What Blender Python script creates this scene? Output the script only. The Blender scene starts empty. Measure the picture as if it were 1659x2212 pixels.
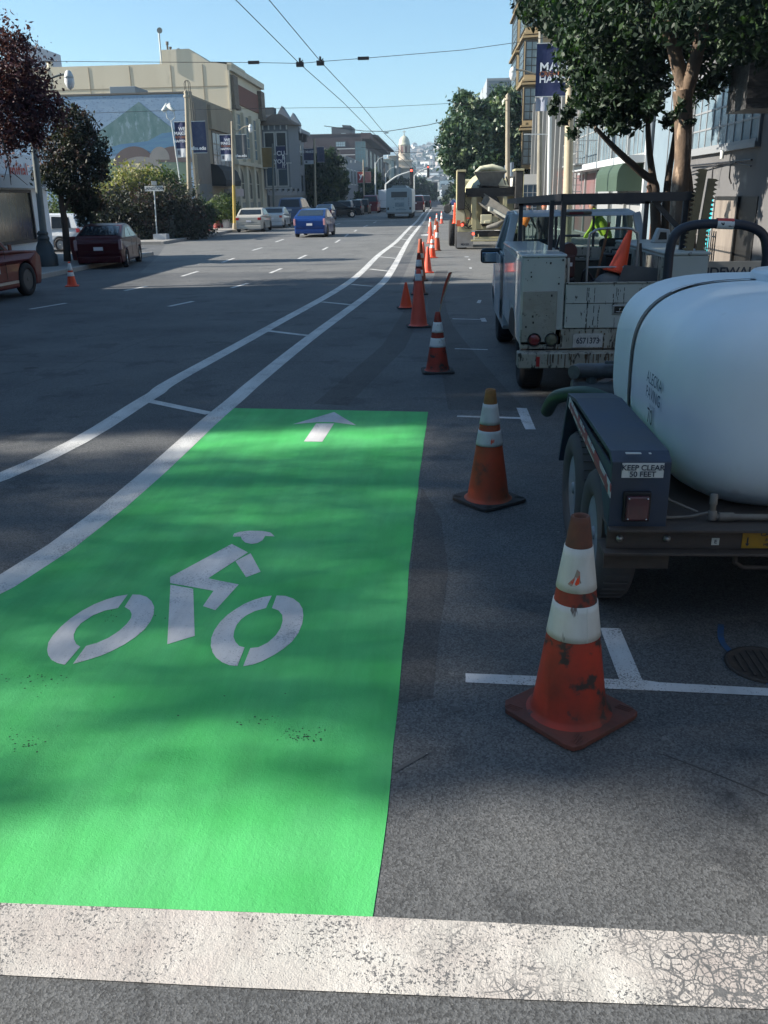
import bpy, bmesh, math, random
from mathutils import Vector, Matrix
import numpy as np
R=math.radians
sc=bpy.context.scene; col=sc.collection
# ---------------------------------------------------------------- camera, sky, sun, exposure
CH=2.1; PIT=0.344493; YAW=0.065689; ROL=0.018; FPX=1900.; IW,IH=1659.,2212.
cd=bpy.data.cameras.new('camera'); cam=bpy.data.objects.new('camera',cd); col.objects.link(cam)
cd.sensor_fit='VERTICAL'; cd.sensor_height=24; cd.sensor_width=18; cd.lens=24*FPX/IH; cd.clip_end=9000; cd.clip_start=.05
cam.matrix_world=Matrix.Translation((0,0,CH))@Matrix.Rotation(YAW,4,'Z')@Matrix.Rotation(R(90)-PIT,4,'X')@Matrix.Rotation(-ROL,4,'Z')
sc.camera=cam
SUN_EL=R(29); LD=Vector((math.cos(R(6)),math.sin(R(6)),0))*math.cos(SUN_EL)-Vector((0,0,math.sin(SUN_EL)))
w=bpy.data.worlds.new('World'); sc.world=w; w.use_nodes=True
nt=w.node_tree; sk=nt.nodes.new('ShaderNodeTexSky'); sk.sky_type='NISHITA'; sk.sun_disc=False
sk.sun_elevation=SUN_EL; sk.sun_rotation=math.atan2(-LD.x,-LD.y); sk.air_density=1.0; sk.dust_density=0.3; sk.ozone_density=2.5
bg=nt.nodes['Background']; bg.inputs[1].default_value=0.072; mt=nt.nodes.new('ShaderNodeMix'); mt.data_type='RGBA'; mt.blend_type='MULTIPLY'; mt.inputs[0].default_value=1; mt.inputs[7].default_value=(.80,1.02,1.06,1); nt.links.new(sk.outputs[0],mt.inputs[6]); nt.links.new(mt.outputs[2],bg.inputs[0])
sd=bpy.data.lights.new('sun','SUN'); sd.energy=5; sd.angle=R(.53); sd.color=(1,.93,.82)
so=bpy.data.objects.new('sun',sd); col.objects.link(so); so.rotation_euler=LD.to_track_quat('-Z','Y').to_euler()
sc.view_settings.view_transform='Standard'; sc.view_settings.look='None'; sc.view_settings.gamma=1; sc.view_settings.exposure=1.25
sc.cycles.max_bounces=6; sc.cycles.transparent_max_bounces=8; sc.cycles.volume_bounces=0
# ---------------------------------------------------------------- helpers
def _ray(x,y):
    c,s=math.cos(ROL),math.sin(ROL); ix,iy=x-IW/2,y-IH/2
    ux,uy=c*ix-s*iy,s*ix+c*iy
    f=FPX*math.cos(PIT)-uy*math.sin(PIT); z=-FPX*math.sin(PIT)-uy*math.cos(PIT)
    return Vector((ux*math.cos(YAW)-f*math.sin(YAW),ux*math.sin(YAW)+f*math.cos(YAW),z))
def at(x,y,Y):                 # point at distance Y up the street
    r=_ray(x,y); t=Y/r.y; return Vector((r.x*t,Y,CH+r.z*t))
def gr(x,y,z=0):               # point on the ground
    r=_ray(x,y); t=(z-CH)/r.z; return Vector((r.x*t,r.y*t,z))
def side(x,y,X):               # point on a plane parallel to the street
    r=_ray(x,y); t=X/r.x; return Vector((X,r.y*t,CH+r.z*t))
MC={}
def mat(name,c,rough=.6,metal=0,c2=None,vs=3.,amt=.5,bump=0,bs=60.,spot=None,ss=8.,st=.6,emit=0,stretch=None,coat=0,spec=None,world=False,soft=.15):
    if name in MC: return MC[name]
    m=bpy.data.materials.new(name); MC[name]=m; m.use_nodes=True; n=m.node_tree; N=n.nodes; Lk=n.links.new
    b=N['Principled BSDF']; b.inputs['Base Color'].default_value=(*c,1); b.inputs['Roughness'].default_value=rough; b.inputs['Metallic'].default_value=metal
    if coat: b.inputs['Coat Weight'].default_value=coat; b.inputs['Coat Roughness'].default_value=.05
    if spec is not None: b.inputs['Specular IOR Level'].default_value=spec
    if emit: b.inputs['Emission Color'].default_value=(*c,1); b.inputs['Emission Strength'].default_value=emit
    tc=N.new('ShaderNodeTexCoord'); src=tc.outputs['Object']
    if world:
        ge=N.new('ShaderNodeNewGeometry'); src=ge.outputs['Position']
    if stretch:
        mp=N.new('ShaderNodeMapping'); mp.inputs['Scale'].default_value=stretch; Lk(src,mp.inputs[0]); src2=mp.outputs[0]
    else: src2=src
    cur=None
    def noise(s,d=5,vec=None,ro=.6):
        t=N.new('ShaderNodeTexNoise'); t.inputs['Scale'].default_value=s; t.inputs['Detail'].default_value=d; t.inputs['Roughness'].default_value=ro; Lk(vec or src,t.inputs['Vector']); return t.outputs[0]
    def ramp(v,a,bb):
        r=N.new('ShaderNodeMapRange'); r.inputs[1].default_value=a; r.inputs[2].default_value=bb; Lk(v,r.inputs[0]); return r.outputs[0]
    if c2 is not None:
        mx=N.new('ShaderNodeMix'); mx.data_type='RGBA'; mx.inputs[6].default_value=(*c,1); mx.inputs[7].default_value=(*c2,1)
        Lk(ramp(noise(vs,6,src2),.5-.25+(.5-amt)*.4,.75+(.5-amt)*.4),mx.inputs[0]); cur=mx.outputs[2]
    if spot is not None:
        mx=N.new('ShaderNodeMix'); mx.data_type='RGBA'; mx.inputs[7].default_value=(*spot,1)
        if cur: Lk(cur,mx.inputs[6])
        else: mx.inputs[6].default_value=(*c,1)
        Lk(ramp(noise(ss,4,src2),st,st+soft),mx.inputs[0]); cur=mx.outputs[2]
    if cur: Lk(cur,b.inputs['Base Color'])
    if bump:
        bp=N.new('ShaderNodeBump'); bp.inputs['Strength'].default_value=bump; bp.inputs['Distance'].default_value=.01; Lk(noise(bs,4),bp.inputs['Height']); Lk(bp.outputs[0],b.inputs['Normal'])
    return m
def glass(name,c=(.02,.03,.035),rough=.06): return mat(name,c,rough,0,spec=.8)
class B:
    def __init__(s): s.v=[]; s.f=[]; s.mi=[]; s.sm=[]
    def add(s,vs,fs,mi=0,sm=False):
        o=len(s.v); s.v+= [tuple(v) for v in vs]
        for f in fs: s.f.append([i+o for i in f]); s.mi.append(mi); s.sm.append(sm)
        return s
    def box(s,x0,x1,y0,y1,z0,z1,mi=0,M=None):
        vs=[Vector((x,y,z)) for x in (x0,x1) for y in (y0,y1) for z in (z0,z1)]
        if M: vs=[M@v for v in vs]
        return s.add(vs,[(0,1,3,2),(4,6,7,5),(0,4,5,1),(2,3,7,6),(0,2,6,4),(1,5,7,3)],mi)
    def bar(s,a,b,w,h=None,mi=0,up=(0,0,1)):
        a,b=Vector(a),Vector(b); h=h or w; d=(b-a).normalized(); u=Vector(up)
        if abs(d.dot(u))>.98: u=Vector((0,1,0))
        x=d.cross(u).normalized()*w/2; z=x.normalized().cross(d).normalized()*h/2
        vs=[p+i*x+j*z for p in (a,b) for i,j in ((-1,-1),(1,-1),(1,1),(-1,1))]
        return s.add(vs,[(3,2,1,0),(4,5,6,7),(0,1,5,4),(1,2,6,5),(2,3,7,6),(3,0,4,7)],mi)
    def tube(s,pts,r,n=8,mi=0,cap=True):
        pts=[Vector(p) for p in pts]; rs=r if isinstance(r,(list,tuple)) else [r]*len(pts)
        vs=[];fs=[]; prev=None
        for i,p in enumerate(pts):
            d=(pts[min(i+1,len(pts)-1)]-pts[max(i-1,0)]).normalized()
            if prev is None: x=d.cross(Vector((0,0,1)) if abs(d.z)<.9 else Vector((1,0,0))).normalized()
            else: x=(prev-d*prev.dot(d)).normalized()
            prev=x; y=d.cross(x)
            for k in range(n):
                a=2*math.pi*k/n; vs.append(p+(x*math.cos(a)+y*math.sin(a))*rs[i])
        for i in range(len(pts)-1):
            for k in range(n): fs.append((i*n+k,i*n+(k+1)%n,(i+1)*n+(k+1)%n,(i+1)*n+k))
        s.add(vs,fs,mi,True)
        if cap: s.add(vs[:n],[tuple(range(n))[::-1]],mi); s.add(vs[-n:],[tuple(range(n))],mi)
        return s
    def lathe(s,prof,n=24,c=(0,0,0),mi=0,M=None,sm=True):   # prof of (r,z)
        vs=[];fs=[]
        for r,z in prof:
            for k in range(n):
                a=2*math.pi*k/n; v=Vector((r*math.cos(a),r*math.sin(a),z)); v=(M@v) if M else v; vs.append(v+Vector(c))
        for i in range(len(prof)-1):
            for k in range(n): fs.append((i*n+k,i*n+(k+1)%n,(i+1)*n+(k+1)%n,(i+1)*n+k))
        s.add(vs,fs,mi,sm)
        if prof[0][0]>1e-4: s.add(vs[:n],[tuple(range(n))[::-1]],mi)
        if prof[-1][0]>1e-4: s.add(vs[-n:],[tuple(range(n))],mi)
        return s
    def prism(s,poly,x0,x1,ax='x',mi=0,fx=None):
        # poly in the two other axes; extruded along ax
        def mk(a,b,t):
            return {'x':(t,a,b),'y':(a,t,b),'z':(a,b,t)}[ax]
        n=len(poly); vs=[mk(a,b,x0) for a,b in poly]+[mk(a,b,x1) for a,b in poly]
        if fx: vs=[fx(Vector(v)) for v in vs]
        fs=[tuple(range(n)),tuple(range(n,2*n))[::-1]]+[(i,i+n,(i+1)%n+n,(i+1)%n) for i in range(n)]
        return s.add(vs,fs,mi)
    def build(s,name,mats,parent=None,bevel=0,seg=2,smooth=False,fix=True,ang=35):
        me=bpy.data.meshes.new(name); me.from_pydata(s.v,[],s.f); 
        if not isinstance(mats,(list,tuple)): mats=[mats]
        for m in mats: me.materials.append(m)
        me.polygons.foreach_set('material_index',s.mi); me.polygons.foreach_set('use_smooth',[bool(x or smooth) for x in s.sm]); me.update()
        if fix:
            bm=bmesh.new(); bm.from_mesh(me)
            if smooth: bmesh.ops.remove_doubles(bm,verts=bm.verts,dist=1e-5)
            bmesh.ops.recalc_face_normals(bm,faces=bm.faces); bm.to_mesh(me); bm.free()
        o=bpy.data.objects.new(name,me); col.objects.link(o)
        if parent: o.parent=parent
        if bevel:
            md=o.modifiers.new('bevel','BEVEL'); md.width=bevel; md.segments=seg; md.limit_method='ANGLE'; md.angle_limit=R(ang)
            if smooth: md.harden_normals=False
        if smooth: 
            try: me.set_sharp_from_angle(angle=R(50))
            except Exception: pass
        return o
def tag(o,label=None,cat=None,group=None,kind=None):
    if label: o['label']=label
    if cat: o['category']=cat
    if group: o['group']=group
    if kind: o['kind']=kind
    return o
def T(name,label,cat,loc=(0,0,0),rz=0,group=None,scale=1):
    o=bpy.data.objects.new(name,None); col.objects.link(o); o.location=loc; o.rotation_euler=(0,0,rz); o.scale=(scale,)*3; o.empty_display_size=.1
    return tag(o,label,cat,group)
def dup(o,parent=None,**kw):
    c=o.copy(); col.objects.link(c)
    if parent: c.parent=parent
    for ch in o.children: dup(ch,c)
    for k,v in kw.items():
        if k in('label','group'): c[k]=v
        else: setattr(c,k,v)
    return c
def S(name,b,m,**k): return tag(b.build(name,m,**k),kind='structure')
_fc={}
def text(s,size,M,m,parent,name='lettering',ext=.004,align='CENTER',sx=1.):
    key=(s,align)
    cu=bpy.data.curves.new('t','FONT'); cu.body=s; cu.size=1; cu.extrude=0; cu.offset=.02; cu.align_x=align; cu.align_y='CENTER'
    o=bpy.data.objects.new('t',cu); col.objects.link(o); dg=bpy.context.evaluated_depsgraph_get()
    me=bpy.data.meshes.new_from_object(o.evaluated_get(dg)); bpy.data.objects.remove(o); bpy.data.curves.remove(cu)
    me.transform(M@Matrix.Diagonal((size*sx,size,size,1))); me.materials.clear(); me.materials.append(m)
    o=bpy.data.objects.new(name,me); col.objects.link(o); o.parent=parent; return o
FACE=Matrix.Rotation(R(90),4,'X')     # text facing -Y
def face(x,y,z,rz=0): return Matrix.Translation((x,y,z))@Matrix.Rotation(rz,4,'Z')@FACE
# ---------------------------------------------------------------- common materials
white=mat('white_paint',(.72,.72,.70),.45,c2=(.6,.6,.57),vs=4)
black=mat('black_rubber',(.018,.018,.02),.85,bump=.2)
blackm=mat('black_metal',(.02,.022,.03),.4,c2=(.05,.045,.045),vs=9,amt=.35)
steel=mat('galvanised_steel',(.42,.43,.43),.4,.7,c2=(.3,.3,.3),vs=8)
chrome=mat('bright_alloy',(.6,.6,.6),.25,.9)
cargl=mat('car_glass',(.015,.02,.025),.08,spec=.45); redl=mat('red_lens',(.35,.01,.012),.2,coat=1); dimred=mat('dim_red_lens',(.16,.015,.02),.3,coat=.6); litred=mat('lit_red_lens',(1,.10,.06),.3,emit=1.2)
clearl=mat('clear_lens',(.7,.7,.7),.15,coat=1); platem=mat('plate_white',(.65,.65,.68),.4)
textb=mat('dark_letters',(.02,.03,.05),.5); textw=mat('white_letters',(.8,.8,.8),.5)
concrete=mat('concrete',(.30,.29,.27),.85,c2=(.22,.21,.2),vs=1.5,bump=.3,bs=30,world=True)
# ---- measured outlines of the road markings, in metres
D={"bike":[[[-1.753,4.431],[-1.808,4.406],[-1.854,4.363],[-1.899,4.301],[-1.935,4.221],[-1.961,4.13],[-1.975,4.032],[-1.977,3.934],[-1.968,3.857],[-1.941,3.78],[-1.913,3.727],[-1.876,3.681],[-1.835,3.652],[-1.792,3.637],[-1.787,3.818],[-1.818,3.844],[-1.85,3.894],[-1.872,3.945],[-1.884,4.01],[-1.884,4.07],[-1.855,4.165],[-1.811,4.224],[-1.749,4.258]],[[-1.726,4.432],[-1.682,4.43],[-1.635,4.403],[-1.59,4.349],[-1.552,4.276],[-1.528,4.189],[-1.519,4.105],[-1.522,4.014],[-1.542,3.926],[-1.573,3.846],[-1.614,3.776],[-1.65,3.73],[-1.69,3.695],[-1.723,3.67],[-1.756,3.646],[-1.761,3.827],[-1.718,3.858],[-1.677,3.916],[-1.649,3.992],[-1.636,4.071],[-1.636,4.139],[-1.648,4.186],[-1.674,4.234],[-1.717,4.272]],[[-0.931,4.437],[-0.979,4.415],[-1.024,4.376],[-1.063,4.328],[-1.096,4.264],[-1.126,4.19],[-1.146,4.105],[-1.154,4.012],[-1.149,3.928],[-1.131,3.844],[-1.105,3.778],[-1.075,3.726],[-1.035,3.683],[-0.994,3.656],[-0.954,3.65],[-0.958,3.833],[-0.988,3.848],[-1.016,3.889],[-1.039,3.945],[-1.049,4.009],[-1.051,4.077],[-1.04,4.142],[-1.022,4.189],[-0.989,4.238],[-0.934,4.278]],[[-0.904,4.438],[-0.855,4.435],[-0.805,4.402],[-0.762,4.345],[-0.733,4.274],[-0.717,4.194],[-0.709,4.101],[-0.713,3.992],[-0.732,3.897],[-0.761,3.828],[-0.796,3.765],[-0.843,3.701],[-0.881,3.667],[-0.926,3.648],[-0.928,3.828],[-0.889,3.838],[-0.851,3.888],[-0.825,3.965],[-0.814,4.045],[-0.817,4.129],[-0.831,4.197],[-0.861,4.251],[-0.901,4.279]],[[-1.548,4.57],[-1.4,4.518],[-1.24,3.948],[-1.355,3.855]],[[-1.332,5.208],[-1.197,5.067],[-1.35,4.664],[-1.15,4.582],[-1.205,4.245],[-1.286,4.293],[-1.276,4.492],[-1.556,4.592],[-1.581,4.678]],[[-1.177,5.054],[-1.058,4.767],[-1.128,4.684],[-1.245,4.925]],[[-1.354,5.339],[-1.357,5.393],[-1.325,5.427],[-1.267,5.448],[-1.176,5.445],[-1.117,5.416],[-1.075,5.344],[-1.141,5.352],[-1.144,5.276],[-1.169,5.225],[-1.204,5.21],[-1.248,5.233],[-1.283,5.288],[-1.301,5.34]],[[-1.084,8.889],[-0.804,8.327],[-1.048,8.457],[-1.194,8.458],[-1.435,8.374]],[[-1.208,8.404],[-1.029,8.403],[-1.06,7.719],[-1.23,7.728]]],"tmark":[[[0.129,3.617],[0.127,3.536],[0.572,3.511],[0.99,3.49],[1.28,3.475],[1.302,3.546],[1.007,3.563],[0.932,3.583],[0.929,4.09],[0.828,4.095],[0.828,3.585]],[[0.184,8.727],[0.183,8.666],[0.806,8.576],[0.818,8.16],[0.915,8.16],[0.911,9.039],[0.807,9.065],[0.812,8.644]]],"small":[[[0.763,18.598],[0.823,19.112],[0.892,19.106],[0.836,18.508]],[[0.742,15.728],[0.736,16.168],[0.823,16.226],[0.835,15.722]],[[0.995,31.91],[1.069,31.895],[1.051,31.331],[0.978,31.345]],[[0.916,28.057],[0.987,28.045],[0.978,27.604],[0.902,27.617]],[[0.227,12.885],[0.698,12.781],[0.695,12.715],[0.226,12.818]],[[0.238,16.178],[0.764,16.051],[0.761,15.975],[0.237,16.101]],[[-1.064,52.638],[-0.804,53.188],[-0.539,53.748],[-0.046,51.892],[-0.07,50.683],[-0.517,51.566],[-0.776,51.291],[-1.044,51.63]]],"lineL":[[-3.559,6.624],[-3.282,9.585],[-3.268,10.643],[-2.939,15.024],[-2.351,23.795],[-2.31,34.766],[-2.12,45],[-2.1,62],[-2.0,82],[-2.1,112],[-2.05,160]],"lineR":[[-2.552,4.543],[-2.288,8.898],[-2.224,10.616],[-2.037,14.193],[-1.524,21.934],[-1.433,27.822],[-1.62,73.057],[-1.55,45],[-1.5,62],[-1.4,82],[-1.45,112],[-1.4,160]],"rungs":[[[-3.267,9.492],[-2.385,8.846]],[[-2.881,14.833],[-2.076,14.224]],[[-2.494,19.076],[-1.813,18.483]],[[-2.238,22.972],[-1.655,22.415]],[[-2.134,27.936],[-1.512,27.032]],[[-2.278,33.833],[-1.535,32.661]],[[-2.199,40.652],[-1.505,39.425]],[[-2.188,48.297],[-1.575,46.641]]],"green":[[-0.198,2.13],[-0.179,2.637],[-0.173,3.427],[-0.17,4.442],[-0.175,4.899],[-0.15,6.922],[-0.11,8.893],[-2.208,9.089],[-2.276,7.902],[-2.295,6.517],[-2.41,5.532],[-2.501,4.436],[-2.95,3.3],[-3.2,2.6],[-3.3,2.19],[-1.389,2.137]],"stop":[[-1.389,2.137],[-0.788,2.132],[-0.198,2.13],[0.987,2.105],[0.9,1.85],[0.201,1.851],[-0.578,1.855],[-1.258,1.867]]}
# ---------------------------------------------------------------- road, kerbs, pavements
def asphalt(name,c1,c2,sp=(.17,.17,.16)):
    m=bpy.data.materials.new(name); m.use_nodes=True; n=m.node_tree; N=n.nodes; Lk=n.links.new; b=N['Principled BSDF']
    g=N.new('ShaderNodeNewGeometry').outputs['Position']
    def noise(s,d=4,ro=.6):
        t=N.new('ShaderNodeTexNoise'); t.inputs['Scale'].default_value=s; t.inputs['Detail'].default_value=d; t.inputs['Roughness'].default_value=ro; Lk(g,t.inputs['Vector']); return t.outputs[0]
    def mr(v,a,bb,c=0,d=1):
        r=N.new('ShaderNodeMapRange'); r.inputs[1].default_value=a; r.inputs[2].default_value=bb; r.inputs[3].default_value=c; r.inputs[4].default_value=d; Lk(v,r.inputs[0]); return r.outputs[0]
    def mix(f,a,bb):
        x=N.new('ShaderNodeMix'); x.data_type='RGBA'; Lk(f,x.inputs[0])
        for i,v in ((6,a),(7,bb)):
            if isinstance(v,tuple): x.inputs[i].default_value=(*v,1)
            else: Lk(v,x.inputs[i])
        return x.outputs[2]
    cc=mix(mr(noise(.55,5),.35,.65),c1,c2)
    cc=mix(mr(noise(6,4),.62,.74,0,.5),cc,(c2[0]*1.35,c2[1]*1.3,c2[2]*1.25))
    cc=mix(mr(noise(1.3,6,.7),.56,.62,0,.55),cc,(c1[0]*.6,c1[1]*.6,c1[2]*.62))
    vg=N.new('ShaderNodeTexVoronoi'); vg.inputs['Scale'].default_value=130; Lk(g,vg.inputs['Vector']); sg=N.new('ShaderNodeSeparateColor'); Lk(vg.outputs['Color'],sg.inputs[0])
    hsv=N.new('ShaderNodeHueSaturation'); Lk(mr(sg.outputs[1],0,1,.55,1.5),hsv.inputs['Value']); Lk(cc,hsv.inputs['Color']); cc=hsv.outputs[0]
    v=N.new('ShaderNodeTexVoronoi'); v.inputs['Scale'].default_value=110; Lk(g,v.inputs['Vector'])
    s1=N.new('ShaderNodeMath'); s1.operation='LESS_THAN'; s1.inputs[1].default_value=.22; Lk(v.outputs['Distance'],s1.inputs[0])
    s2=N.new('ShaderNodeSeparateColor'); Lk(v.outputs['Color'],s2.inputs[0]); s3=N.new('ShaderNodeMath'); s3.operation='GREATER_THAN'; s3.inputs[1].default_value=.9; Lk(s2.outputs[0],s3.inputs[0])
    s4=N.new('ShaderNodeMath'); s4.operation='MULTIPLY'; Lk(s1.outputs[0],s4.inputs[0]); Lk(s3.outputs[0],s4.inputs[1])
    cc=mix(s4.outputs[0],cc,sp)
    # rare bright chips of paint and gum
    v2=N.new('ShaderNodeTexVoronoi'); v2.inputs['Scale'].default_value=1.7; Lk(g,v2.inputs['Vector'])
    q=N.new('ShaderNodeMath'); q.operation='LESS_THAN'; q.inputs[1].default_value=.02; Lk(v2.outputs['Distance'],q.inputs[0]); cc=mix(q.outputs[0],cc,(.2,.2,.2))
    Lk(cc,b.inputs['Base Color']); b.inputs['Roughness'].default_value=.8
    bp=N.new('ShaderNodeBump'); bp.inputs['Strength'].default_value=.9; bp.inputs['Distance'].default_value=.004; Lk(noise(190,3,.8),bp.inputs['Height'])
    bp2=N.new('ShaderNodeBump'); bp2.inputs['Strength'].default_value=.35; bp2.inputs['Distance'].default_value=.004; Lk(vg.outputs['Distance'],bp2.inputs['Height']); Lk(bp.outputs[0],bp2.inputs['Normal']); Lk(bp2.outputs[0],b.inputs['Normal'])
    return m
asp=asphalt('asphalt',(.068,.072,.076),(.112,.114,.115)); asp2=asphalt('asphalt_pale',(.115,.117,.115),(.15,.15,.145))
asp3=asphalt('asphalt_seal',(.035,.035,.038),(.05,.05,.052),(.1,.1,.1))
def marking(name,c1,c2,wear,crack=0,ws=7.,bump=.5,dark=(.06,.06,.06),xgrad=None):
    m=bpy.data.materials.new(name); m.use_nodes=True; n=m.node_tree; N=n.nodes; Lk=n.links.new; b=N['Principled BSDF']
    g=N.new('ShaderNodeNewGeometry').outputs['Position']
    def noise(s,d=4,ro=.6):
        t=N.new('ShaderNodeTexNoise'); t.inputs['Scale'].default_value=s; t.inputs['Detail'].default_value=d; t.inputs['Roughness'].default_value=ro; Lk(g,t.inputs['Vector']); return t
    def mr(v,a,bb,c=0,d=1):
        r=N.new('ShaderNodeMapRange'); r.inputs[1].default_value=a; r.inputs[2].default_value=bb; r.inputs[3].default_value=c; r.inputs[4].default_value=d; Lk(v,r.inputs[0]); return r.outputs[0]
    def mix(f,a,bb):
        x=N.new('ShaderNodeMix'); x.data_type='RGBA'; Lk(f,x.inputs[0])
        for i,v in ((6,a),(7,bb)):
            if isinstance(v,tuple): x.inputs[i].default_value=(*v,1)
            else: Lk(v,x.inputs[i])
        return x.outputs[2]
    def ma(op,a,bb):
        x=N.new('ShaderNodeMath'); x.operation=op
        for i,v in ((0,a),(1,bb)):
            if isinstance(v,(int,float)): x.inputs[i].default_value=v
            else: Lk(v,x.inputs[i])
        return x.outputs[0]
    cc=mix(mr(noise(1.6,5).outputs[0],.35,.65),c1,c2)
    mpp=N.new('ShaderNodeMapping'); mpp.inputs['Scale'].default_value=(5,.7,1); Lk(g,mpp.inputs[0]); gn=N.new('ShaderNodeTexNoise'); gn.inputs['Scale'].default_value=1.1; gn.inputs['Detail'].default_value=7; gn.inputs['Roughness'].default_value=.65; Lk(mpp.outputs[0],gn.inputs['Vector'])
    hs=N.new('ShaderNodeHueSaturation'); Lk(mr(gn.outputs[0],.35,.65,1.05,.82),hs.inputs['Value']); Lk(cc,hs.inputs['Color']); cc=hs.outputs[0]
    worn=None
    if wear: # patches where the paint has gone: a fine noise gated by a broad one
        fine=noise(ws*14,3,.7).outputs[0]; broad=noise(ws*.35,3).outputs[0]
        s=ma('ADD',fine,ma('MULTIPLY',broad,.6)); worn=mr(s,.98-wear,1.0-wear)
    if crack:
        nz=noise(9,3); vm=N.new('ShaderNodeVectorMath'); vm.operation='SCALE'; vm.inputs['Scale'].default_value=.06; Lk(nz.outputs['Color'],vm.inputs[0])
        va=N.new('ShaderNodeVectorMath'); va.operation='ADD'; Lk(g,va.inputs[0]); Lk(vm.outputs[0],va.inputs[1])
        cr=None
        for sc_,th in ((15,.05),(42,.075)):
            v=N.new('ShaderNodeTexVoronoi'); v.feature='DISTANCE_TO_EDGE'; v.inputs['Scale'].default_value=sc_; Lk(va.outputs[0],v.inputs['Vector'])
            c_=mr(v.outputs['Distance'],th*.5,th,1,0); cr=c_ if cr is None else ma('MAXIMUM',cr,c_)
        sx=N.new('ShaderNodeSeparateXYZ'); Lk(g,sx.inputs[0])
        gate=ma('ADD',mr(sx.outputs[0],-.3,1.2,-.1,.5),mr(noise(3.1,4).outputs[0],.35,.65,0,.5))
        cr=ma('MULTIPLY',cr,mr(gate,.30,.55)); worn=cr if worn is None else ma('MAXIMUM',worn,cr)
    if worn is not None: cc=mix(worn,cc,dark)
    Lk(cc,b.inputs['Base Color']); b.inputs['Roughness'].default_value=.75
    bp=N.new('ShaderNodeBump'); bp.inputs['Strength'].default_value=bump; bp.inputs['Distance'].default_value=.003; Lk(noise(170,3,.75).outputs[0],bp.inputs['Height'])
    bq=N.new('ShaderNodeBump'); bq.inputs['Strength'].default_value=bump*.7; bq.inputs['Distance'].default_value=.006; Lk(noise(45,4,.7).outputs[0],bq.inputs['Height']); Lk(bp.outputs[0],bq.inputs['Normal']); Lk(bq.outputs[0],b.inputs['Normal'])
    return m
linem=marking('line_paint',(.62,.62,.6),(.54,.54,.53),.1,dark=(.3,.3,.3))
symm=marking('symbol_paint',(.66,.65,.64),(.58,.57,.57),.07,dark=(.35,.35,.35))
stopm=marking('worn_limit_line_paint',(.62,.60,.55),(.44,.39,.36),.10,crack=1,dark=(.13,.13,.13),bump=1.)
greenm=marking('green_lane_paint',(.055,.45,.105),(.09,.50,.155),0,bump=.6,ws=3,dark=(.03,.08,.04))
oldm=marking('old_line_paint',(.55,.56,.57),(.46,.47,.48),.10,dark=(.2,.2,.2))
def ring(b,poly,z): b.add([(p[0],p[1],z) for p in poly],[tuple(range(len(poly)))]); return b
def strip(b,pts,wd,z):
    L=[];
    for i,p in enumerate(pts):
        a=Vector(pts[max(i-1,0)]); c=Vector(pts[min(i+1,len(pts)-1)]); d=(c-a).normalized(); nn=Vector((-d.y,d.x)); p=Vector(p)
        L.append((p+nn*wd/2,p-nn*wd/2))
    vs=[];fs=[]
    for l,r in L: vs+=[(l.x,l.y,z),(r.x,r.y,z)]
    for i in range(len(L)-1): fs.append((2*i,2*i+1,2*i+3,2*i+2))
    return b.add(vs,fs)
def smoothpath(p,n=6):
    out=[]
    P=[Vector(q) for q in p]
    for i in range(len(P)-1):
        p0,p1,p2,p3=P[max(i-1,0)],P[i],P[i+1],P[min(i+2,len(P)-1)]
        for k in range(n):
            t=k/n; out.append(.5*((2*p1)+(p2-p0)*t+(2*p0-5*p1+4*p2-p3)*t*t+(3*p1-p0-3*p2+p3)*t**3))
    out.append(P[-1]); return out
b=B(); b.add([(-2500,-120,-.02),(2500,-120,-.02),(2500,650,-.02),(-2500,650,-.02)],[(0,1,2,3)]); S('ground',b,mat('city_ground',(.12,.12,.11),.9))
b=B(); b.add([(-14,-80,0),(3.4,-80,0),(3.4,640,0),(-14,640,0)],[(0,1,2,3)]); b.add([(-60,37,-.004),(-14,37,-.004),(-14,45.5,-.004),(-60,45.5,-.004)],[(0,1,2,3)]); S('road',b,asp)
b=B(); b.add([(-9.2,27.4,.0005),(-1.7,27.2,.0005),(-1.2,36,.0005),(-1.2,200,.0005),(-13.8,200,.0005),(-13.9,46,.0005),(-11.5,37,.0005)],[(0,1,2,3,4,5,6)]); b.add([(-1.0,22.6,.0005),(3.3,22.3,.0005),(3.3,120,.0005),(-.95,120,.0005)],[(0,1,2,3)]); S('road_surface',b,asp2)  # paler asphalt polygons over the farther road
b=B(); ring(b,smoothpath([(.9,8.9),(.55,12),(.2,16),(.12,21),(.25,27)])+[Vector((-.1,27)),Vector((-.25,21)),Vector((-.22,16)),Vector((.0,12)),Vector((.1,9.0))],.001)
b.add([(-1.35,9.3,.0011),(-.98,9.2,.0011),(-.5,12.9,.0011),(-.12,22,.0011),(-.5,22,.0011),(-.85,13.2,.0011)],[(0,1,2,3,4,5)]); ring(b,[(-.17,3.35),(-.02,3.4),(.0,3.9),(.06,4.8),(.02,5.7),(-.13,6.4),(-.16,4.8)],.0012)
S('road_seam',b,asphalt('asphalt_seam',(.055,.054,.054),(.075,.073,.072)))
b=B()
for y0,y1 in ((-80,640),): b.box(3.4,3.55,y0,y1,-.02,.14)
for y0,y1 in ((-80,36.6),(46,640)): b.box(-14.15 if y0>0 else -11.75,-14 if y0>0 else -11.6,y0,y1,-.02,.14)
S('kerb',b,mat('kerb_concrete',(.36,.35,.33),.85,c2=(.25,.24,.23),vs=2,world=True),bevel=.02)
b=B(); b.box(3.55,40,-80,640,-.02,.13); b.box(-60,-14.15,46,640,-.02,.13); b.box(-60,-11.75,-80,36.6,-.02,.13); S('pavement',b,concrete)
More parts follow.
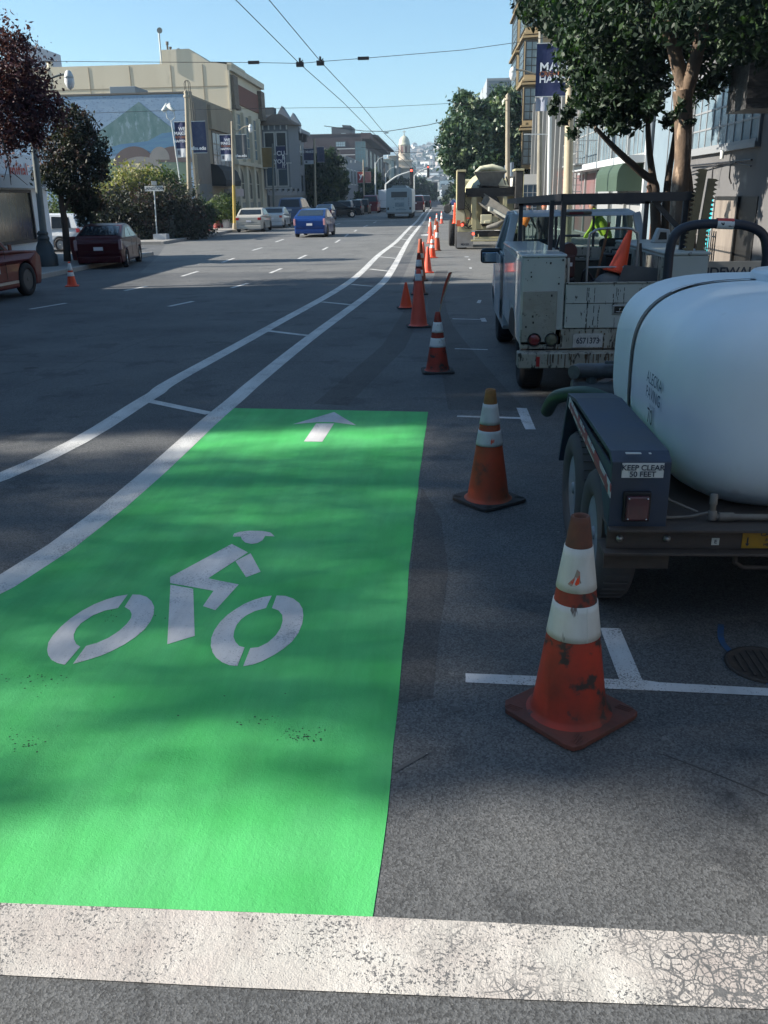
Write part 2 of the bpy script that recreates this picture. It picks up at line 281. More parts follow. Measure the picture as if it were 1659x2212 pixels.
# markings
gp=[]; rj=random.Random(6); G0=[tuple(p) for p in D['green']]
for i,p in enumerate(G0):
    q=G0[(i+1)%len(G0)]; n_=max(1,int(math.dist(p,q)/.18))
    for k in range(n_): gp.append((p[0]+(q[0]-p[0])*k/n_+(rj.uniform(-.0033,.0033) if k else 0),p[1]+(q[1]-p[1])*k/n_+(rj.uniform(-.0033,.0033) if k else 0)))
b=B(); ring(b,gp,.002); g=S('bike_lane',b,greenm)
b=B()
for i,p in enumerate(D['bike']): ring(b,p,.004)
S('bike_symbol_marking',b,symm)
b=B(); ring(b,[p for p in D['stop']]+[],.0042)
b.add([(.985,2.105,.0042),(3.3,2.07,.0042),(3.3,1.81,.0042),(.9,1.85,.0042)],[(0,1,2,3)]); b.add([(-1.388,2.137,.0042),(-1.257,1.867,.0042),(-11,1.95,.0042),(-11,2.22,.0042)],[(0,1,2,3)])
S('limit_line_marking',b,stopm)
def clean(p): return [q for i,q in enumerate(p) if i==0 or q[1]>p[i-1][1]]
def lp(p): return smoothpath(sorted([tuple(q) for q in p if abs(q[1]-73.057)>.01],key=lambda q:q[1]),6)
b=B(); strip(b,lp([(-5.2,3.4)]+D['lineL']),.2,.0033); strip(b,lp([(-4.0,2.6)]+D['lineR']),.2,.0036)
S('lane_line_marking',b,linem)
b=B()
for a,c in D['rungs']: b_=strip(b,[a,c],.12,.0027)
for k in range(9):
    Y=53+k*6.5; strip(b,[(-2.15,Y+1.2),(-1.5,Y)],.14,.0027)
S('buffer_rung_marking',b,linem)
b=B()
D['tmark'][0][4]=[2.3,D['tmark'][0][3][1]-.075]; D['tmark'][0][5]=[2.3,D['tmark'][0][3][1]-.025]
for p in D['tmark']: ring(b,p,.003)
for p in D['small'][:4]+D['small'][4:6]: ring(b,p,.003)
for k in range(7):
    strip(b,[(.9,33+k*6.4),(1.05,33+k*6.4)],.3,.003)
S('parking_marking',b,oldm)
b=B(); ring(b,D['small'][6],.003)
for a,c in (((-8.56,18.3),(-8.22,19.37)),((-7.81,22.03),(-7.61,23.19)),((-7.52,26.12),(-7.51,27.95)),((-7.66,31.8),(-7.73,34.01)),((-8.06,39.12),(-8.05,41.27)),((-8.35,46.4),(-8.45,49.5)),((-5.67,18.54),(-5.4,19.46)),((-5.21,22.43),(-5.05,23.64)),((-5.05,26.88),(-5.01,28.64)),((-5.16,33.23),(-5.17,35.36)),((-4.96,38.71),(-5,40.85)),((-5.11,45),(-5.21,47.9)),((-5.34,51.8),(-5.47,55)),((-5.5,59.3),(-5.58,62)),((-5.6,68),(-5.6,72)),((-5.6,78),(-5.6,82)),((-8.4,56),(-8.5,59)),((-8.5,65),(-8.5,69)),((-8.5,75),(-8.5,79))): strip(b,[a,c],.11,.003)
S('dash_marking',b,linem)
b=B(); b.add([(-13,84.5,.0033),(-3,86.5,.0033),(-3,87.1,.0033),(-13,85.1,.0033)],[(0,1,2,3)]); b.add([(-1.4,88,.0033),(3.2,88.4,.0033),(3.2,88.9,.0033),(-1.4,88.5,.0033)],[(0,1,2,3)]); S('crosswalk_marking',b,linem)
b=B(); strip(b,smoothpath([(1.45,4.15),(1.4,3.95),(1.44,3.75),(1.5,3.55)]),.03,.0033); S('blue_utility_marking',b,mat('blue_spray',(.02,.09,.24),.8,c2=(.05,.08,.12),vs=14))
b=B(); strip(b,[tuple(gr(850,1668))[:2],tuple(gr(890,1645))[:2],tuple(gr(925,1625))[:2]],.018,.003); strip(b,[tuple(gr(975,1535))[:2],tuple(gr(1000,1532))[:2]],.03,.003); strip(b,[tuple(gr(1540,1520))[:2],tuple(gr(1580,1521))[:2]],.02,.003); S('chalk_marking',b,marking('chalk',(.4,.4,.4),(.3,.3,.3),.35,dark=(.08,.08,.08)),fix=False)
b=B(); rk=random.Random(12)
for x0_,y0_,x1_,y1_,w_ in((-9,12.1,3.2,11.7,.02),(-10,17.6,3.2,17.2,.025),(-9.5,24.6,-1.8,24.4,.03),(.9,3.0,1.9,2.3,.008),(-.9,30.8,3.3,30.3,.03),(-.6,35.5,3.3,35.1,.03),(-8.8,7.4,-3.6,6.9,.012),(2.6,2.2,1.3,3.2,.007),(-5.2,9.0,-4.6,14.5,.014),(-9.5,41,-2.3,40.6,.04)):
    pts=[]; n_=max(6,int(math.hypot(x1_-x0_,y1_-y0_)/.35))
    for k in range(n_+1): t_=k/n_; j_=.03*math.hypot(x1_-x0_,y1_-y0_)**.5; pts.append((x0_+(x1_-x0_)*t_+rk.uniform(-j_,j_)*.5,y0_+(y1_-y0_)*t_+rk.uniform(-j_,j_)*.5))
    strip(b,pts,w_,.0014)
for cx_,cy_,r_ in((2.0,2.9,.05),(-4.4,8.2,.07),(-5.5,11.5,.1)):
    b.add([(cx_+r_*(1+.25*math.sin(3*a+cx_*9))*math.cos(a),cy_+r_*(.8+.2*math.sin(2*a+cy_))*math.sin(a),.0014) for a in [k*math.pi/7 for k in range(14)]],[tuple(range(14))])
rk=random.Random(3); chips=[]
for cx_,cy_,sx_,sy_,n_ in ((70,1470,70,22,34),(60,1600,60,30,30),(655,1590,55,16,60),(560,1560,60,14,14),(240,1335,26,12,14),(400,1400,300,300,14)):
    for k in range(n_): p=gr(cx_+rk.gauss(0,.5)*sx_,cy_+rk.gauss(0,.5)*sy_); chips.append((p.x,p.y,rk.uniform(.0015,.0055)))
bc=B()
for x_,y_,r_ in chips: bc.add([(x_+r_*rk.uniform(.6,1.3)*math.cos(a),y_+r_*rk.uniform(.6,1.3)*math.sin(a),.0032) for a in (0,1.2,2.5,3.7,5)],[(0,1,2,3,4)])
S('chipped_paint',bc,mat('chip_dark',(.02,.06,.03),.8),fix=False)
S('road_crack',b,mat('tar_sealer',(.03,.03,.032),.75,c2=(.05,.05,.05),vs=8,world=True),fix=False)
# manhole
t=T('manhole_cover','round cast iron utility cover in the road beside the trailer wheels','manhole cover',(*gr(1648,1438)[:2],0))
rust=mat('rusty_iron',(.035,.03,.028),.8,c2=(.06,.045,.035),vs=20,bump=.5)
b=B(); b.lathe([(.17,.001),(.17,.012),(.155,.014),(.15,.008),(0,.008)],32); b.build('rim',rust,t)
b=B()
for k in range(-3,4): b.box(k*.035-.006,k*.035+.006,-math.sqrt(.13**2-(k*.035)**2),math.sqrt(.13**2-(k*.035)**2),.0081,.014)
b.build('lid',rust,t)
# ---------------------------------------------------------------- traffic cones
org=mat('cone_orange',(.78,.07,.018),.5); orgd=mat('cone_orange_dirty',(.55,.04,.015),.65,c2=(.12,.03,.018),vs=4,amt=.65,spot=(.045,.028,.024),ss=9,st=.56,soft=.07)
orgr=mat('cone_orange_scuffed',(.55,.06,.018),.65,c2=(.20,.06,.025),vs=4,amt=.6,spot=(.06,.05,.035),ss=7,st=.56)
orgf=mat('cone_orange_faded',(.8,.12,.07),.55,c2=(.7,.09,.05),vs=6)
cold=mat('collar_dirty',(.66,.67,.64),.5,c2=(.46,.45,.40),vs=7,spot=(.12,.09,.07),ss=10,st=.62,soft=.04,stretch=(1,1,.35))
colc=mat('collar_cracked',(.62,.63,.62),.5,c2=(.42,.42,.42),vs=9,spot=(.7,.08,.03),ss=8,st=.63,soft=.03,stretch=(1.6,1.6,.5))
colw=mat('collar_white',(.7,.7,.68),.5,spot=(.25,.22,.2),ss=18,st=.6)
tipd=mat('cone_tip_dirty',(.16,.055,.03),.75,c2=(.08,.04,.03),vs=14); tipy=mat('cone_tip_yellowed',(.3,.13,.03),.7,c2=(.12,.07,.03),vs=12)
based=mat('cone_base_dirty',(.17,.045,.03),.8,c2=(.075,.038,.03),vs=9,bump=.3,bs=40); baseb=mat('cone_base_black',(.03,.03,.032),.85,c2=(.05,.045,.04),vs=6)
def cone(label,loc,H,hw,body,base,collar=None,bands=(),tip=None,rz=0,group=None,tilt=0,n=40):
    t=T('traffic_cone',label,'traffic cone',loc,rz,group); 
    if tilt: t.rotation_euler=(tilt[0],tilt[1],rz)
    rb=hw*.74; rt=.032*H/.9+.004
    def r(z): return rb+(rt-rb)*(z-.03)/(H-.03)
    b=B(); b.prism([(-hw+.05,-hw),(hw-.05,-hw),(hw-.012,-hw+.012),(hw,-hw+.05),(hw,hw-.05),(hw-.05,hw),(-hw+.05,hw),(-hw,hw-.05),(-hw,-hw+.05),(-hw+.012,-hw+.012)],.004,.026,'z')
    if n>20:
        for k in range(4):
            for q in (-1,0,1):
                a=R(90*k); M=Matrix.Rotation(a,4,'Z'); b.bar(M@Vector((hw*.80+q*.015,-hw*.55,.027)),M@Vector((hw*.88+q*.012,-hw*.85,.027)),.006,.006)
    b.build('base',base,t,bevel=.008)
    zt=H*.86 if tip else H
    def seg(z0,z1,off=0,k=5): return [(r(z0+(z1-z0)*i/k)+off,z0+(z1-z0)*i/k) for i in range(k+1)]
    b=B(); pr=[(rb+.022,.026),(rb+.006,.034)]+seg(.05,zt,k=10)
    if not tip: pr+=[(rt-.004,H+.003),(rt-.012,H-.004),(rt-.014,H-.05)]
    b.lathe(pr,n); b.build('body',body,t)
    if tip:
        b=B(); b.lathe(seg(zt+.0005,H,.001)+[(rt-.003,H+.003),(rt-.012,H-.003),(rt-.014,H-.06)],n); b.build('tip',tip,t)
    for z0,z1 in bands:
        b=B(); pr=seg(z0*H,z1*H,.0035); pr=[(pr[0][0]-.004,pr[0][1])]+pr+[(pr[-1][0]-.004,pr[-1][1])]
        b.lathe(pr,n); 
        if n>20: b.bar((r(z0*H)*math.cos(-1.9)*1.03,r(z0*H)*math.sin(-1.9)*1.03,z0*H+.002),(r(z1*H)*math.cos(-1.9)*1.05,r(z1*H)*math.sin(-1.9)*1.05,z1*H-.002),.003,.002,0)
        b.build('reflective_collar',collar,t)
    return t
c1=cone('largest traffic cone in front, dirty red body with torn white collars and rusty brown tip',(.56,3.3,0),.9,.215,orgd,based,cold,((.435,.60),(.665,.865)),tipd,R(41))
# torn patch on the upper collar
b=B(); pts=[(-.035,.635),(-.01,.665),(.0,.70),(.012,.69),(.014,.66),(.02,.645),(.0,.632),(-.02,.628)]
def on(a,z,H=.9,hw=.215,off=.0045):
    rb=hw*.74; rt=.036; rr=rb+(rt-rb)*(z-.03)/(H-.03)+off; th=-1.75+a/rr; return Vector((rr*math.cos(th),rr*math.sin(th),z))
rot=Matrix.Rotation(-R(41),4,'Z')
b.add([rot@on(a,z) for a,z in pts],[tuple(range(len(pts)))]); b.build('torn_patch',mat('torn_patch_brown',(.3,.25,.2),.8,spot=(.6,.06,.02),ss=30,st=.5),c1)
b=B(); pts=[(-.006,.64),(.004,.668),(.012,.66),(.012,.642),(.0,.634)]; b.add([rot@on(a,z,off=.0055) for a,z in pts],[tuple(range(len(pts)))]); b.build('torn_patch',org,c1)
c2=cone('second cone from the front, scuffed with peeling cracked white collars on a black base',(.36,6.1,0),.82,.205,orgr,baseb,colc,((.52,.65),(.705,.88)),tipy,R(38))
c3=cone('third cone from the front, two silver collars and a folded flag in its top',(-.02,11.1,0),.74,.2,orgd,baseb,colw,((.43,.58),(.67,.84)),None,R(5),n=28)
t=T('folded_flag','faded orange folded warning flag standing upright out of a cone top','flag',(-.01,11.1,.72))
b=B(); b.tube([(0,0,-.05),(.04,0,.14),(.16,0,.5)],.006); b.build('stick',mat('pale_wood',(.4,.3,.2),.7),t)
b=B(); b.add([(.02,-.004,.12),(.03,.02,.12),(.10,.02,.43),(.155,.0,.50),(.12,-.02,.49),(.06,-.02,.33)],[(0,1,2,3),(0,3,4,5)]); b.build('cloth',mat('flag_cloth',(.55,.10,.05),.9,c2=(.4,.08,.05),vs=12),t,bevel=.002)
G_='traffic cones in a line along the coned-off lane'
cone('tall red cone with one narrow white band, fourth in the line',(-.35,15.2,0),.95,.2,orgf,baseb,colw,((.80,.92),),None,.1,G_,n=28)
cone('short plain orange cone standing left of the tall fourth cone',(-.66,17.8,0),.5,.17,org,baseb,rz=.2,group=G_,n=24)
cone('banded dusky cone directly behind the tall fourth cone',(-.46,20.4,0),.9,.2,orgd,baseb,colw,((.45,.6),(.68,.84)),None,.1,G_,n=24)
cone('dark brown weathered cone at the edge of the shade',(-.50,23.8,0),1.05,.2,orgr,baseb,cold,((.55,.66),),None,0,G_,n=24)
cone('plain orange cone on the right of a close pair in the sun',(-.34,26.3,0),.72,.17,orgf,org,rz=.1,group=G_,n=24)
cone('plain orange cone on the left of a close pair in the sun',(-.52,29.1,0),.72,.17,orgf,org,rz=.1,group=G_,n=24)
cone('bright orange cone with white collars just beyond the close pair',(-.26,32.8,0),.74,.18,org,org,colw,((.45,.6),(.68,.85)),rz=.3,group=G_,n=20)
cone('faded brown cone to the right behind the bright collared cone',(-.1,37,0),1.0,.18,orgr,baseb,colw,((.5,.7),),None,0,G_,n=20)
cone('plain orange cone between the faded brown cones',(-.43,43,0),.95,.18,orgf,orgf,rz=0,group=G_,n=16)
cone('faded brown cone behind the plain orange cone',(-.2,46,0),1.0,.18,orgr,baseb,colw,((.5,.7),),None,0,G_,n=16)
cone('collared cone farther on, leftmost of the far three',(-.56,55,0),.9,.18,org,org,colw,((.4,.6),(.65,.9)),rz=0,group=G_,n=16)
cone('collared cone with bright foot, middle of the far three',(-.2,65.5,0),.9,.18,org,org,colw,((.4,.6),(.65,.9)),rz=0,group=G_,n=16)
cone('farthest collared cone in the line',(.15,73,0),.9,.18,orgf,baseb,colw,((.4,.6),(.65,.9)),rz=0,group=G_,n=16)
cone('orange cone with white collars by the left kerb near the lamp post',(-9.7,23.4,0),.62,.17,org,org,colw,((.42,.58),(.66,.95)),rz=.3,n=24)
# ---------------------------------------------------------------- water tank trailer
tr=T('tank_trailer','low dark blue tandem wheel trailer carrying a white water tank','trailer',(0,0,0))
navy=mat('navy_fender_paint',(.025,.045,.085),.55,c2=(.045,.05,.06),vs=3.5,amt=.5,spot=(.09,.08,.06),ss=6,st=.66,bump=.15)
fr=mat('dark_frame_steel',(.05,.042,.04),.7,c2=(.09,.065,.05),vs=6,bump=.3)
x0,x1=.80,1.07
b=B()
b.prism([(3.95,.60),(3.95,.93),(4.02,.965),(5.15,.965),(5.45,.93),(5.75,.42),(5.70,.42),(5.42,.905),(5.14,.94),(4.04,.94),(3.985,.91),(3.985,.60)],x0,x1,'x')
b.build('fender',navy,tr,bevel=.004)
b=B(); b.prism([(3.986,.90),(5.40,.90),(5.36,.86),(5.16,.83),(4.95,.8),(4.6,.83),(4.45,.8),(4.25,.78),(4.02,.55),(3.986,.55)],x0+.004,x0+.012,'x'); b.build('fender_skirt',navy,tr)
b=B(); b.prism([(3.93,.985-.16),(5.35,.93),(5.38,.865),(3.93,.76)],x0-.004,x0-.001,'x'); b.build('stripe_decal',mat('stripe_white',(.5,.5,.5),.5,spot=(.3,.05,.06),ss=5,st=.5,soft=.03),tr)
b=B(); b.prism([(4.0,.805),(5.3,.905),(5.32,.885),(4.0,.775)],x0-.0065,x0-.0045,'x'); b.build('red_stripe_decal',mat('dull_red_decal',(.25,.05,.07),.5),tr)
# mirror fender right side
b=B(); b.prism([(3.95,.60),(3.95,.93),(4.02,.965),(5.15,.965),(5.45,.93),(5.75,.42),(5.70,.42),(5.42,.905),(5.14,.94),(4.04,.94),(3.985,.91),(3.985,.60)],2.63,2.90,'x'); b.build('fender',navy,tr,bevel=.004)
b=B(); b.box(.845,1.035,3.944,3.9485,.855,.925); pl=b.build('warning_plate',mat('plate_offwhite',(.6,.6,.58),.5,spot=(.3,.3,.28),ss=30,st=.62),tr)
text('KEEP CLEAR',.036,face(.94,3.941,.903),textb,pl,ext=.001); text('50 FEET',.036,face(.94,3.941,.872),textb,pl,ext=.001)
b=B(); b.box(.86,.93,3.955,3.975,.9655,.969); b.box(.965,.975,3.955,3.97,.9655,.969); b.build('scrape_mark',mat('scrape_white',(.5,.5,.48),.6),tr)
b=B(); b.box(.86,.985,3.925,3.948,.645,.79); b.build('lamp_housing',mat('black_plastic',(.01,.01,.012),.5),tr,bevel=.004)
b=B(); b.box(.87,.975,3.905,3.924,.655,.775); l=b.build('tail_light',mat('old_red_lens',(.10,.02,.03),.35,c2=(.05,.02,.03),vs=20,coat=.4),tr,bevel=.008)
b=B()
for x in(.88,.965):
    for z in(.665,.765): b.lathe([(0,0),(.004,0),(.004,.003),(0,.004)],8,M=Matrix.Translation((x,3.904,z))@Matrix.Rotation(R(90),4,'X'))
b.build('screws',chrome,l)
b=B(); b.prism([(3.9,.60),(3.9,.613),(4.1,.613),(4.1,.50),(4.088,.50),(4.088,.60)],.80,2.95,'x'); b.prism([(3.895,.485),(3.895,.498),(4.085,.498),(4.085,.485)],.78,2.95,'x'); b.box(.80,2.95,3.955,3.965,.499,.60); b.build('rear_beam',fr,tr,bevel=.002)
b=B()
for x in(.86,1.08): b.lathe([(0,.0),(.017,.0),(.017,.008),(.011,.01),(.011,.016),(0,.016)],14,M=Matrix.Translation((x,3.954,.552))@Matrix.Rotation(R(90),4,'X'))
b.build('bolt',steel,tr,fix=True)
b=B(); b.box(1.29,1.325,3.951,3.954,.52,.555); p=b.build('sticker',mat('sticker_white',(.55,.55,.5),.5),tr); text('E',.026,face(1.3075,3.9495,.537),textb,p,ext=.0005)
b=B(); b.box(1.43,1.72,3.951,3.954,.505,.59); p=b.build('caution_sticker',mat('sticker_yellow',(.42,.22,.01),.5,c2=(.3,.17,.02),vs=20),tr)
text('CAUTION',.028,face(1.575,3.9495,.576),textb,p,ext=.0005); text('FORK LIFT',.021,face(1.585,3.9495,.547),textb,p,ext=.0005); text('HERE ONLY',.021,face(1.585,3.9495,.524),textb,p,ext=.0005)
b=B(); b.box(1.452,1.458,3.949,3.9505,.53,.56); b.add([(1.445,3.949,.53),(1.465,3.949,.53),(1.455,3.949,.515)],[(0,1,2)]); b.build('arrow_mark',textb,p)
for xx in(.80,2.6): b=B(); b.box(xx,xx+.31,3.99,4.0,.38,.484); b.build('mud_flap',fr,tr)
b=B(); b.tube([(1.42,3.98,.484),(1.42,3.98,.42),(1.46,3.98,.395),(1.9,3.98,.395),(1.94,3.98,.42),(1.94,3.98,.484)],.012); b.build('step_bar',fr,tr)
b=B(); b.box(1.09,1.17,4.1,7.3,.42,.55); b.box(2.53,2.61,4.1,7.3,.42,.55)
for y in(4.4,5.2,6.0,6.9): b.box(1.17,2.53,y,y+.06,.43,.54)
b.bar((1.13,7.3,.48),(1.85,8.5,.48),.08); b.bar((2.57,7.3,.48),(1.85,8.5,.48),.08); b.box(1.1,2.6,4.12,6.3,.55,.60); b.build('frame',fr,tr)
def wheel(par,c,r,wd,rimf=.62,side=-1,rimm=None,name='wheel',spokes=5,hub=None):
    M=Matrix.Translation(c)@Matrix.Rotation(R(90)*side,4,'Y')
    b=B(); h=wd/2; b.lathe([(r*rimf,-h*.8),(r*.72,-h*.98),(r*.86,-h),(r*.955,-h*.86),(r,-h*.6),(r,h*.6),(r*.955,h*.86),(r*.86,h),(r*.72,h*.98),(r*.62,h*.85),(r*rimf,h*.7)],32,M=M)
    if r>.3 and wd>.19:
        for k in range(40):
            a=2*math.pi*k/40; p=[M@Vector((math.cos(a)*r*1.001,math.sin(a)*r*1.001,z)) for z in(-h*.62,h*.62)]; b.bar(p[0],p[1],.012,.008)
    wo=b.build(name,black,par)
    b=B(); rr=r*rimf; b.lathe([(rr*1.01,h*.72),(rr*.97,h*.55),(rr*.92,h*.2),(rr*.5,h*.25),(rr*.35,h*.6),(rr*.16,h*.66),(0,h*.66)],28,M=M)
    for k in range(spokes):
        a=2*math.pi*k/spokes; p0=M@Vector((math.cos(a)*rr*.25,math.sin(a)*rr*.25,h*.55)); p1=M@Vector((math.cos(a)*rr*.92,math.sin(a)*rr*.92,h*.5)); b.bar(p0,p1,rr*.22,h*.2,0,up=(side,0,0))
    b.lathe([(rr*.18,h*.6),(rr*.18,h*.78),(rr*.1,h*.85),(0,h*.85)],12,M=M)
    b.build('rim',rimm or chrome,wo); return wo
tread=mat('dusty_tyre',(.07,.07,.075),.85,c2=(.10,.09,.085),vs=7); rimw=mat('pale_rim',(.30,.34,.40),.45,c2=(.2,.22,.24),vs=6)
for x,sd_ in((.92,-1),(2.78,1)):
    for y in(4.55,5.33):
        wo=wheel(tr,(x,y,.35),.35,.2,.58,sd_,rimw,spokes=8); wo.data.materials[0]=tread
# hitch jack, valve and pipes
pipe=mat('grimy_pipe',(.20,.18,.15),.6,c2=(.13,.10,.08),vs=15)
b=B(); b.lathe([(.018,0),(.018,.05),(.0,.05)],14,c=(1.30,4.02,.70)); b.lathe([(.014,0),(.014,.05)],14,c=(1.30,4.02,.66)); b.lathe([(.021,0),(.021,.04),(.012,.045)],14,c=(1.30,4.02,.625),); b.tube([(1.30,4.02,.638),(1.36,4.02,.636),(3.0,4.02,.636)],.016,12); b.tube([(1.33,4.02,.637),(1.40,4.02,.637)],.022,12); b.tube([(1.0,4.03,.66),(1.1,4.03,.628),(1.2,4.04,.63),(1.29,4.02,.66)],.008); b.tube([(1.05,4.2,.75),(1.12,4.1,.69),(1.24,4.05,.65)],.007); b.build('drain_pipe',pipe,tr)
# pump and valves ahead of the tank, green suction hose
b=B(); b.tube([(.98,6.45,.87),(1.02,6.5,.87),(1.5,6.5,.87)],[.05,.055,.055],14); b.tube([(.99,6.5,.72),(1.5,6.5,.72)],.07,16); b.tube([(1.12,6.5,.72),(1.12,6.5,.87)],.04,12); b.lathe([(.085,0),(.085,.03),(.05,.05)],16,M=Matrix.Translation((.98,6.5,.72))@Matrix.Rotation(R(90),4,'Y')); b.bar((1.2,6.45,.94),(1.3,6.45,.94),.02); b.box(1.0,1.5,6.44,6.56,.55,.65); b.build('pump_valve',mat('pump_grey',(.11,.12,.13),.5,c2=(.07,.07,.07),vs=20),tr,bevel=0)
b=B(); b.tube(smoothpath([(.82,6.6,.55),(.84,6.25,.73),(.98,5.95,.82),(1.12,5.8,.80),(1.3,5.75,.7)],5),.05,12); b.build('suction_hose',mat('green_hose',(.015,.05,.03),.5),tr)
hb=mat('hoop_paint',(.015,.018,.03),.45)
hoopP=[(1.70,6.9,.55)]+[(1.70,6.9,1.62)]+smoothpath([(1.70,6.9,1.66),(1.73,6.9,1.80),(1.84,6.9,1.86),(2.05,6.9,1.87),(2.25,6.9,1.85),(2.37,6.9,1.78),(2.41,6.9,1.64)],4)+[(2.41,6.9,.55)]
b=B(); b.tube(hoopP,.034,14); hp=b.build('guard_hoop',hb,tr)
b=B(); b.tube([(2.02,6.9,1.870),(2.14,6.9,1.864)],.0365,14,cap=False); b.build('hoop_sticker',mat('hoop_sticker_mix',(.6,.6,.58),.5,spot=(.02,.02,.02),ss=28,st=.58,soft=.03),hp)
b=B(); b.tube([(2.02,6.903,1.8775),(2.14,6.903,1.8715)],.0345,14,cap=False); b.build('red_band',mat('hoop_red',(.5,.05,.04),.5),hp)
# tank : superellipsoid with moulded rings
tk=T('water_tank','big milky white plastic water tank strapped down on the trailer','tank',(1.94,5.15,1.085))
poly=mat('milky_polyethylene',(.72,.79,.82),.5,c2=(.60,.68,.72),vs=1.8,spot=(.36,.36,.36),ss=2.2,st=.64,bump=.05,bs=18,stretch=(1,1,.6))
poly.node_tree.nodes['Principled BSDF'].inputs['Subsurface Weight'].default_value=.15; poly.node_tree.nodes['Principled BSDF'].inputs['Subsurface Radius'].default_value=(.05,.06,.07)
def tsurf(u,v,off=0):   # v along y -1..1, u angle round
    # end rounding
    a,c=.80,.53; e=3.4
    yv=v; Ly=1.08
    if abs(yv)<=.62: k=1.; y=yv*.97/.62*.72
    q=abs(yv); s=1 if yv>=0 else -1
    if q<.55: k=1; y=s*q/.55*.62
    else:
        th=(q-.55)/.45*math.pi/2; k=math.cos(th)**.45 if th<math.pi/2-1e-6 else 0; y=s*(.62+.46*math.sin(th)**1.0)
    # moulded step towards the ends
    cu,su=math.cos(u),math.sin(u)
    x=a*k*(abs(cu)**(2/e))*(1 if cu>=0 else -1); z=c*k*(abs(su)**(2/e))*(1 if su>=0 else -1)
    if q<.55: k2=1+.012*math.cos(y*10.1)
    else: k2=1
    return Vector((x*k2+off*cu,y,z*k2+off*su))
NU,NV=64,56; b=B(); vs=[tsurf(2*math.pi*i/NU,-1+2*j/NV) for j in range(NV+1) for i in range(NU)]; fs=[(j*NU+i,j*NU+(i+1)%NU,(j+1)*NU+(i+1)%NU,(j+1)*NU+i) for j in range(NV) for i in range(NU)]
b.add(vs,fs,0,True); b.build('shell',poly,tk,smooth=False)
b=B()
for (ya,yb_) in ((-.04,.055),):
    vs=[];n=72
    for i in range(n):
        u=2*math.pi*i/n
        for q_ in range(5): vs.append(tsurf(u,(ya+(yb_-ya)*q_/4+.12)*.55/.62,.008))
    b.add(vs,[(5*i+q_,5*((i+1)%n)+q_,5*((i+1)%n)+q_+1,5*i+q_+1) for i in range(n) for q_ in range(4)],0,True)
b.build('strap',mat('strap_steel',(.035,.04,.05),.6,0,c2=(.11,.10,.09),vs=8),tk)
b=B(); pts=[]
for i in range(5):
    u=R(128)-R(3.2)*i
    for y_ in(-.038,.053): pts.append(tsurf(u,(y_+.12)*.55/.62,.013))
b.add(pts,[(2*i,2*i+2,2*i+3,2*i+1) for i in range(4)]); b.build('strap_label',mat('label_white',(.6,.6,.6),.5,spot=(.05,.05,.05),ss=25,st=.64,soft=.02),tk)
b=B(); b.lathe([(.36,-.05),(.36,.03),(.345,.045),(.33,.03),(.31,.03),(.3,.035),(0,.05)],48,c=(.2,.12,.54)); b.build('manhole_lip',poly,tk)
# lettering on the near left flank, bent onto the shell
def tanktext(s,size,u0,yc,m,nm):
    cu=bpy.data.curves.new('t','FONT'); cu.body=s; cu.size=size; cu.align_x='CENTER'; cu.align_y='CENTER'; cu.resolution_u=3
    o=bpy.data.objects.new('t',cu); col.objects.link(o); me=bpy.data.meshes.new_from_object(o.evaluated_get(bpy.context.evaluated_depsgraph_get())); bpy.data.objects.remove(o)
    bm=bmesh.new(); bm.from_mesh(me); bmesh.ops.triangulate(bm,faces=bm.faces); 
    bmesh.ops.subdivide_edges(bm,edges=[e for e in bm.edges if e.calc_length()>size*.3],cuts=1); 
    for v in bm.verts:
        y=yc-v.co.x; zz=u0+v.co.y     # reading direction runs towards the camera side
        zz=max(-.46,min(.46,zz)); k=1.0
        if y<-.62:
            th=math.asin(min(1,(-.62-y)/.46)); k=math.cos(th)**.45
        a,c,e=.80*k,.53*k,3.4
        x=-a*(1-(abs(zz)/c)**e)**(1/e); v.co=Vector((x-.014,y,zz))
    bm.to_mesh(me); bm.free(); me.materials.append(m); o=bpy.data.objects.new(nm,me); col.objects.link(o); o.parent=tk
blu=mat('teal_blue_letters',(.008,.07,.12),.6); dk=mat('navy_letters',(.015,.025,.05),.6)
tanktext('ALECKA',.09,.075,-.50,blu,'lettering'); tanktext('PAVING',.09,-.005,-.50,blu,'lettering'); tanktext('SAN JOSE',.03,-.065,-.50,mat('faint_letters',(.3,.36,.4),.6),'small_lettering'); tanktext('70',.12,-.125,-.46,dk,'number')
# ---------------------------------------------------------------- service truck
st=T('utility_truck','dirty white service pickup with a black pipe rack ahead of the tank trailer','truck',(0,0,0))
dw=mat('dirty_white_paint',(.42,.45,.44),.5,c2=(.35,.37,.34),vs=2.2,spot=(.05,.045,.04),ss=13,st=.64,soft=.05,bump=.1,bs=25,stretch=(1,1,.5))
dw2=mat('grimy_white_paint',(.34,.34,.30),.6,c2=(.22,.20,.16),vs=6,spot=(.03,.025,.02),ss=22,st=.55,soft=.06,stretch=(1,1,.35))
bw=mat('cab_blue_white',(.50,.54,.57),.4,c2=(.42,.46,.48),vs=2,coat=.6); rustm=mat('rust_streak',(.10,.06,.03),.8)
tar=mat('tar_drip',(.012,.012,.012),.5)
X0,X1=.83,2.66
def boxp(name,m,*a,bev=.012,par=st,**k): 
    b=B(); b.box(*a); return b.build(name,m,par,bevel=bev,**k)
boxp('side_box',dw,X0,1.26,9.2,11.85,.62,1.50,bev=.015); boxp('side_box',dw,2.24,X1,9.2,11.85,.62,1.50,bev=.015)
boxp('box_lid',bw,X0-.012,1.27,9.19,11.86,1.501,1.53,bev=.01); boxp('box_lid',dw,2.23,X1+.012,9.19,11.86,1.501,1.53,bev=.01)
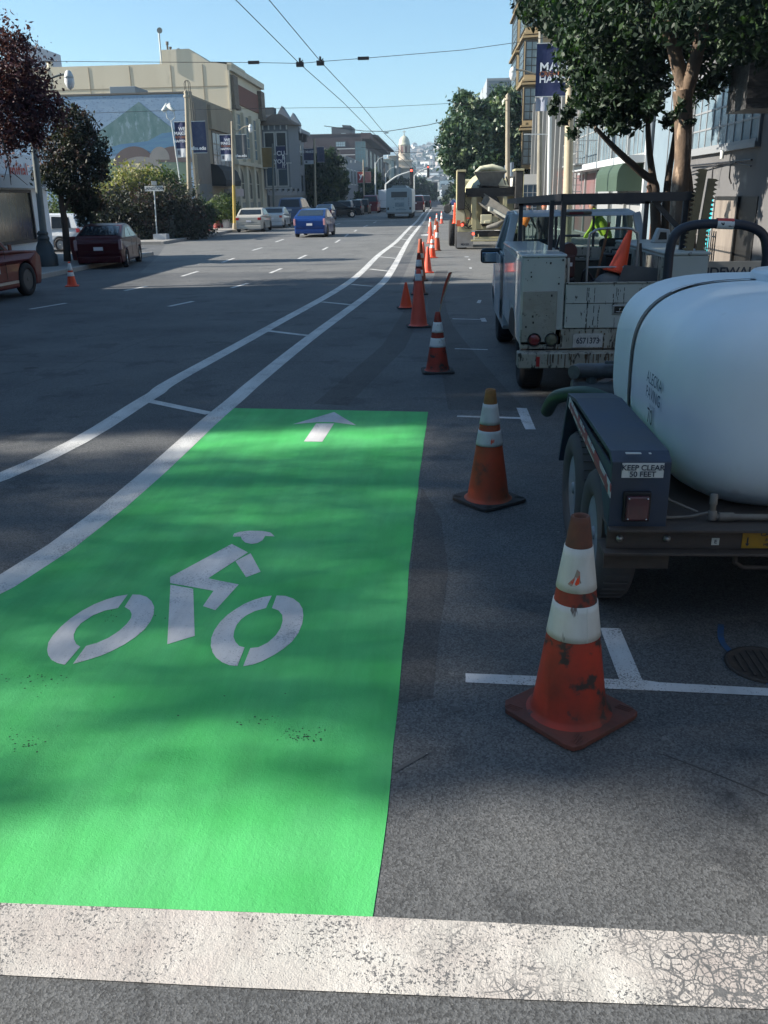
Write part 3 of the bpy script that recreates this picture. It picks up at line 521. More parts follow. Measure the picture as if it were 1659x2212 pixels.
boxp('rear_access_panel',mat('tread_plate',(.30,.30,.27),.6,c2=(.22,.21,.18),vs=5,spot=(.04,.035,.03),ss=24,st=.6,bump=.6,bs=90),.845,1.19,9.186,9.199,.66,1.17,bev=.004)
tg=boxp('tailgate',dw,1.275,2.225,9.19,9.235,.80,1.235,bev=.006); boxp('tailgate_rim',dw2,1.272,2.228,9.182,9.24,1.236,1.252,bev=.004)
b=B(); b.box(1.275,2.225,9.1865,9.1895,1.045,1.05); b.build('tailgate_seam',tar,tg)
b=B(); rnd=random.Random(4)
for k in range(17):
    x=rnd.uniform(1.29,2.1); z=rnd.uniform(.9,1.22); l=rnd.choice([.02,.03,.06,.1,.2]); 
    if k<5: x=(1.49,1.5,1.56,1.78,1.86)[k]+rnd.uniform(-.01,.01); z=1.2; l=.36
    zz=z
    while zz>max(z-l,.82):
        s=rnd.uniform(.03,.09) if k<5 else rnd.uniform(.012,.03); xx=x+rnd.uniform(-.004,.004); wq=rnd.uniform(.0015,.0035); b.box(xx-wq,xx+wq,9.1875,9.1895,zz-s,zz); zz-=s*rnd.uniform(.9,1.6)
for k in range(16):
    x=rnd.uniform(.86,1.24); z=rnd.uniform(.68,1.48); s=rnd.uniform(.003,.009); b.box(x-s,x+s,9.184,9.1855,z-s,z+s*1.5)
b.build('tar_drips',tar,tg)
b=B(); b.box(1.745,1.885,9.175,9.189,.935,1.03); h_=b.build('latch_plate',steel,tg,bevel=.008)
b=B(); b.box(1.765,1.865,9.170,9.1745,.95,1.015); b.build('latch_recess',tar,h_); b=B(); b.tube([(1.78,9.165,.965),(1.815,9.16,.962),(1.815,9.16,.985),(1.807,9.16,.998),(1.823,9.16,.998),(1.815,9.16,.985),(1.815,9.16,.962),(1.85,9.165,.965)],.0035,6); b.build('latch_handle',chrome,h_)
boxp('bed_floor',dw2,1.26,2.24,9.24,11.8,.78,.82); boxp('bed_inner_wall',dw2,1.262,1.28,9.25,11.8,.82,1.48,bev=0); boxp('bed_inner_wall',dw2,2.22,2.238,9.25,11.8,.82,1.48,bev=0); boxp('bulkhead',dw2,1.28,2.22,11.75,11.8,.82,1.45,bev=0)
sill=boxp('rear_sill',dw2,.835,2.65,9.2,9.32,.59,.79,bev=.006)
bmp=boxp('bumper',dw2,.80,2.68,9.02,9.22,.42,.575,bev=.012)
def disc(name,m,par,x,y,z,r,d=.02,ringm=None,rr=.012):
    M=Matrix.Translation((x,y,z))@Matrix.Rotation(R(90),4,'X'); b=B(); b.lathe([(r,0),(r,d*.7),(r*.85,d),(0,d*1.15)],20,M=M); o=b.build(name,m,par)
    if ringm:
        b=B(); b.lathe([(r+rr,0),(r+rr,d*1.1),(r+.001,d*1.1),(r+.001,0)],20,M=M); b.build('lamp_ring',ringm,o)
    return o
disc('tail_light',dimred,st,.975,9.199,.685,.058,.02,black); disc('reverse_light',mat('grimy_clear_lens',(.16,.16,.11),.4,c2=(.08,.08,.05),vs=20),st,1.15,9.199,.685,.058,.02,black); disc('tail_light',dimred,st,2.5,9.199,.685,.058,.02,black)
b=B(); b.box(1.37,1.67,9.186,9.196,.605,.745); p=b.build('license_plate',mat('worn_plate',(.5,.5,.5),.5,c2=(.3,.29,.27),vs=12,spot=(.1,.08,.06),ss=18,st=.58),st); text('6S71373',.085,face(1.52,9.1845,.67),textb,p,ext=.001,sx=.8)
b=B(); b.box(.985,1.02,9.012,9.0185,.44,.54); b.build('reflector_strip',mat('reflector_red',(.3,.02,.02),.4),bmp)
b=B(); 
for k in range(60):
    x=rnd.uniform(1.1,2.6); l=rnd.uniform(.02,.12); b.box(x-.004,x+.004,9.013,9.0185,.56-l,.565)
for k in range(50):
    x=rnd.uniform(.86,2.6); z=rnd.uniform(.6,.77); l=rnd.uniform(.01,.05); b.box(x-.005,x+.005,9.193,9.1985,z-l,z)
b.build('grime_streaks',rustm,bmp)
for x in(1.03,2.46):
    wheel(st,(x,10.15,.38),.38,.26,.55,-1 if x<2 else 1,rimw)
for x in(.99,2.5): wheel(st,(x,13.55,.38),.38,.25,.55,-1 if x<2 else 1,rimw)
# cab body in profile: y along the truck
prof=[(11.95,.45),(11.95,1.36),(13.7,1.36),(14.1,1.30),(15.2,1.20),(15.35,1.12),(15.4,.5),(15.3,.42),(13.98,.42)]+[(13.55+.44*math.cos(a),.40+.42*math.sin(a)) for a in [R(x) for x in range(5,180,25)]]+[(13.1,.42),(12.0,.40)]
def cabx(v):
    s=(v.x-1.745); k=1.0
    if v.z<.7: k-=.05*(.7-v.z)/.3
    if v.z>1.2: k-=.04
    if v.y>14.6: k-=.10*(v.y-14.6)/.8
    return Vector((1.745+s*k,v.y,v.z))
b=B(); b.prism(prof,.80,2.69,'x',fx=cabx); b.build('cab_body',bw,st,bevel=.045,seg=3)
# side doors of the cab and utility side bands
b=B(); b.box(.792,.80,12.0,13.05,.52,1.34); b.build('door',bw,st,bevel=.006)
b=B(); b.box(.822,.829,9.25,10.0,.66,1.46);b.box(.822,.829,10.62,11.2,.66,1.46);b.box(.822,.829,11.22,11.82,.66,1.46);b.box(.822,.829,10.02,10.6,.92,1.46); b.build('side_door',bw,st,bevel=.006)
b=B(); b.prism([(9.7+.0,.62)]+[(10.15+.47*math.cos(a),.60+.30*math.sin(a)) for a in [R(x) for x in range(180,-1,-20)]],.818,.8215,'x'); b.build('wheel_arch',tar,st)
# greenhouse: roof, pillars (open frames) and glass
def gy(z,y0,y1): return y0+(y1-y0)*(z-1.36)/(1.84-1.36)
def gx(z,s): return 1.745+s*(.905-.115*(z-1.36)/.48)
rf=B(); rf.prism([(12.06,1.815),(12.10,1.865),(12.5,1.895),(13.05,1.885),(13.2,1.84),(13.2,1.81)],.985,2.505,'x'); rf.build('roof',bw,st,bevel=.03,seg=3)
for s in(-1,1):
    b=B(); b.bar((gx(1.36,s)*1-.02*s,11.99,1.34),(gx(1.83,s)-.02*s,12.1,1.85),.10,.09,up=(0,1,0)); b.build('pillar',bw,st,bevel=.01); b=B(); b.bar((gx(1.36,s)-.03*s,13.85,1.33),(gx(1.84,s)-.03*s,13.15,1.85),.07,.07); b.build('pillar',bw,st,bevel=.01); b=B(); b.bar((gx(1.36,s)-.03*s,12.95,1.33),(gx(1.84,s)-.03*s,12.8,1.85),.05,.06); b.build('pillar',bw,st,bevel=.01)
seeg=bpy.data.materials.new('tinted_cab_glass'); seeg.use_nodes=True; _n=seeg.node_tree; _b=_n.nodes['Principled BSDF']; _t=_n.nodes.new('ShaderNodeBsdfTransparent'); _t.inputs[0].default_value=(.62,.72,.7,1); _x=_n.nodes.new('ShaderNodeMixShader'); _x.inputs[0].default_value=.13; _b.inputs['Roughness'].default_value=.05; _b.inputs['Base Color'].default_value=(.03,.05,.06,1); _n.links.new(_t.outputs[0],_x.inputs[1]); _n.links.new(_b.outputs[0],_x.inputs[2]); _n.links.new(_x.outputs[0],_n.nodes['Material Output'].inputs[0])
b=B(); b.add([(.93,12.0,1.38),(2.56,12.0,1.38),(2.46,12.1,1.82),(1.03,12.1,1.82)],[(0,1,2,3)]); rw=b.build('rear_window',seeg,st,fix=False)
b=B()
for x in(1.5,1.98): b.bar((x,11.99,1.37),(x,12.09,1.83),.03,.02)
b.bar((.93,11.99,1.375),(2.56,11.99,1.375),.03,.03);b.build('window_bar',tar,rw)
b=B(); b.add([(.90,13.83,1.37),(2.59,13.83,1.37),(2.46,13.18,1.82),(1.03,13.18,1.82)],[(0,1,2,3)]); b.build('windshield',seeg,st,fix=False)
for s in(-1,1):
    b=B(); b.add([(gx(1.38,s),12.12,1.38),(gx(1.38,s),13.7,1.38),(gx(1.8,s),13.12,1.8),(gx(1.8,s),12.16,1.8)],[(0,1,2,3)]); b.build('side_window',seeg,st,fix=False)
b=B(); b.box(1.55,1.95,12.03,12.075,1.835,1.878); q=b.build('brake_light_bar',mat('brake_housing',(.16,.13,.09),.5),st,bevel=.02,seg=3)
b=B(); b.box(1.66,1.84,12.018,12.0285,1.843,1.87); b.build('brake_lens',dimred,q)
for x in(1.15,2.15):
    boxp('seat_back',mat('seat_cloth',(.05,.05,.055),.9),x,x+.42,12.45,12.6,.95,1.52,bev=.05)
# mirror
b=B(); b.box(.62,.665+.12,12.9,12.98,1.22,1.37); mr_=b.build('mirror',mat('mirror_black',(.012,.012,.015),.35),st,bevel=.03,seg=3); b=B(); b.box(.63,.75,12.892,12.899,1.235,1.33); b.build('mirror_glass',mat('mirror_glass',(.5,.6,.7),.05,1.),mr_,bevel=.01)
# carry the mirror farther out so it clears the side boxes
mr_.scale=(1.9,1,1.35); mr_.location=(-.60-.0,-.0,-.46)
# black pipe rack
b=B()
for x in(1.27,2.49): 
    b.bar((x,9.62,1.0),(x,9.62,2.06),.05)
for x in(1.03,2.6): b.bar((x,11.9,1.45),(x,11.9,2.02),.05)
b.bar((1.25,9.6,2.05),(2.56,9.6,2.05),.05,.085); b.bar((1.0,11.9,2.0),(2.64,11.9,2.0),.05,.085)
b.bar((1.26,9.6,2.06),(1.0,11.9,2.02),.05,.07); b.bar((2.52,9.6,2.06),(2.62,11.9,2.02),.05,.07); b.bar((1.0,11.9,2.02),(1.0,13.6,2.0),.05,.06); b.bar((2.62,11.9,2.02),(2.62,13.6,2.0),.05,.06); b.bar((1.0,13.6,2.0),(2.62,13.6,2.0),.05,.06)
b.bar((1.7,9.6,2.05),(1.75,13.6,2.0),.04,.05); b.bar((2.17,9.66,2.02),(2.47,9.66,1.72),.03,.05); b.bar((1.18,9.9,1.52),(1.18,9.9,2.03),.045)
b.build('pipe_rack',blackm,st)
# load in the bed - each its own thing
cone('plain red cone lying tilted on the load in the truck bed',(1.84,9.62,1.30),.46,.13,org,org,tilt=(R(-4),R(16)),n=24)
def thing1(name,label,cat,b,m,loc=(0,0,0),group=None,**k):
    o=b.build(name,m,**k); o.location=loc; return tag(o,label,cat,group)
b=B(); b.tube(smoothpath([(0,0,0),(0,0,.52),(.04,0,.6),(.12,0,.63),(.38,0,.63),(.46,0,.6),(.5,0,.52),(.5,0,0)],4),.013,10); b.tube([(0,0,.25),(.5,0,.25)],.01,8); b.box(-.02,.52,-.05,.08,0,.04); thing1('hand_truck_handle','bent grey tube handle frame standing in the truck bed behind the tailgate','handle frame',b,steel,(1.53,9.55,1.12))
t=T('plate_compactor','dark petrol plate compactor with a red engine in the truck bed, left side','compactor',(1.38,10.1,1.05))
b=B(); b.box(-.07,.09,-.1,.1,.18,.42); b.lathe([(.09,-.08),(.1,0),(.09,.08)],16,c=(.02,0,.45),M=Matrix.Rotation(R(90),4,'X')); b.build('engine',mat('dull_red_engine',(.14,.035,.03),.5,c2=(.04,.03,.03),vs=9),t,bevel=.02)
b=B(); b.box(-.12,.14,-.15,.15,-.2,.0); b.box(-.08,.1,-.1,.1,0,.18); b.build('base_plate',blackm,t,bevel=.02); b=B(); b.box(-.02,.06,-.104,-.1,.3,.34); b.build('engine_label',platem,t); b=B(); b.tube([(-.1,0,0),(-.14,-.1,.4),(-.1,-.15,.62),(.12,-.15,.62)],.014); b.build('handle',blackm,t)
b=B(); b.lathe([(.16,0),(.2,.1),(.19,.22),(.12,.3),(.05,.33),(0,.33)],12); thing1('asphalt_bag','slumped grey sack of patching material in the truck bed','sack',b,mat('grey_sacking',(.17,.17,.16),.9,c2=(.10,.1,.1),vs=6,bump=.8,bs=14),(1.78,9.6,.98))
b=B(); b.prism([(-.2,0),(.25,0),(.28,.28),(-.1,.32)],-.012,.012,'y'); thing1('square_shovel_blade','grey sheet metal pan leaning in the truck bed under the red cone','metal pan',b,mat('dull_pan',(.10,.105,.11),.6,c2=(.07,.07,.07),vs=6),(1.98,9.42,1.08))
for k,(x,y,h,tl,lab) in enumerate([(1.33,9.42,.42,.0,'short white stake standing in the left corner of the truck bed'),(1.62,9.9,.75,.25,'brown wooden shovel handle leaning in the truck bed'),(2.12,9.5,.55,-.1,'rust coloured handle standing right of the red cone'),(2.35,10.2,.6,.3,'black rubber hose end standing in the right of the truck bed')]):
    b=B(); b.tube([(0,0,-.2),(tl*h,.1,h)],.014,8); thing1(['stake','shovel','pick','hose_end'][k],lab,['stake','shovel','pick','hose'][k],b,[mat('stake_white',(.5,.48,.42),.7),mat('old_wood',(.16,.09,.05),.8),rust,black][k],(x,y,1.05),group='long tools in the truck bed')
for k,(x,y,z,c,lab) in enumerate([(2.05,9.9,1.17,(.30,.02,.02),'loose tangle of red hose heaped in the truck bed'),(1.66,9.7,1.2,(.03,.03,.035),'loop of black cable hanging over the sack in the truck bed')]):
    b=B(); rn=random.Random(k+7); P_=[(rn.uniform(-.18,.2),rn.uniform(-.1,.1),rn.uniform(-.06,.14)) for q in range(9)]; b.tube([Vector(p) for p in smoothpath([Vector(q) for q in P_],5)],.013 if k else .018,8); thing1('hose_coil',lab,'hose',b,mat('hose_%d'%k,c,.5),(x,y,z))
b=B(); b.lathe([(.0,0),(.13,0),(.15,.36),(.14,.36),(.125,.02),(0,.02)],20); thing1('plastic_bucket','pale blue plastic drum in the right of the truck bed','bucket',b,mat('blue_drum',(.10,.17,.26),.5,c2=(.07,.1,.14),vs=7),(2.38,10.5,.95+.17))
b=B(); b.box(-.18,.18,-.12,.12,0,.22); b.box(-.14,.14,-.125,.125,.05,.19); thing1('red_fuel_can','red fuel can low in the truck bed near the right side','fuel can',b,mat('red_plastic',(.35,.015,.02),.45),(2.13,9.5,1.0),bevel=.02)
for k,(x,y,z,w_,h_,c_,nm,lab) in enumerate([(1.36,10.6,1.03,.28,.5,(.03,.04,.06),'tool_box','tall navy tool box at the left rear of the truck bed'),(2.1,10.9,1.03,.34,.46,(.012,.012,.014),'battery_case','black case behind the blue drum in the truck bed'),(1.7,11.3,1.03,.5,.36,(.09,.08,.06),'plywood_box','dull brown plywood box against the truck cab'),(2.12,9.8,1.02,.16,.3,(.16,.03,.02),'oil_can','dark red oil can right of the tilted cone')]):
    b=B(); b.box(-w_/2,w_/2,-.15,.15,0,h_*.8); b.box(-w_/2-.01,w_/2+.01,-.16,.16,h_*.8,h_*.86); b.bar((-w_*.25,0,h_*.95),(w_*.25,0,h_*.95),.02); b.bar((-w_*.25,0,h_*.86),(-w_*.25,0,h_*.95),.02); b.bar((w_*.25,0,h_*.86),(w_*.25,0,h_*.95),.02); thing1(nm,lab,'box' if k<3 else 'can',b,mat(nm+'_paint',c_,.6,c2=tuple(q*.6 for q in c_),vs=8),(x,y,z),bevel=.01)
b=B(); b.box(1.28,2.2,9.7,11.6,.83,1.02); thing1('tool_pile','dark heap of folded tarps and tools filling the truck bed','load',b,mat('tarp_dark',(.03,.03,.035),.9,bump=1,bs=9),bevel=.05)
# toothed kerb bars
tooth=mat('tan_lute_bar',(.22,.17,.09),.7,c2=(.15,.11,.06),vs=7)
for k,(xa,xb,za,zb,lab) in enumerate([(2.50,2.60,1.25,2.30,'longer tan toothed bar leaning upright at the truck corner, left one of two'),(2.60,2.69,1.22,2.21,'shorter tan toothed bar leaning upright at the truck corner, right one of two')]):
    b=B(); b.bar((xa,9.45,za),(xb,9.5,zb),.07,.035,up=(0,1,0)); d=Vector((xb-xa,.05,zb-za)); n=24
    sgn=-1 if k==0 else 1; px_=Vector((sgn,0,-sgn*d.x/d.z))
    for i in range(n):
        p=Vector((xa,9.45,za))+d*((i+.3)/n); q=d/n; o_=px_*.034
        f=[p+o_-Vector((0,.015,0)),p+o_+q*.75-Vector((0,.015,0)),p+o_+px_*.035+q*.37-Vector((0,.015,0))]; g=[v+Vector((0,.03,0)) for v in f]
        b.add(f+g,[(0,1,2),(3,5,4),(0,3,4,1),(1,4,5,2),(2,5,3,0)])
    thing1('toothed_bar',lab,'toothed bar',b,tooth,group='tan toothed bars on the truck')
t=T('closure_sign','white folding sign board reading SIDEWALK CLOSED beside the truck','sign',(0,0,0)); b=B(); b.box(2.76,4.1,10.0,10.03,1.0,1.38); b.build('board',mat('sign_board',(.34,.33,.30),.6,c2=(.26,.25,.22),vs=6),t); text('SIDEWALK',.125,face(3.14,9.995,1.27),textb,t,sx=1.1); text('CLOSED',.15,face(3.14,9.995,1.1),textb,t,sx=1.1); b=B()
for x in(2.8,4.0): b.bar((x,10.05,0),(x,10.02,1.35),.04)
b.build('legs',steel,t)
t=T('plastic_crate','pale grey handheld lamp case on the truck side box','case',(2.60,11.0,1.53)); b=B(); b.prism([(-.11,0),(.11,0),(.08,.15),(-.05,.17)],-.07,.07,'y'); b.build('case',mat('case_grey',(.36,.38,.38),.5),t,bevel=.015); b=B(); b.prism([(-.05,.04),(.05,.04),(.04,.12),(-.03,.125)],-.074,-.0705,'y'); b.build('window',tar,t)
# ---------------------------------------------------------------- concrete mixer truck
mx=T('concrete_mixer_truck','cream concrete mixer truck with its chute lowered, parked beyond the cones','mixer truck',(1.98,37.6,0),0)
cr=mat('cream_paint',(.50,.46,.27),.45,c2=(.42,.37,.22),vs=2,spot=(.18,.16,.11),ss=6,st=.64); crg=mat('cement_grey',(.10,.10,.09),.8,c2=(.2,.19,.17),vs=5); crd=mat('dark_grease_and_cavity',(.02,.02,.02),.7,c2=(.045,.042,.04),vs=6)
tilt=Matrix.Translation((0,.5,2.25))@Matrix.Rotation(R(-99),4,'X')
b=B(); b.lathe([(.42,-.2),(.5,0),(.72,.5),(.98,1.4),(1.05,2.4),(.95,3.4),(.55,4.3),(0,4.5)],28,M=tilt); b.build('drum',cr,mx)
b=B(); b.lathe([(.36,-.22),(.42,-.22),(.42,-.1)],24,M=tilt); b.build('drum_mouth',crd,mx)
b=B(); 
for (y0,y1) in((0,0),): 
    vs=[(-.62,-.25,2.93),(.62,-.25,2.93),(.62,.45,2.97),(-.62,.45,2.97),(-.32,-.1,2.42),(.32,-.1,2.42),(.3,.3,2.42),(-.3,.3,2.42)]; b.add(vs,[(0,1,5,4),(1,2,6,5),(2,3,7,6),(3,0,4,7),(4,5,6,7)])
b.bar((-.62,-.25,2.94),(.62,-.25,2.94),.04); b.build('hopper',crg,mx)
b=B(); b.tube([(-.6,.3,2.9),(-.35,.3,3.08),(.1,.35,3.13),(.5,.3,3.03),(.68,.3,2.93)],[.05,.1,.12,.1,.04],10); b.build('drum_top_ring',mat('cream_bright',(.6,.58,.42),.4),mx)
for s in(-1,1):
    b=B(); b.prism([(-.5,1.55),(-.5,2.95),(.9,2.95),(1.1,2.4),(1.1,1.9),(.2,1.5)],s*1.13-.15,s*1.13+.15,'x'); o=b.build('high_fender',crd,mx,bevel=.03)
    b=B(); b.box(s*1.13-.18,s*1.13+.18,-.55,.9,2.95,3.03); b.box(s*1.3-.012,s*1.3+.012,-.5,1.0,1.6,2.97); b.build('fender_cap',cr,o,bevel=.02)
b=B()
for s,x in((-1,-.60),(1,.62)): b.prism([(x-.10,.75),(x+.10,.75),(x+.07,2.0),(x-.09,2.0)],-.35,-.2,'y')
b.box(-.6,.62,-.25,-.1,.75,.9); b.prism([(-.5,.8),(-.2,.8),(-.5,1.25)],-.33,-.28,'y'); b.prism([(.53,1.2),(.95,1.35),(1.1,2.1),(.72,2.2)],-.1,-.05,'y'); b.box(-1.2,-.72,-.1,.6,1.0,2.2); b.build('rear_frame',cr,mx,bevel=.01)
b=B(); b.box(-.95,1.0,-.32,-.12,2.1,2.35); b.lathe([(.36,0),(.36,.06),(0,.06)],18,M=Matrix.Translation((.05,-.22,1.72))@Matrix.Rotation(R(90),4,'X')); b.box(-.92,1.0,-.34,-.3,2.2,2.26); b.tube([(-.5,-.35,2.45),(.3,-.35,2.4),(1.0,-.35,2.35)],.02,6); b.box(-.9,1.0,-.32,-.2,2.02,2.12); b.tube([(.62,-.4,2.75),(.72,-.4,2.45)],.03,6); b.tube([(.5,-.4,2.75),(.6,-.4,2.45)],.03,6); b.prism([(-.28,1.35),(.35,1.25),(.25,1.9),(-.05,2.0),(-.3,1.9)],-.2,.1,'y'); b.build('discharge_collar',crd,mx)  # the dark disc paints in the shade of the open cavity
b=B(); P0=Vector((-.35,-.35,1.98)); P1=Vector((1.25,-.95,.95)); d=(P1-P0).normalized(); nrm=Vector((0,-1,.3)).normalized(); sdv=d.cross(nrm).normalized()
n=8; vs=[]
for i,p in enumerate((P0,P1)):
    for k in range(n+1):
        a=math.pi*k/n; vs.append(p+sdv*math.cos(a)*.20-Vector((0,0,1))*math.sin(a)*.2)
b.add(vs,[(k,k+1,n+2+k,n+1+k) for k in range(n)]); b.bar(P0-sdv*.2,P1-sdv*.2,.04); b.bar(P0+sdv*.2,P1+sdv*.2,.04)
b.build('chute',crg,mx)
b=B(); Q0=Vector((.1,-.75,1.55)); Q1=Vector((1.15,-1.1,.95)); b.bar(Q0,Q1,.22,.10); b.tube([(.0,-.8,1.65),(.0,-.8,1.48)],.09,10); b.build('chute_extension',mat('chute_white',(.5,.5,.44),.5,c2=(.3,.3,.26),vs=9),mx,bevel=.01)
b=B(); b.tube([(-.1,-.6,.86),(.3,-.75,.95),(.55,-.7,1.1)],[.07,.12,.05],8); b.build('spare_chute_tip',crg,mx)
b=B(); rn=random.Random(3)
for k in range(5): b.tube(smoothpath([Vector((-1.05+rn.uniform(-.15,.2),-.4,1.9-rn.random()*.3)),Vector((-.95+rn.uniform(-.2,.3),-.48,1.4)),Vector((-.9+rn.uniform(-.2,.2),-.5,.9)),Vector((-.7,-.45,.75+rn.random()*.3))],5),.012,6)
b.build('hydraulic_hose',black,mx)
b=B(); b.box(-.35,.1,-.5,-.3,1.0,1.35); b.box(.1,.35,-.45,-.3,1.05,1.3); b.box(-.2,.05,-.55,-.45,1.02,1.12); b.build('water_valve_block',mat('cream_bright2',(.55,.53,.38),.5),mx,bevel=.02)
b=B(); b.box(-.6,.5,-.42,-.36,.42,.50); b.box(-.72,.95,-.42,-.36,.33,.40); b.bar((-.42,-.4,.42),(-.42,-.4,.62),.04); b.bar((.45,-.4,.42),(.45,-.4,.62),.04); b.box(.45,1.15,-.35,-.2,.62,.82); b.box(-1.25,-.7,-.35,-.2,.70,.9); b.build('rear_bumper',cr,mx,bevel=.01)
b=B(); b.box(-.55,.45,-.3,0,.44,.72); b.build('chassis_end',crd,mx)
for x,z in((-.63,.62),(.62,.62),(-1.08,.97),(1.0,.95)): disc('tail_light',litred,mx,x,-.36,z,.055,.02,black)
b=B(); b.box(.65,1.25,-.05,-.02,.1,.6); b.build('mud_flap',black,mx); b=B(); b.box(-1.28,-.62,-.05,-.02,.08,.68); fl=b.build('mud_flap',mat('flap_grey',(.28,.29,.3),.7,c2=(.22,.22,.22),vs=5),mx); text('MIXER',.12,face(-.95,-.055,.2),textb,fl)
for s in(-1,1):
    for y in(.6,2.0): wheel(mx,(s*1.08,y,.5),.5,.5,.5,s,rimw)
wheel(mx,(-1.45,3,.55),.55,.26,.5,-1,rimw)
b=B(); b.box(-1.33,-.98,-.12,-.06,1.0,1.95); b.build('side_panel',mat('cream_lit_panel',(.62,.60,.45),.45,c2=(.52,.5,.36),vs=4),mx,bevel=.01)  # lighter cream puts sunlight on the left side into the colour
b=B(); b.box(-.45,.45,-.2,8.0,.75,1.0); b.build('chassis',crd,mx); b=B(); b.prism([(6.0,.9),(6.0,2.75),(7.2,2.8),(7.6,1.9),(8.4,1.7),(8.5,.7),(6.0,.7)],-1.15,1.15,'x'); b.build('cab',cr,mx,bevel=.06)
b=B(); b.add([(-1.25,-.37,.9),(-1.05,-.37,1.12),(-.9,-.37,.98)],[(0,1,2)]); b.box(-1.3,-1.15,-.4,-.37,.92,1.15); b.build('hazard_triangle',mat('hazard_orange',(.6,.12,.05),.5),mx)
cone('red cone hung upright on the left flank of the mixer truck',(.62,38.0,1.0),.8,.12,org,org,n=16); cone('second red cone carried behind the hose bundle of the mixer truck',(1.16,37.6,1.2),.6,.12,org,org,n=16)
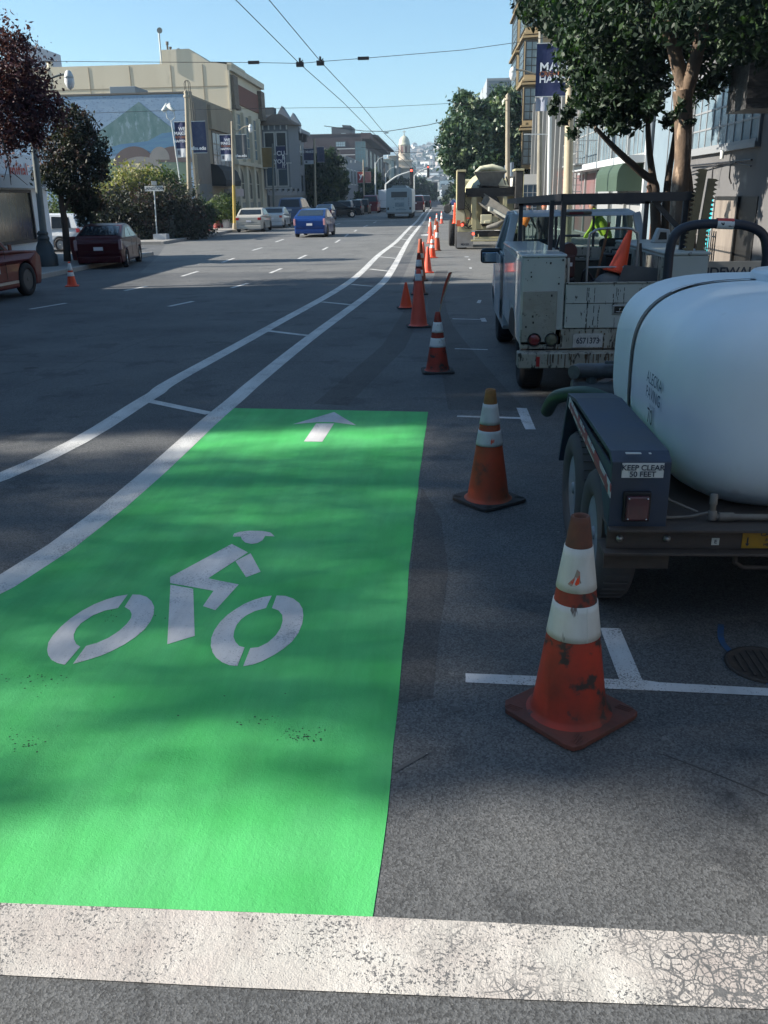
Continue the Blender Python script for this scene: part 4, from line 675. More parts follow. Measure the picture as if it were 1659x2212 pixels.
# ---------------------------------------------------------------- ordinary vehicles
LTS={'red':redl}
def car(label,cat,loc,rz,kind,paint,group=None,det=True,L=4.45,W=1.74,H=1.49,name=None,scale=1,rimm=None,steer=0,tail=None):
    t=T(name or 'parked_car',label,cat,loc,rz,group,scale)
    K={ # belt outline from rear to front (y,z as fractions), greenhouse (y,z)
     'hatch':dict(up=[(-.5,.36),(-.5,.58),(-.485,.66),(-.455,.70),(.20,.655),(.38,.585),(.47,.48),(.495,.36)],gh=[(-.47,.67),(-.44,.74),(-.20,.965),(-.02,1.0),(.10,.955),(.33,.615)],sw=[[(-.30,.70),(-.17,.89),(-.075,.92),(-.075,.685)],[(-.06,.685),(-.06,.92),(.03,.915),(.20,.68)],],wr=.30),
     'sedan':dict(up=[(-.5,.34),(-.5,.60),(-.49,.68),(-.32,.70),(.22,.65),(.44,.58),(.49,.48),(.5,.34)],gh=[(-.36,.69),(-.22,.95),(-.05,1.0),(.06,.96),(.25,.65)],sw=[[(-.27,.71),(-.19,.90),(-.065,.94),(-.065,.70)],[(-.05,.70),(-.05,.94),(.03,.93),(.18,.69)]],wr=.31),
     'suv':dict(up=[(-.5,.30),(-.5,.60),(.22,.60),(.44,.54),(.49,.45),(.5,.30)],gh=[(-.485,.60),(-.43,.96),(-.2,1.0),(.02,.97),(.24,.58)],sw=[[(-.42,.62),(-.39,.92),(-.21,.94),(-.21,.62)],[(-.19,.62),(-.19,.94),(-.05,.94),(-.05,.61)],[(-.03,.61),(-.03,.93),(.02,.92),(.17,.60)]],wr=.34),
     'van':dict(up=[(-.5,.30),(-.5,.60),(.28,.58),(.42,.52),(.49,.42),(.5,.30)],gh=[(-.495,.60),(-.455,.93),(-.38,.985),(-.1,1.0),(.10,.95),(.33,.56)],sw=[[(-.42,.62),(-.40,.90),(-.23,.92),(-.23,.61)],[(-.21,.61),(-.21,.92),(-.02,.92),(-.02,.60)],[(0,.60),(0,.91),(.09,.89),(.25,.585)]],wr=.32),
     'pickup':dict(up=[(-.5,.34),(-.5,.62),(.14,.62),(.20,.62),(.44,.58),(.49,.50),(.5,.32)],gh=[(-.08,.61),(-.06,.94),(0,1.0),(.07,.97),(.20,.60)],sw=[[(-.045,.64),(-.035,.90),(.0,.94),(.05,.92),(.15,.63)]],wr=.39)}[kind]
    r=K['wr']; zb=.2*(1.15 if kind in('suv','pickup') else 1); ya,yf=-.32*L,.31*L
    if kind=='pickup': ya,yf=-.27*L,.32*L
    if kind=='van': ya,yf=-.30*L,.33*L
    up=[(y*L,z*H) for y,z in K['up']]
    def arch(yc): 
        a0=math.asin(min(.99,(zb-r)/(r+.06))) if r<(r+.06) else 0
        rr=r+.055; a0=math.asin(max(-1,(zb-r)/rr)); return [(yc+rr*math.cos(a),r+rr*math.sin(a)) for a in [a0+(math.pi-2*a0)*i/9 for i in range(10)]]
    low=[(.47*L,zb)]+arch(yf)+arch(ya)+[(-.48*L,zb)]
    def fx(v):
        q=abs(v.y)/(L/2); k=1-.10*max(0,(q-.72)/.28)**2-.0*q
        if v.z<.45*H: k-=.03
        if v.z>.55*H: k-=.035*(v.z/H-.55)/.15
        return Vector((v.x*k,v.y,v.z))
    b=B(); b.prism(up+low,-W/2,W/2,'x',fx=fx); body=b.build('body',paint,t,bevel=.05 if det else .03,seg=3 if det else 1,smooth=False)
    g=[(y*L,z*H) for y,z in K['gh']]; zt=H; z0=g[0][1]
    def gfx(v): 
        k=1-.19*max(0,(v.z-z0)/(zt-z0)); return Vector((v.x*k,v.y,v.z))
    b=B(); b.prism(g,-W/2*.955,W/2*.955,'x',fx=gfx); cabn=b.build('roof',paint,t,bevel=.05 if det else .02,seg=3 if det else 1)
    def hw(z): return W/2*.955*(1-.19*max(0,(z-z0)/(zt-z0)))
    for s in(-1,1):
        for k,p in enumerate(K['sw']):
            q=[(y*L,z*H) for y,z in p]; vs=[(s*(hw(z)+.006),y,z) for y,z in q]; b=B(); b.add(vs,[tuple(range(len(vs)))]); b.build('side_window',cargl,t)
    def endpane(a,c,nm,f0=.12,f1=.90,wi=.86):
        a=Vector((0,*a)); c=Vector((0,*c)); d=c-a; n=Vector((0,-d.z,d.y)).normalized(); 
        if (nm=='rear_window' and n.y>0) or (nm=='windshield' and n.y<0): n=-n
        p=a+d*f0+n*.012; q=a+d*f1+n*.012; b=B(); b.add([(-hw(p.z)*wi,p.y,p.z),(hw(p.z)*wi,p.y,p.z),(hw(q.z)*wi,q.y,q.z),(-hw(q.z)*wi,q.y,q.z)],[(0,1,2,3)]); b.build(nm,cargl,t)
    if kind in('hatch','van'): endpane(g[1],g[2],'rear_window',.06,.9) if kind=='hatch' else endpane(g[0],g[1],'rear_window',.1,.95)
    else: endpane(g[0],g[1],'rear_window')
    endpane(g[-1],g[-2],'windshield')
    yr=-.5*L; zl=.55*H
    if kind=='pickup':
        b=B(); b.box(-W/2+.1,W/2-.1,yr+.08,-.1*L,.5*H,.625*H); b.build('bed_opening',tar,t)
    tl=tail or redl
    for s in(-1,1):
        b=B()
        if kind=='hatch': b.box(s*W*.44-.055,s*W*.44+.055,yr-.005,yr+.10,.43*H,.66*H)
        elif kind in('suv',): b.box(s*W*.44-.06,s*W*.44+.06,yr-.005,yr+.10,.45*H,.6*H)
        elif kind=='van': b.box(s*W*.43-.09,s*W*.43+.07,yr-.006,yr+.16,.50*H,.60*H)
        else: b.box(s*W*.39-.13,s*W*.39+.10,yr-.005,yr+.12,.50*H,.61*H)
        b.build('tail_light',tl,t,bevel=.015)
        b=B(); b.box(s*W*.38-.14,s*W*.38+.08,.475*L,.49*L,.42*H,.5*H); b.build('headlight',clearl,t,bevel=.015)
        b=B(); b.box(s*(W/2+.0)-.02+(s*.08),s*(W/2)+.02+s*.08,.19*L if kind!='pickup' else .14*L,.215*L if kind!='pickup' else .165*L,.62*H,.70*H); b.build('mirror',paint,t,bevel=.015)
        for yc in(ya,yf):
            wo=wheel(t,(s*(W/2-.11),yc,r),r,.2,.64,s,rimm)
            if yc==yf and steer: pass
    b=B(); b.box(-.16,.16,yr-.012,yr-.002,.42*H if kind!='suv' else .5*H,.50*H if kind!='suv' else .58*H); b.build('license_plate',platem,t)
    b=B(); b.box(-W*.43,W*.43,yr-.02,yr+.2,zb,.28*H); b.build('rear_bumper',paint if kind!='pickup' else steel,t,bevel=.03)
    if det:
        b=B()
        for s in(-1,1):
            for y in(-.07*L,.16*L) if kind!='pickup' else (-.09*L,.13*L): b.box(s*W/2*.985-.004,s*W/2*.985+.004,y-.005,y+.005,.25*H,.63*H)
        b.box(-W*.30,W*.30,yr-.004,yr+.01,.40*H,.405*H); b.build('panel_gap',tar,body)
    return t
def paintm(n,c,r=.35,**k): return mat(n,c,r,0,coat=.3,spec=.15,**k)
prd=paintm('maroon_paint',(.045,.004,.007)); pbl=paintm('blue_paint',(.008,.035,.15)); psv=paintm('silver_paint',(.42,.41,.37)); pwh=paintm('white_car_paint',(.65,.67,.68)); pred=paintm('red_truck_paint',(.15,.016,.016),.45,c2=(.12,.02,.018),vs=3)
pgb=paintm('grey_blue_paint',(.12,.17,.27)); pbk=paintm('black_car_paint',(.012,.014,.02)); pburg=paintm('burgundy_paint',(.14,.02,.03)); pdg=paintm('dark_grey_paint',(.05,.055,.065))
car('maroon hatchback parked at the left kerb by the red planter','car',(-11.5,31.5,0),R(9),'hatch',prd,scale=.93,tail=mat('clear_red_tail',(.30,.2,.22),.2,coat=1))
car('white minivan crossing the side alley beside the garden','minivan',(-18.4,41.2,0),R(90),'van',pwh,L=5.0,W=1.9,H=1.75,name='minivan',scale=.93,rimm=steel)
pk=car('red pickup truck with a white door panel, cut off by the left edge','pickup truck',(-10.8,19.6,0),R(-3),'pickup',pred,L=5.2,W=1.9,H=1.8,name='pickup_truck',scale=.97,rimm=mat('dull_rim',(.1,.09,.085),.7))
b=B(); b.box(.955,.96,-.1,.35,.62,1.0); b.build('door_poster',mat('door_poster',(.5,.5,.5),.5,spot=(.2,.12,.1),ss=8,st=.5),pk)
b=B(); b.box(.97,1.03,-.7,1.0,.36,.42); b.build('side_step',steel,pk)
car('blue hatchback driving away in the middle lane','car',(-7.2,53.4,0),R(-1),'hatch',pbl,name='moving_car',L=4.45,W=1.85,scale=1.02,tail=mat('blue_car_tail',(.55,.28,.3),.2,coat=1))
car('silver sedan with a dark lower bumper, nearer of the two at the left kerb','car',(-12.75,63.2,0),R(2),'sedan',psv,L=4.6,W=1.85,scale=1.02)
car('pale silver sedan parked in front of the nearer silver sedan','car',(-12.5,70.5,0),R(1),'sedan',mat('pale_silver',(.48,.49,.50),.3,coat=.8),L=4.6,W=1.8,group=None)
car('grey-blue pickup with a camper top behind the silver sedans','pickup truck',(-12.6,81,0),R(-2),'suv',pgb,L=5.1,W=2.0,H=1.95,name='pickup_truck',scale=1.1)
car('small blue hatchback roof seen between the pickup and the black sedan','car',(-11.2,91,0),0,'hatch',mat('sky_blue_paint',(.03,.10,.28),.3,coat=.8))
car('black sedan turning across the street behind the blue hatchback','car',(-11.3,100.5,0),R(-78),'sedan',pbk,L=4.9,W=1.85,H=1.5,scale=1.12)
for k,(x,Y,kd,pm,lab,H) in enumerate([(-10.8,107,'suv',mat('grey_green_paint',(.12,.14,.14),.3,coat=.7),'grey suv first in the parked row beyond the black sedan',1.75),(-10.3,114,'suv',pdg,'dark grey suv second in the parked row, roof in sun',1.8),(-9.9,120,'suv',pbk,'black suv just before the burgundy van',1.85)]):
    car(lab,'car',(x,Y,0),0,kd,pm,'cars parked beyond the cross street',False,H=H,L=4.6,W=1.85)
car('burgundy van parked before the white box van','van',(-9.35,128,0),0,'van',pburg,None,False,L=5.2,W=2.0,H=2.1,name='parked_van',scale=1.1)
car('small white car tucked between the burgundy van and the box van','car',(-8.6,139,0),0,'sedan',pwh,None,False)
car('dark red suv to the right of the bus','car',(-3.3,128,0),0,'suv',mat('wine_paint',(.09,.018,.022),.3,coat=.8),None,False,L=4.7,W=2.05,H=1.75,name='moving_car',scale=1.25)
car('black suv just beyond the dark red suv','car',(-2.6,156,0),0,'suv',pbk,None,False,L=4.8,W=2.0,H=1.8,name='moving_car',scale=1.2)
car('dark blue car stopped far up the street at the signal','car',(-3.6,178,0),0,'sedan',mat('ink_paint',(.02,.03,.06),.3,coat=.8),None,False,name='moving_car',scale=1.3)
car('grey car waiting behind the others far up the street','car',(-5.6,205,0),0,'suv',pdg,None,False,name='moving_car',scale=1.3)
car('red car far up the left kerb beyond the bus','car',(-4.6,235,0),0,'sedan',pburg,None,False,name='moving_car',scale=1.4)
def boxtruck(label,cat,loc,W,H,L,m,name,zr=.5,rz=0,low=None):
    t=T(name,label,cat,loc,rz); b=B(); b.box(-W/2,W/2,0,L,zr,H); b.build('cargo_box',m,t,bevel=.08 if W>1 else .02,seg=3)
    b=B(); b.prism([(L+.1,.5),(L+.1,H*.75),(L+1.1,H*.72),(L+1.7,H*.4),(L+1.8,.45)],-W*.45,W*.45,'x'); b.build('cab',low or m,t,bevel=.05)
    b=B(); b.box(-W/2,W/2,-.1,.0,zr-.15,zr); b.build('bumper',black,t)
    for s in(-1,1):
        for y in(L*.2,L+1): wheel(t,(s*(W/2-.15),y,.45),.45,.3,.55,s,steel)
        b=B(); b.box(s*W*.42-.07,s*W*.42+.07,-.015,-.001,zr+.1,zr+.3); b.build('tail_light',redl,t)
    return t
t=boxtruck('plain white box van parked left of the bus','van',(-7.6,136,0),2.7,3.0,6,mat('van_white',(.50,.56,.62),.5,c2=(.44,.5,.56),vs=1),'box_van'); b=B(); b.box(-1.3,1.3,-.012,-.004,1.55,1.57); b.box(-.01,.01,-.012,-.004,.6,2.9); b.build('door_seam',mat('seam_grey',(.2,.22,.25),.6),t)
boxtruck('dark lorry far up the street under the hill','truck',(-2.4,330,0),3.2,6.5,9,mat('dark_lorry',(.03,.025,.03),.6),'lorry',zr=1.2)
boxtruck('small white truck far up the street left of the dark lorry','truck',(-8.8,340,0),4.2,6.0,9,mat('far_white',(.6,.62,.62),.6),'lorry',zr=3)
boxtruck('grey box truck far up the street on the right side','truck',(3.0,330,0),4.5,5.5,9,mat('far_grey',(.26,.28,.27),.6),'lorry',zr=.6)
# bus
bs=T('city_bus','pale blue-white city bus driving away, centre of the street','bus',(-4.02,92.4,0),0); bwm=mat('bus_paint',(.36,.45,.50),.4,c2=(.3,.38,.43),vs=1.2)
b=B(); b.prism([(-1.29,.48),(1.29,.48),(1.29,2.55),(1.20,2.78),(.95,2.86),(-.95,2.86),(-1.20,2.78),(-1.29,2.55)],0,11,'y'); b.build('body',bwm,bs,bevel=.05,seg=2)
b=B(); b.prism([(-.85,2.86),(.85,2.86),(.6,3.1),(-.6,3.1)],.3,9,'y'); b.build('roof_pod',mat('bus_pod',(.22,.28,.30),.5),bs)
b=B(); b.box(-.78,.78,-.015,-.004,1.98,2.5); b.build('rear_window',glass('bus_glass',(.07,.09,.10),.15),bs,bevel=.02)
b=B(); b.box(-.42,.5,-.015,-.004,1.1,1.5); b.box(-.62,-.48,-.015,-.004,.98,1.08); b.box(-.35,.7,-.015,-.004,.78,.86)
b.build('rear_graphic',mat('bus_graphic',(.10,.17,.22),.6,c2=(.25,.33,.38),vs=6),bs)
text('METRO LINE',.17,face(0,-.012,1.83),mat('bus_letters',(.12,.16,.2),.6),bs); text('BUS ROUTE',.1,face(.25,-.012,.95),MC['bus_letters'],bs)
b=B()
for k in range(5): b.box(.88,1.0,-.012,-.004,1.2+k*.16,1.3+k*.16)
b.build('engine_vent',MC['seam_grey'],bs); 
for s in(-1,1):
    b=B(); b.box(s*1.1-.09,s*1.1+.09,-.015,-.003,.82,1.05); b.build('tail_light',mat('bus_lamp',(.03,.03,.03),.4),bs)
    for y in(2.5,8.8): wheel(bs,(s*1.08,y,.46),.46,.42,.55,s,steel)
b=B(); b.box(-1.27,1.27,-.06,0,.46,.62); b.build('bumper',mat('bus_bumper',(.2,.23,.25),.5),bs,bevel=.02)
b=B(); b.box(-1.29,1.29,-.01,10.9,.44,.478); b.build('underbody',black,bs)
# motorcycles parked ahead of the mixer
def moto(label,loc,rz,m,s=1):
    t=T('motorcycle',label,'motorcycle',loc,rz,'motorcycles parked ahead of the mixer truck',s)
    for y in(-.7,.7):
        M=Matrix.Translation((0,y,.32))@Matrix.Rotation(R(90),4,'Y'); b=B(); b.lathe([(.23,-.05),(.30,-.06),(.32,0),(.30,.06),(.23,.05),(.23,-.05)],20,M=M); w_=b.build('wheel',black,t); b=B()
        for k in range(5): a=R(72*k); b.bar(M@Vector((0,0,0)),M@Vector((.24*math.cos(a),.24*math.sin(a),0)),.02)
        b.lathe([(.235,-.02),(.235,.02),(.215,.02),(.215,-.02)],20,M=M); b.build('rim',chrome,w_)
    b=B(); b.prism([(-.55,.6),(-.1,.5),(.3,.55),(.45,.75),(.3,.95),(0,.9),(-.2,.78),(-.75,.85)],-.13,.13,'x'); b.build('body',m,t,bevel=.05)
    b=B(); b.box(-.12,.12,-.3,.3,.22,.55); b.build('engine',steel,t,bevel=.04); b=B(); b.tube([(0,.7,.32),(0,.45,.95)],.03); b.tube([(-.35,.38,1.02),(0,.45,.98),(.35,.38,1.02)],.015); b.build('fork',chrome,t); b=B(); b.box(-.12,.12,-.65,-.1,.82,.9); b.build('seat',black,t,bevel=.03); return t
moto('blue motorcycle parked crosswise ahead of the mixer truck',(2.0,113,0),R(62),mat('moto_blue',(.02,.04,.12),.3,coat=.7),1.7)
moto('dark red motorcycle beside the blue one, half hidden by the mixer',(3.0,118,0),R(62),prd,1.7)
# people
def person(label,loc,rz,joints,cloth,skin,parts=()):
    t=T('person',label,'person',loc,rz)
    V,E,Rr=joints; me=bpy.data.meshes.new('body'); me.from_pydata(V,E,[]); me.materials.append(cloth); o=bpy.data.objects.new('body',me); col.objects.link(o); o.parent=t
    me.skin_vertices.new() if hasattr(me.skin_vertices,'new') else None
    sv=me.skin_vertices[0].data if len(me.skin_vertices) else None
    if sv is None:
        bm=bmesh.new(); bm.from_mesh(me); bm.verts.layers.skin.verify(); bm.to_mesh(me); bm.free(); sv=me.skin_vertices[0].data
    for i,q in enumerate(Rr): sv[i].radius=(q if isinstance(q,tuple) else (q,q))
    sv[0].use_root=True
    md=o.modifiers.new('skin','SKIN'); md.use_smooth_shade=True; s2=o.modifiers.new('sub','SUBSURF'); s2.levels=1; s2.render_levels=1
    for nm,bb,m in parts: bb.build(nm,m,t)
    return t
skin=mat('skin',(.30,.16,.11),.6); hair=mat('dark_hair',(.02,.015,.012),.8)
# standing, leaning a little, seen from behind left; hand on the chute
def human(bend=.15,arm=.3):
    V=[(0,0,.95),(0,bend*.4,1.2),(0,bend,1.42),(0,bend*1.15,1.53),(0,bend*1.3,1.66),(.1,0,.9),(.11,.03,.5),(.11,-.02,.09),(.11,.12,.04),(-.1,0,.9),(-.12,-.03,.5),(-.13,-.06,.09),(-.13,.08,.04),(.19,bend,1.41),(.24,bend+.08,1.14),(.18,bend+arm*.7,.95),(.17,bend+arm*.8,.87),(-.19,bend,1.41),(-.24,bend+.08,1.14),(-.18,bend+arm*.7,.97),(-.17,bend+arm*.8,.89)]
    E=[(0,1),(1,2),(2,3),(3,4),(0,5),(5,6),(6,7),(7,8),(0,9),(9,10),(10,11),(11,12),(2,13),(13,14),(14,15),(15,16),(2,17),(17,18),(18,19),(19,20)]
    Q=[(.15,.11),(.15,.11),(.17,.11),.055,.09,.09,.065,.045,.045,.09,.065,.045,.045,.06,.045,.035,.04,.06,.045,.035,.04]
    return V,E,Q
def vestb(bend):
    b=B(); M=Matrix.Translation((0,bend*.55,1.18))@Matrix.Rotation(-math.atan2(bend,.45),4,'X'); b.lathe([(.19,-.22),(.2,-.1),(.2,.1),(.18,.24),(.08,.29)],14,M=M@Matrix.Diagonal((1.05,.75,1,1))); return b
def headp(bend,capm):
    out=[]; c=Vector((0,bend*1.3,1.66))
    b=B(); b.lathe([(0,-.12),(.05,-.105),(.08,-.04),(.082,.03),(.06,.09),(0,.115)],14,c=c); b.box(-.012,.012,c.y+.07,c.y+.1,c.z-.03,c.z+.01); out.append(('head',b,skin))
    b=B(); b.lathe([(.088,.0),(.09,.05),(.07,.1),(0,.125)],14,c=c+Vector((0,-.012,0))); out.append(('hair' if capm is hair else 'cap',b,capm)); return out
og=mat('orange_vest',(.9,.22,.02),.7); hv=mat('lime_vest',(.55,.75,.05),.7); jean=mat('grey_work_clothes',(.10,.10,.12),.9); drk=mat('dark_jacket',(.04,.035,.04),.9)
person('worker with an orange vest bending beside the mixer chute','x' and (3.05,34.6,0),R(-60),human(.22,.35),drk,skin,[('vest',vestb(.22),og)]+headp(.22,mat('cap_dull_red',(.25,.08,.06),.7)))
person('worker in a lime yellow vest stooping on the right pavement behind the truck cab','person' and (4.25,23.5,.13),R(75),human(.34,.3),mat('lime_shirt',(.45,.62,.06),.8),skin,[('vest',vestb(.34),hv)]+headp(.34,mat('grey_cap',(.15,.15,.16),.7)))
person('worker in an orange helmet standing beyond the truck cab','person' and (3.5,31.5,0),R(180),human(.05,.2),drk,skin,[('vest',vestb(.05),drk)]+headp(.05,mat('helmet_orange',(.6,.12,.03),.4)))
person('dark figure standing on the left pavement by the silver sedans','person' and (-15.6,70,.13),R(30),human(.05,.1),drk,skin,headp(.05,hair))
# ---------------------------------------------------------------- poles, lamps, banners, signs, wires
tanp=mat('tan_pole',(.36,.31,.22),.6,c2=(.26,.22,.16),vs=3); grp=mat('grey_green_pole',(.10,.12,.12),.55,c2=(.14,.16,.15),vs=4); whp=mat('white_pole',(.55,.57,.55),.5); yel=mat('yellow_pole',(.42,.30,.06),.5)
lampg=mat('lamp_glass',(.65,.66,.66),.2,coat=.5)
ban=mat('navy_banner',(.012,.018,.07),.7,c2=(.02,.03,.10),vs=3); ban2=mat('navy_photo_banner',(.02,.03,.09),.7,c2=(.06,.07,.12),vs=4,spot=(.12,.08,.09),ss=3,st=.6); orl=mat('orange_letters',(.35,.13,.05),.6)
def pole(label,base,top,r0=.11,r1=.07,m=tanp,cap=True,cat='pole',name='trolley_pole',arm=None,group=None,low=None):
    base=Vector(base); top=Vector(top); t=T(name,label,cat,base,0,group); d=top-base
    b=B(); b.tube([(0,0,0),d*.5,d],[r0,(r0+r1)/2,r1],12); b.build('shaft',m,t)
    b=B(); b.lathe([(r0*1.6,0),(r0*1.6,.25),(r0*1.15,.4)],12); b.build('foot',m,t)
    if cap: b=B(); b.lathe([(r1*1.4,0),(r1*1.5,.1),(r1*.8,.16),(r1*1.3,.24),(0,.42)],12,c=d); b.build('finial',m,t)
    if low: b=B(); b.tube([(0,0,.3),d*low[1]],[r0*1.12,r0*1.05],12); b.build('painted_band',low[0],t)
    if arm is not None:   # list of points relative world for lamp arm, ends in a lamp
        pts=[Vector(p)-base for p in arm]; b=B(); b.tube(smoothpath(pts,5) if len(pts)>2 else pts,.035,8); a=b.build('arm',m,t)
        e=pts[-1]; b=B(); b.lathe([(.05,.16),(.09,.12),(.13,.02),(.15,-.06),(.0,-.06)],14,c=e+Vector((0,0,-.06))); l=b.build('lamp_head',whp,a) if False else b.build('lamp_head',whp,t)
        b=B(); b.lathe([(.14,0),(.15,-.12),(.10,-.26),(0,-.32)],14,c=e+Vector((0,0,-.12))); b.build('lamp_globe',lampg,l)
    return t
def banner(label,x0,x1,z0,z1,Y,m,lines=(),foot=None,group='banners hung on the street poles',al='RIGHT',arms=True,sag=.03):
    t=T('banner',label,'banner',(x0,Y,0),0,group); n=12
    b=B(); vs=[(u*(x1-x0)/n,math.sin(u/n*6.3)*sag,z) for u in range(n+1) for z in(z0 if foot is None else z0+(z1-z0)*.24,z1)]
    fs=[(2*u,2*u+2,2*u+3,2*u+1) for u in range(n)]; b.add(vs,fs); b.build('cloth',m,t,fix=False)
    if foot is not None:
        b=B(); vs=[(u*(x1-x0)/n,math.sin(u/n*6.3)*sag,z) for u in range(n+1) for z in(z0,z0+(z1-z0)*.24)]; b.add(vs,fs); b.build('white_foot',foot,t,fix=False)
        b=B(); b.box((x1-x0)*.12,(x1-x0)*.30,-.05,-.045,z0+(z1-z0)*.06,z0+(z1-z0)*.19); b.build('crest',MC['grey_crest'] if 'grey_crest' in MC else mat('grey_crest',(.06,.07,.10),.7),t)
    for s,fz,sz,mm in lines: text(s,sz,face((x1-x0)*(.94 if al=='RIGHT' else .08),-.05,z0+(z1-z0)*fz),mm,t,align=al)
    if arms:
        b=B(); b.bar((0,0,z1+.02),(x1-x0,0,z1+.02),.03); b.bar((0,0,z0-.02),(x1-x0,0,z0-.02),.03); b.build('bracket',whp,t)
    return t
# left near lamp post with fluted base
b0=gr(103,588); b0=Vector((-12.9,29.3,.13)); tp=at(66,240,29.3)
lp_=pole('grey-green street lamp post with a fluted pedestal beside the dark red tree',b0,(tp.x,29.3,tp.z+.6),.12,.08,grp,False,'street lamp','street_lamp',arm=[(tp.x,29.3,tp.z+.3),at(95,178,29.3),at(125,163,29.3),at(148,160,29.3)])
b=B(); b.lathe([(.36,0),(.36,.35),(.30,.4),(.26,.62),(.17,.8),(.19,.84),(.19,.9),(.15,.95),(.17,1.0),(.17,1.04),(.13,1.1)],16); b.build('pedestal',mat('pedestal_dark',(.035,.045,.05),.5),lp_)
p2=Vector((-14.35,52.5,.13)); pt2=at(402,203,52.5); pole('tan trolley pole with wire hoops on top, holding the nearest pair of blue banners',p2,(pt2.x,52.5,7.4),.15,.11,tanp,True,group='trolley poles')
th=T('wire_hoops','pair of tall thin wire hoops standing beside the tan trolley pole','pole hoops',(pt2.x,52.8,0))
b=B(); z1=at(402,172,52.5).z
for dx in(-.17,-.08,.10,.2):
    b.tube([(dx,0,6.3),(dx*.9,0,z1-.15),(dx*.6,0,z1-.03),(0,0,z1)],.022,6)
for dx in(.22,.30): b.tube([(dx,0,4.5),(dx,0,7.2)],.025,6)
b.build('hoops',mat('brown_wire',(.12,.11,.09),.6),th)
wl=[('WE',.80,.25,textw),('MAKE',.67,.25,textw),('FUTURES',.56,.155,orl),('HAPPEN',.45,.185,textw)]
l=at(376,264,52.5); r_=at(404,264,52.5); zt=l.z; zb=at(378,339,52.5).z
banner('blue WE MAKE FUTURES HAPPEN banner on the tan pole with hoops',l.x,r_.x-.08,zb,zt,52.5,ban,wl,mat('banner_white',(.5,.52,.55),.7))
l=at(409,264,52.5); r_=at(443,266,52.5); banner('dark blue picture banner right of the tan pole with hoops',l.x+.1,r_.x,zb+.2,zt,52.5,ban2,[('sfsu.edu',.14,.26,textw)])
b3=Vector((-14.15,63.2,.13)); pt3=at(501,262,63.2); 
pole('street lamp post with a yellow painted lower half and its globe on a curved arm',b3,(pt3.x,63.2,pt3.z),.10,.08,tanp,False,'street lamp','street_lamp',arm=[(pt3.x,63.2,pt3.z-.35),at(512,283,63.2),at(528,274,63.2),at(541,272,63.2)],low=(yel,.42))
l=at(474,292,63.2); r_=at(500,292,63.2); zt=l.z; zb=at(474,347,63.2).z
banner('blue WE MAKE FUTURES HAPPEN banner on the yellow-footed lamp post',l.x,r_.x-.06,zb,zt,63.2,ban,wl,MC['banner_white']); l=at(506,290,63.2); r_=at(532,292,63.2); banner('dark picture banner right of the yellow-footed lamp post',l.x+.06,r_.x,zb+.1,zt,63.2,mat('grey_photo_banner',(.05,.06,.07),.7,c2=(.12,.12,.12),vs=3),[('sfsu.edu',.12,.24,textw)])
fl_=at(385,455,58); t=pole('thin white double floodlight pole in front of the mural',(-16.6,60,.13),(at(370,262,60).x,60,at(370,262,60).z),.05,.04,whp,False,name='floodlight_pole')
q=at(370,262,60)-Vector((-16.6,60,.13)); b=B(); b.tube([q+Vector((-.3,0,.75)),q+Vector((-.25,0,.2)),q,q+Vector((.25,0,.2)),q+Vector((.2,0,.75))],.035,6); b.build('fork',whp,t)
for dx in(-.5,.25):
    b=B(); b.lathe([(.1,0),(.2,.5),(0,.5)],10,M=Matrix.Translation(q+Vector((dx,0,.6)))@Matrix.Rotation(R(50)*(1 if dx<0 else -1),4,'Y')); b.build('floodlight',whp,t)
# far banners/poles, left side
def farpole(px,py0,py1,Y,m,label,r=.12,**k): 
    a=at(px,py1,Y); c=at(px-(py1-py0)*.02,py0,Y); return pole(label,(a.x,Y,.13),(c.x,Y,c.z),r,r*.7,m,False,**k)
farpole(592,310,480,88,grp,'grey pole holding the ochre and navy banners')
l=at(565,319,88);r_=at(593,319,88);zb=at(565,362,88).z
banner('plain ochre banner beside the grey Victorian house',l.x,r_.x-.1,zb,l.z,88,mat('ochre_banner',(.26,.17,.05),.7,c2=(.2,.13,.05),vs=2)); l=at(596,316,88); r_=at(616,317,88); banner('navy banner with blocky pale letters beside the ochre banner',l.x,r_.x,at(596,365,88).z,l.z,88,ban,[('CU',.68,.55,textw),('B',.50,.5,textw),('YOU',.32,.5,textw),('??',.13,.5,textw)],sag=0)
farpole(682,300,466,116,tanp,'tan trolley pole in front of the round dark tree',.16)
l=at(647,322,116);r_=at(681,322,116);zb=at(647,347,116).z; banner('small blue and white banner before the round dark tree',l.x+.5,r_.x-.1,zb-.4,l.z,116,ban,[('WE MAKE',.8,.4,textw)],MC['banner_white']); l=at(684,318,116); r_=at(700,318,116); banner('small brownish picture banner before the round dark tree',l.x,r_.x,zb-.2,l.z,116,ban2)
farpole(787,345,460,158,tanp,'tan pole holding the two red banners',.15); l=at(772,371,158); r_=at(785,371,158); zb=at(772,395,158).z; rdb=mat('red_banner',(.30,.03,.03),.7,c2=(.24,.04,.04),vs=1)
banner('red banner with a white letter y',l.x,r_.x-.1,zb,l.z,158,rdb,[('y',.65,1.3,textw)],al='RIGHT',sag=0); l=at(788,371,158); r_=at(801,371,158); banner('red banner with pale words, right of the y banner',l.x,r_.x,zb,l.z,158,mat('red_banner_pale',(.32,.09,.07),.7,c2=(.4,.2,.16),vs=1),[],sag=0)
for px,pt,pe,Y,lab in((811,343,(838,336),150,'cobra street lamp with a curved arm before the dark brick building'),(833,366,(856,359),190,'second cobra street lamp just left of the bus')):
    a=at(px,460,Y); tp=at(px,pt+8,Y); e=at(pe[0],pe[1],Y); pole(lab,(a.x,Y,.13),tp,.14,.1,whp,False,'street lamp','street_lamp',arm=[tp-Vector((0,0,.4)),at(px+8,pt,Y),e],group='cobra street lamps')
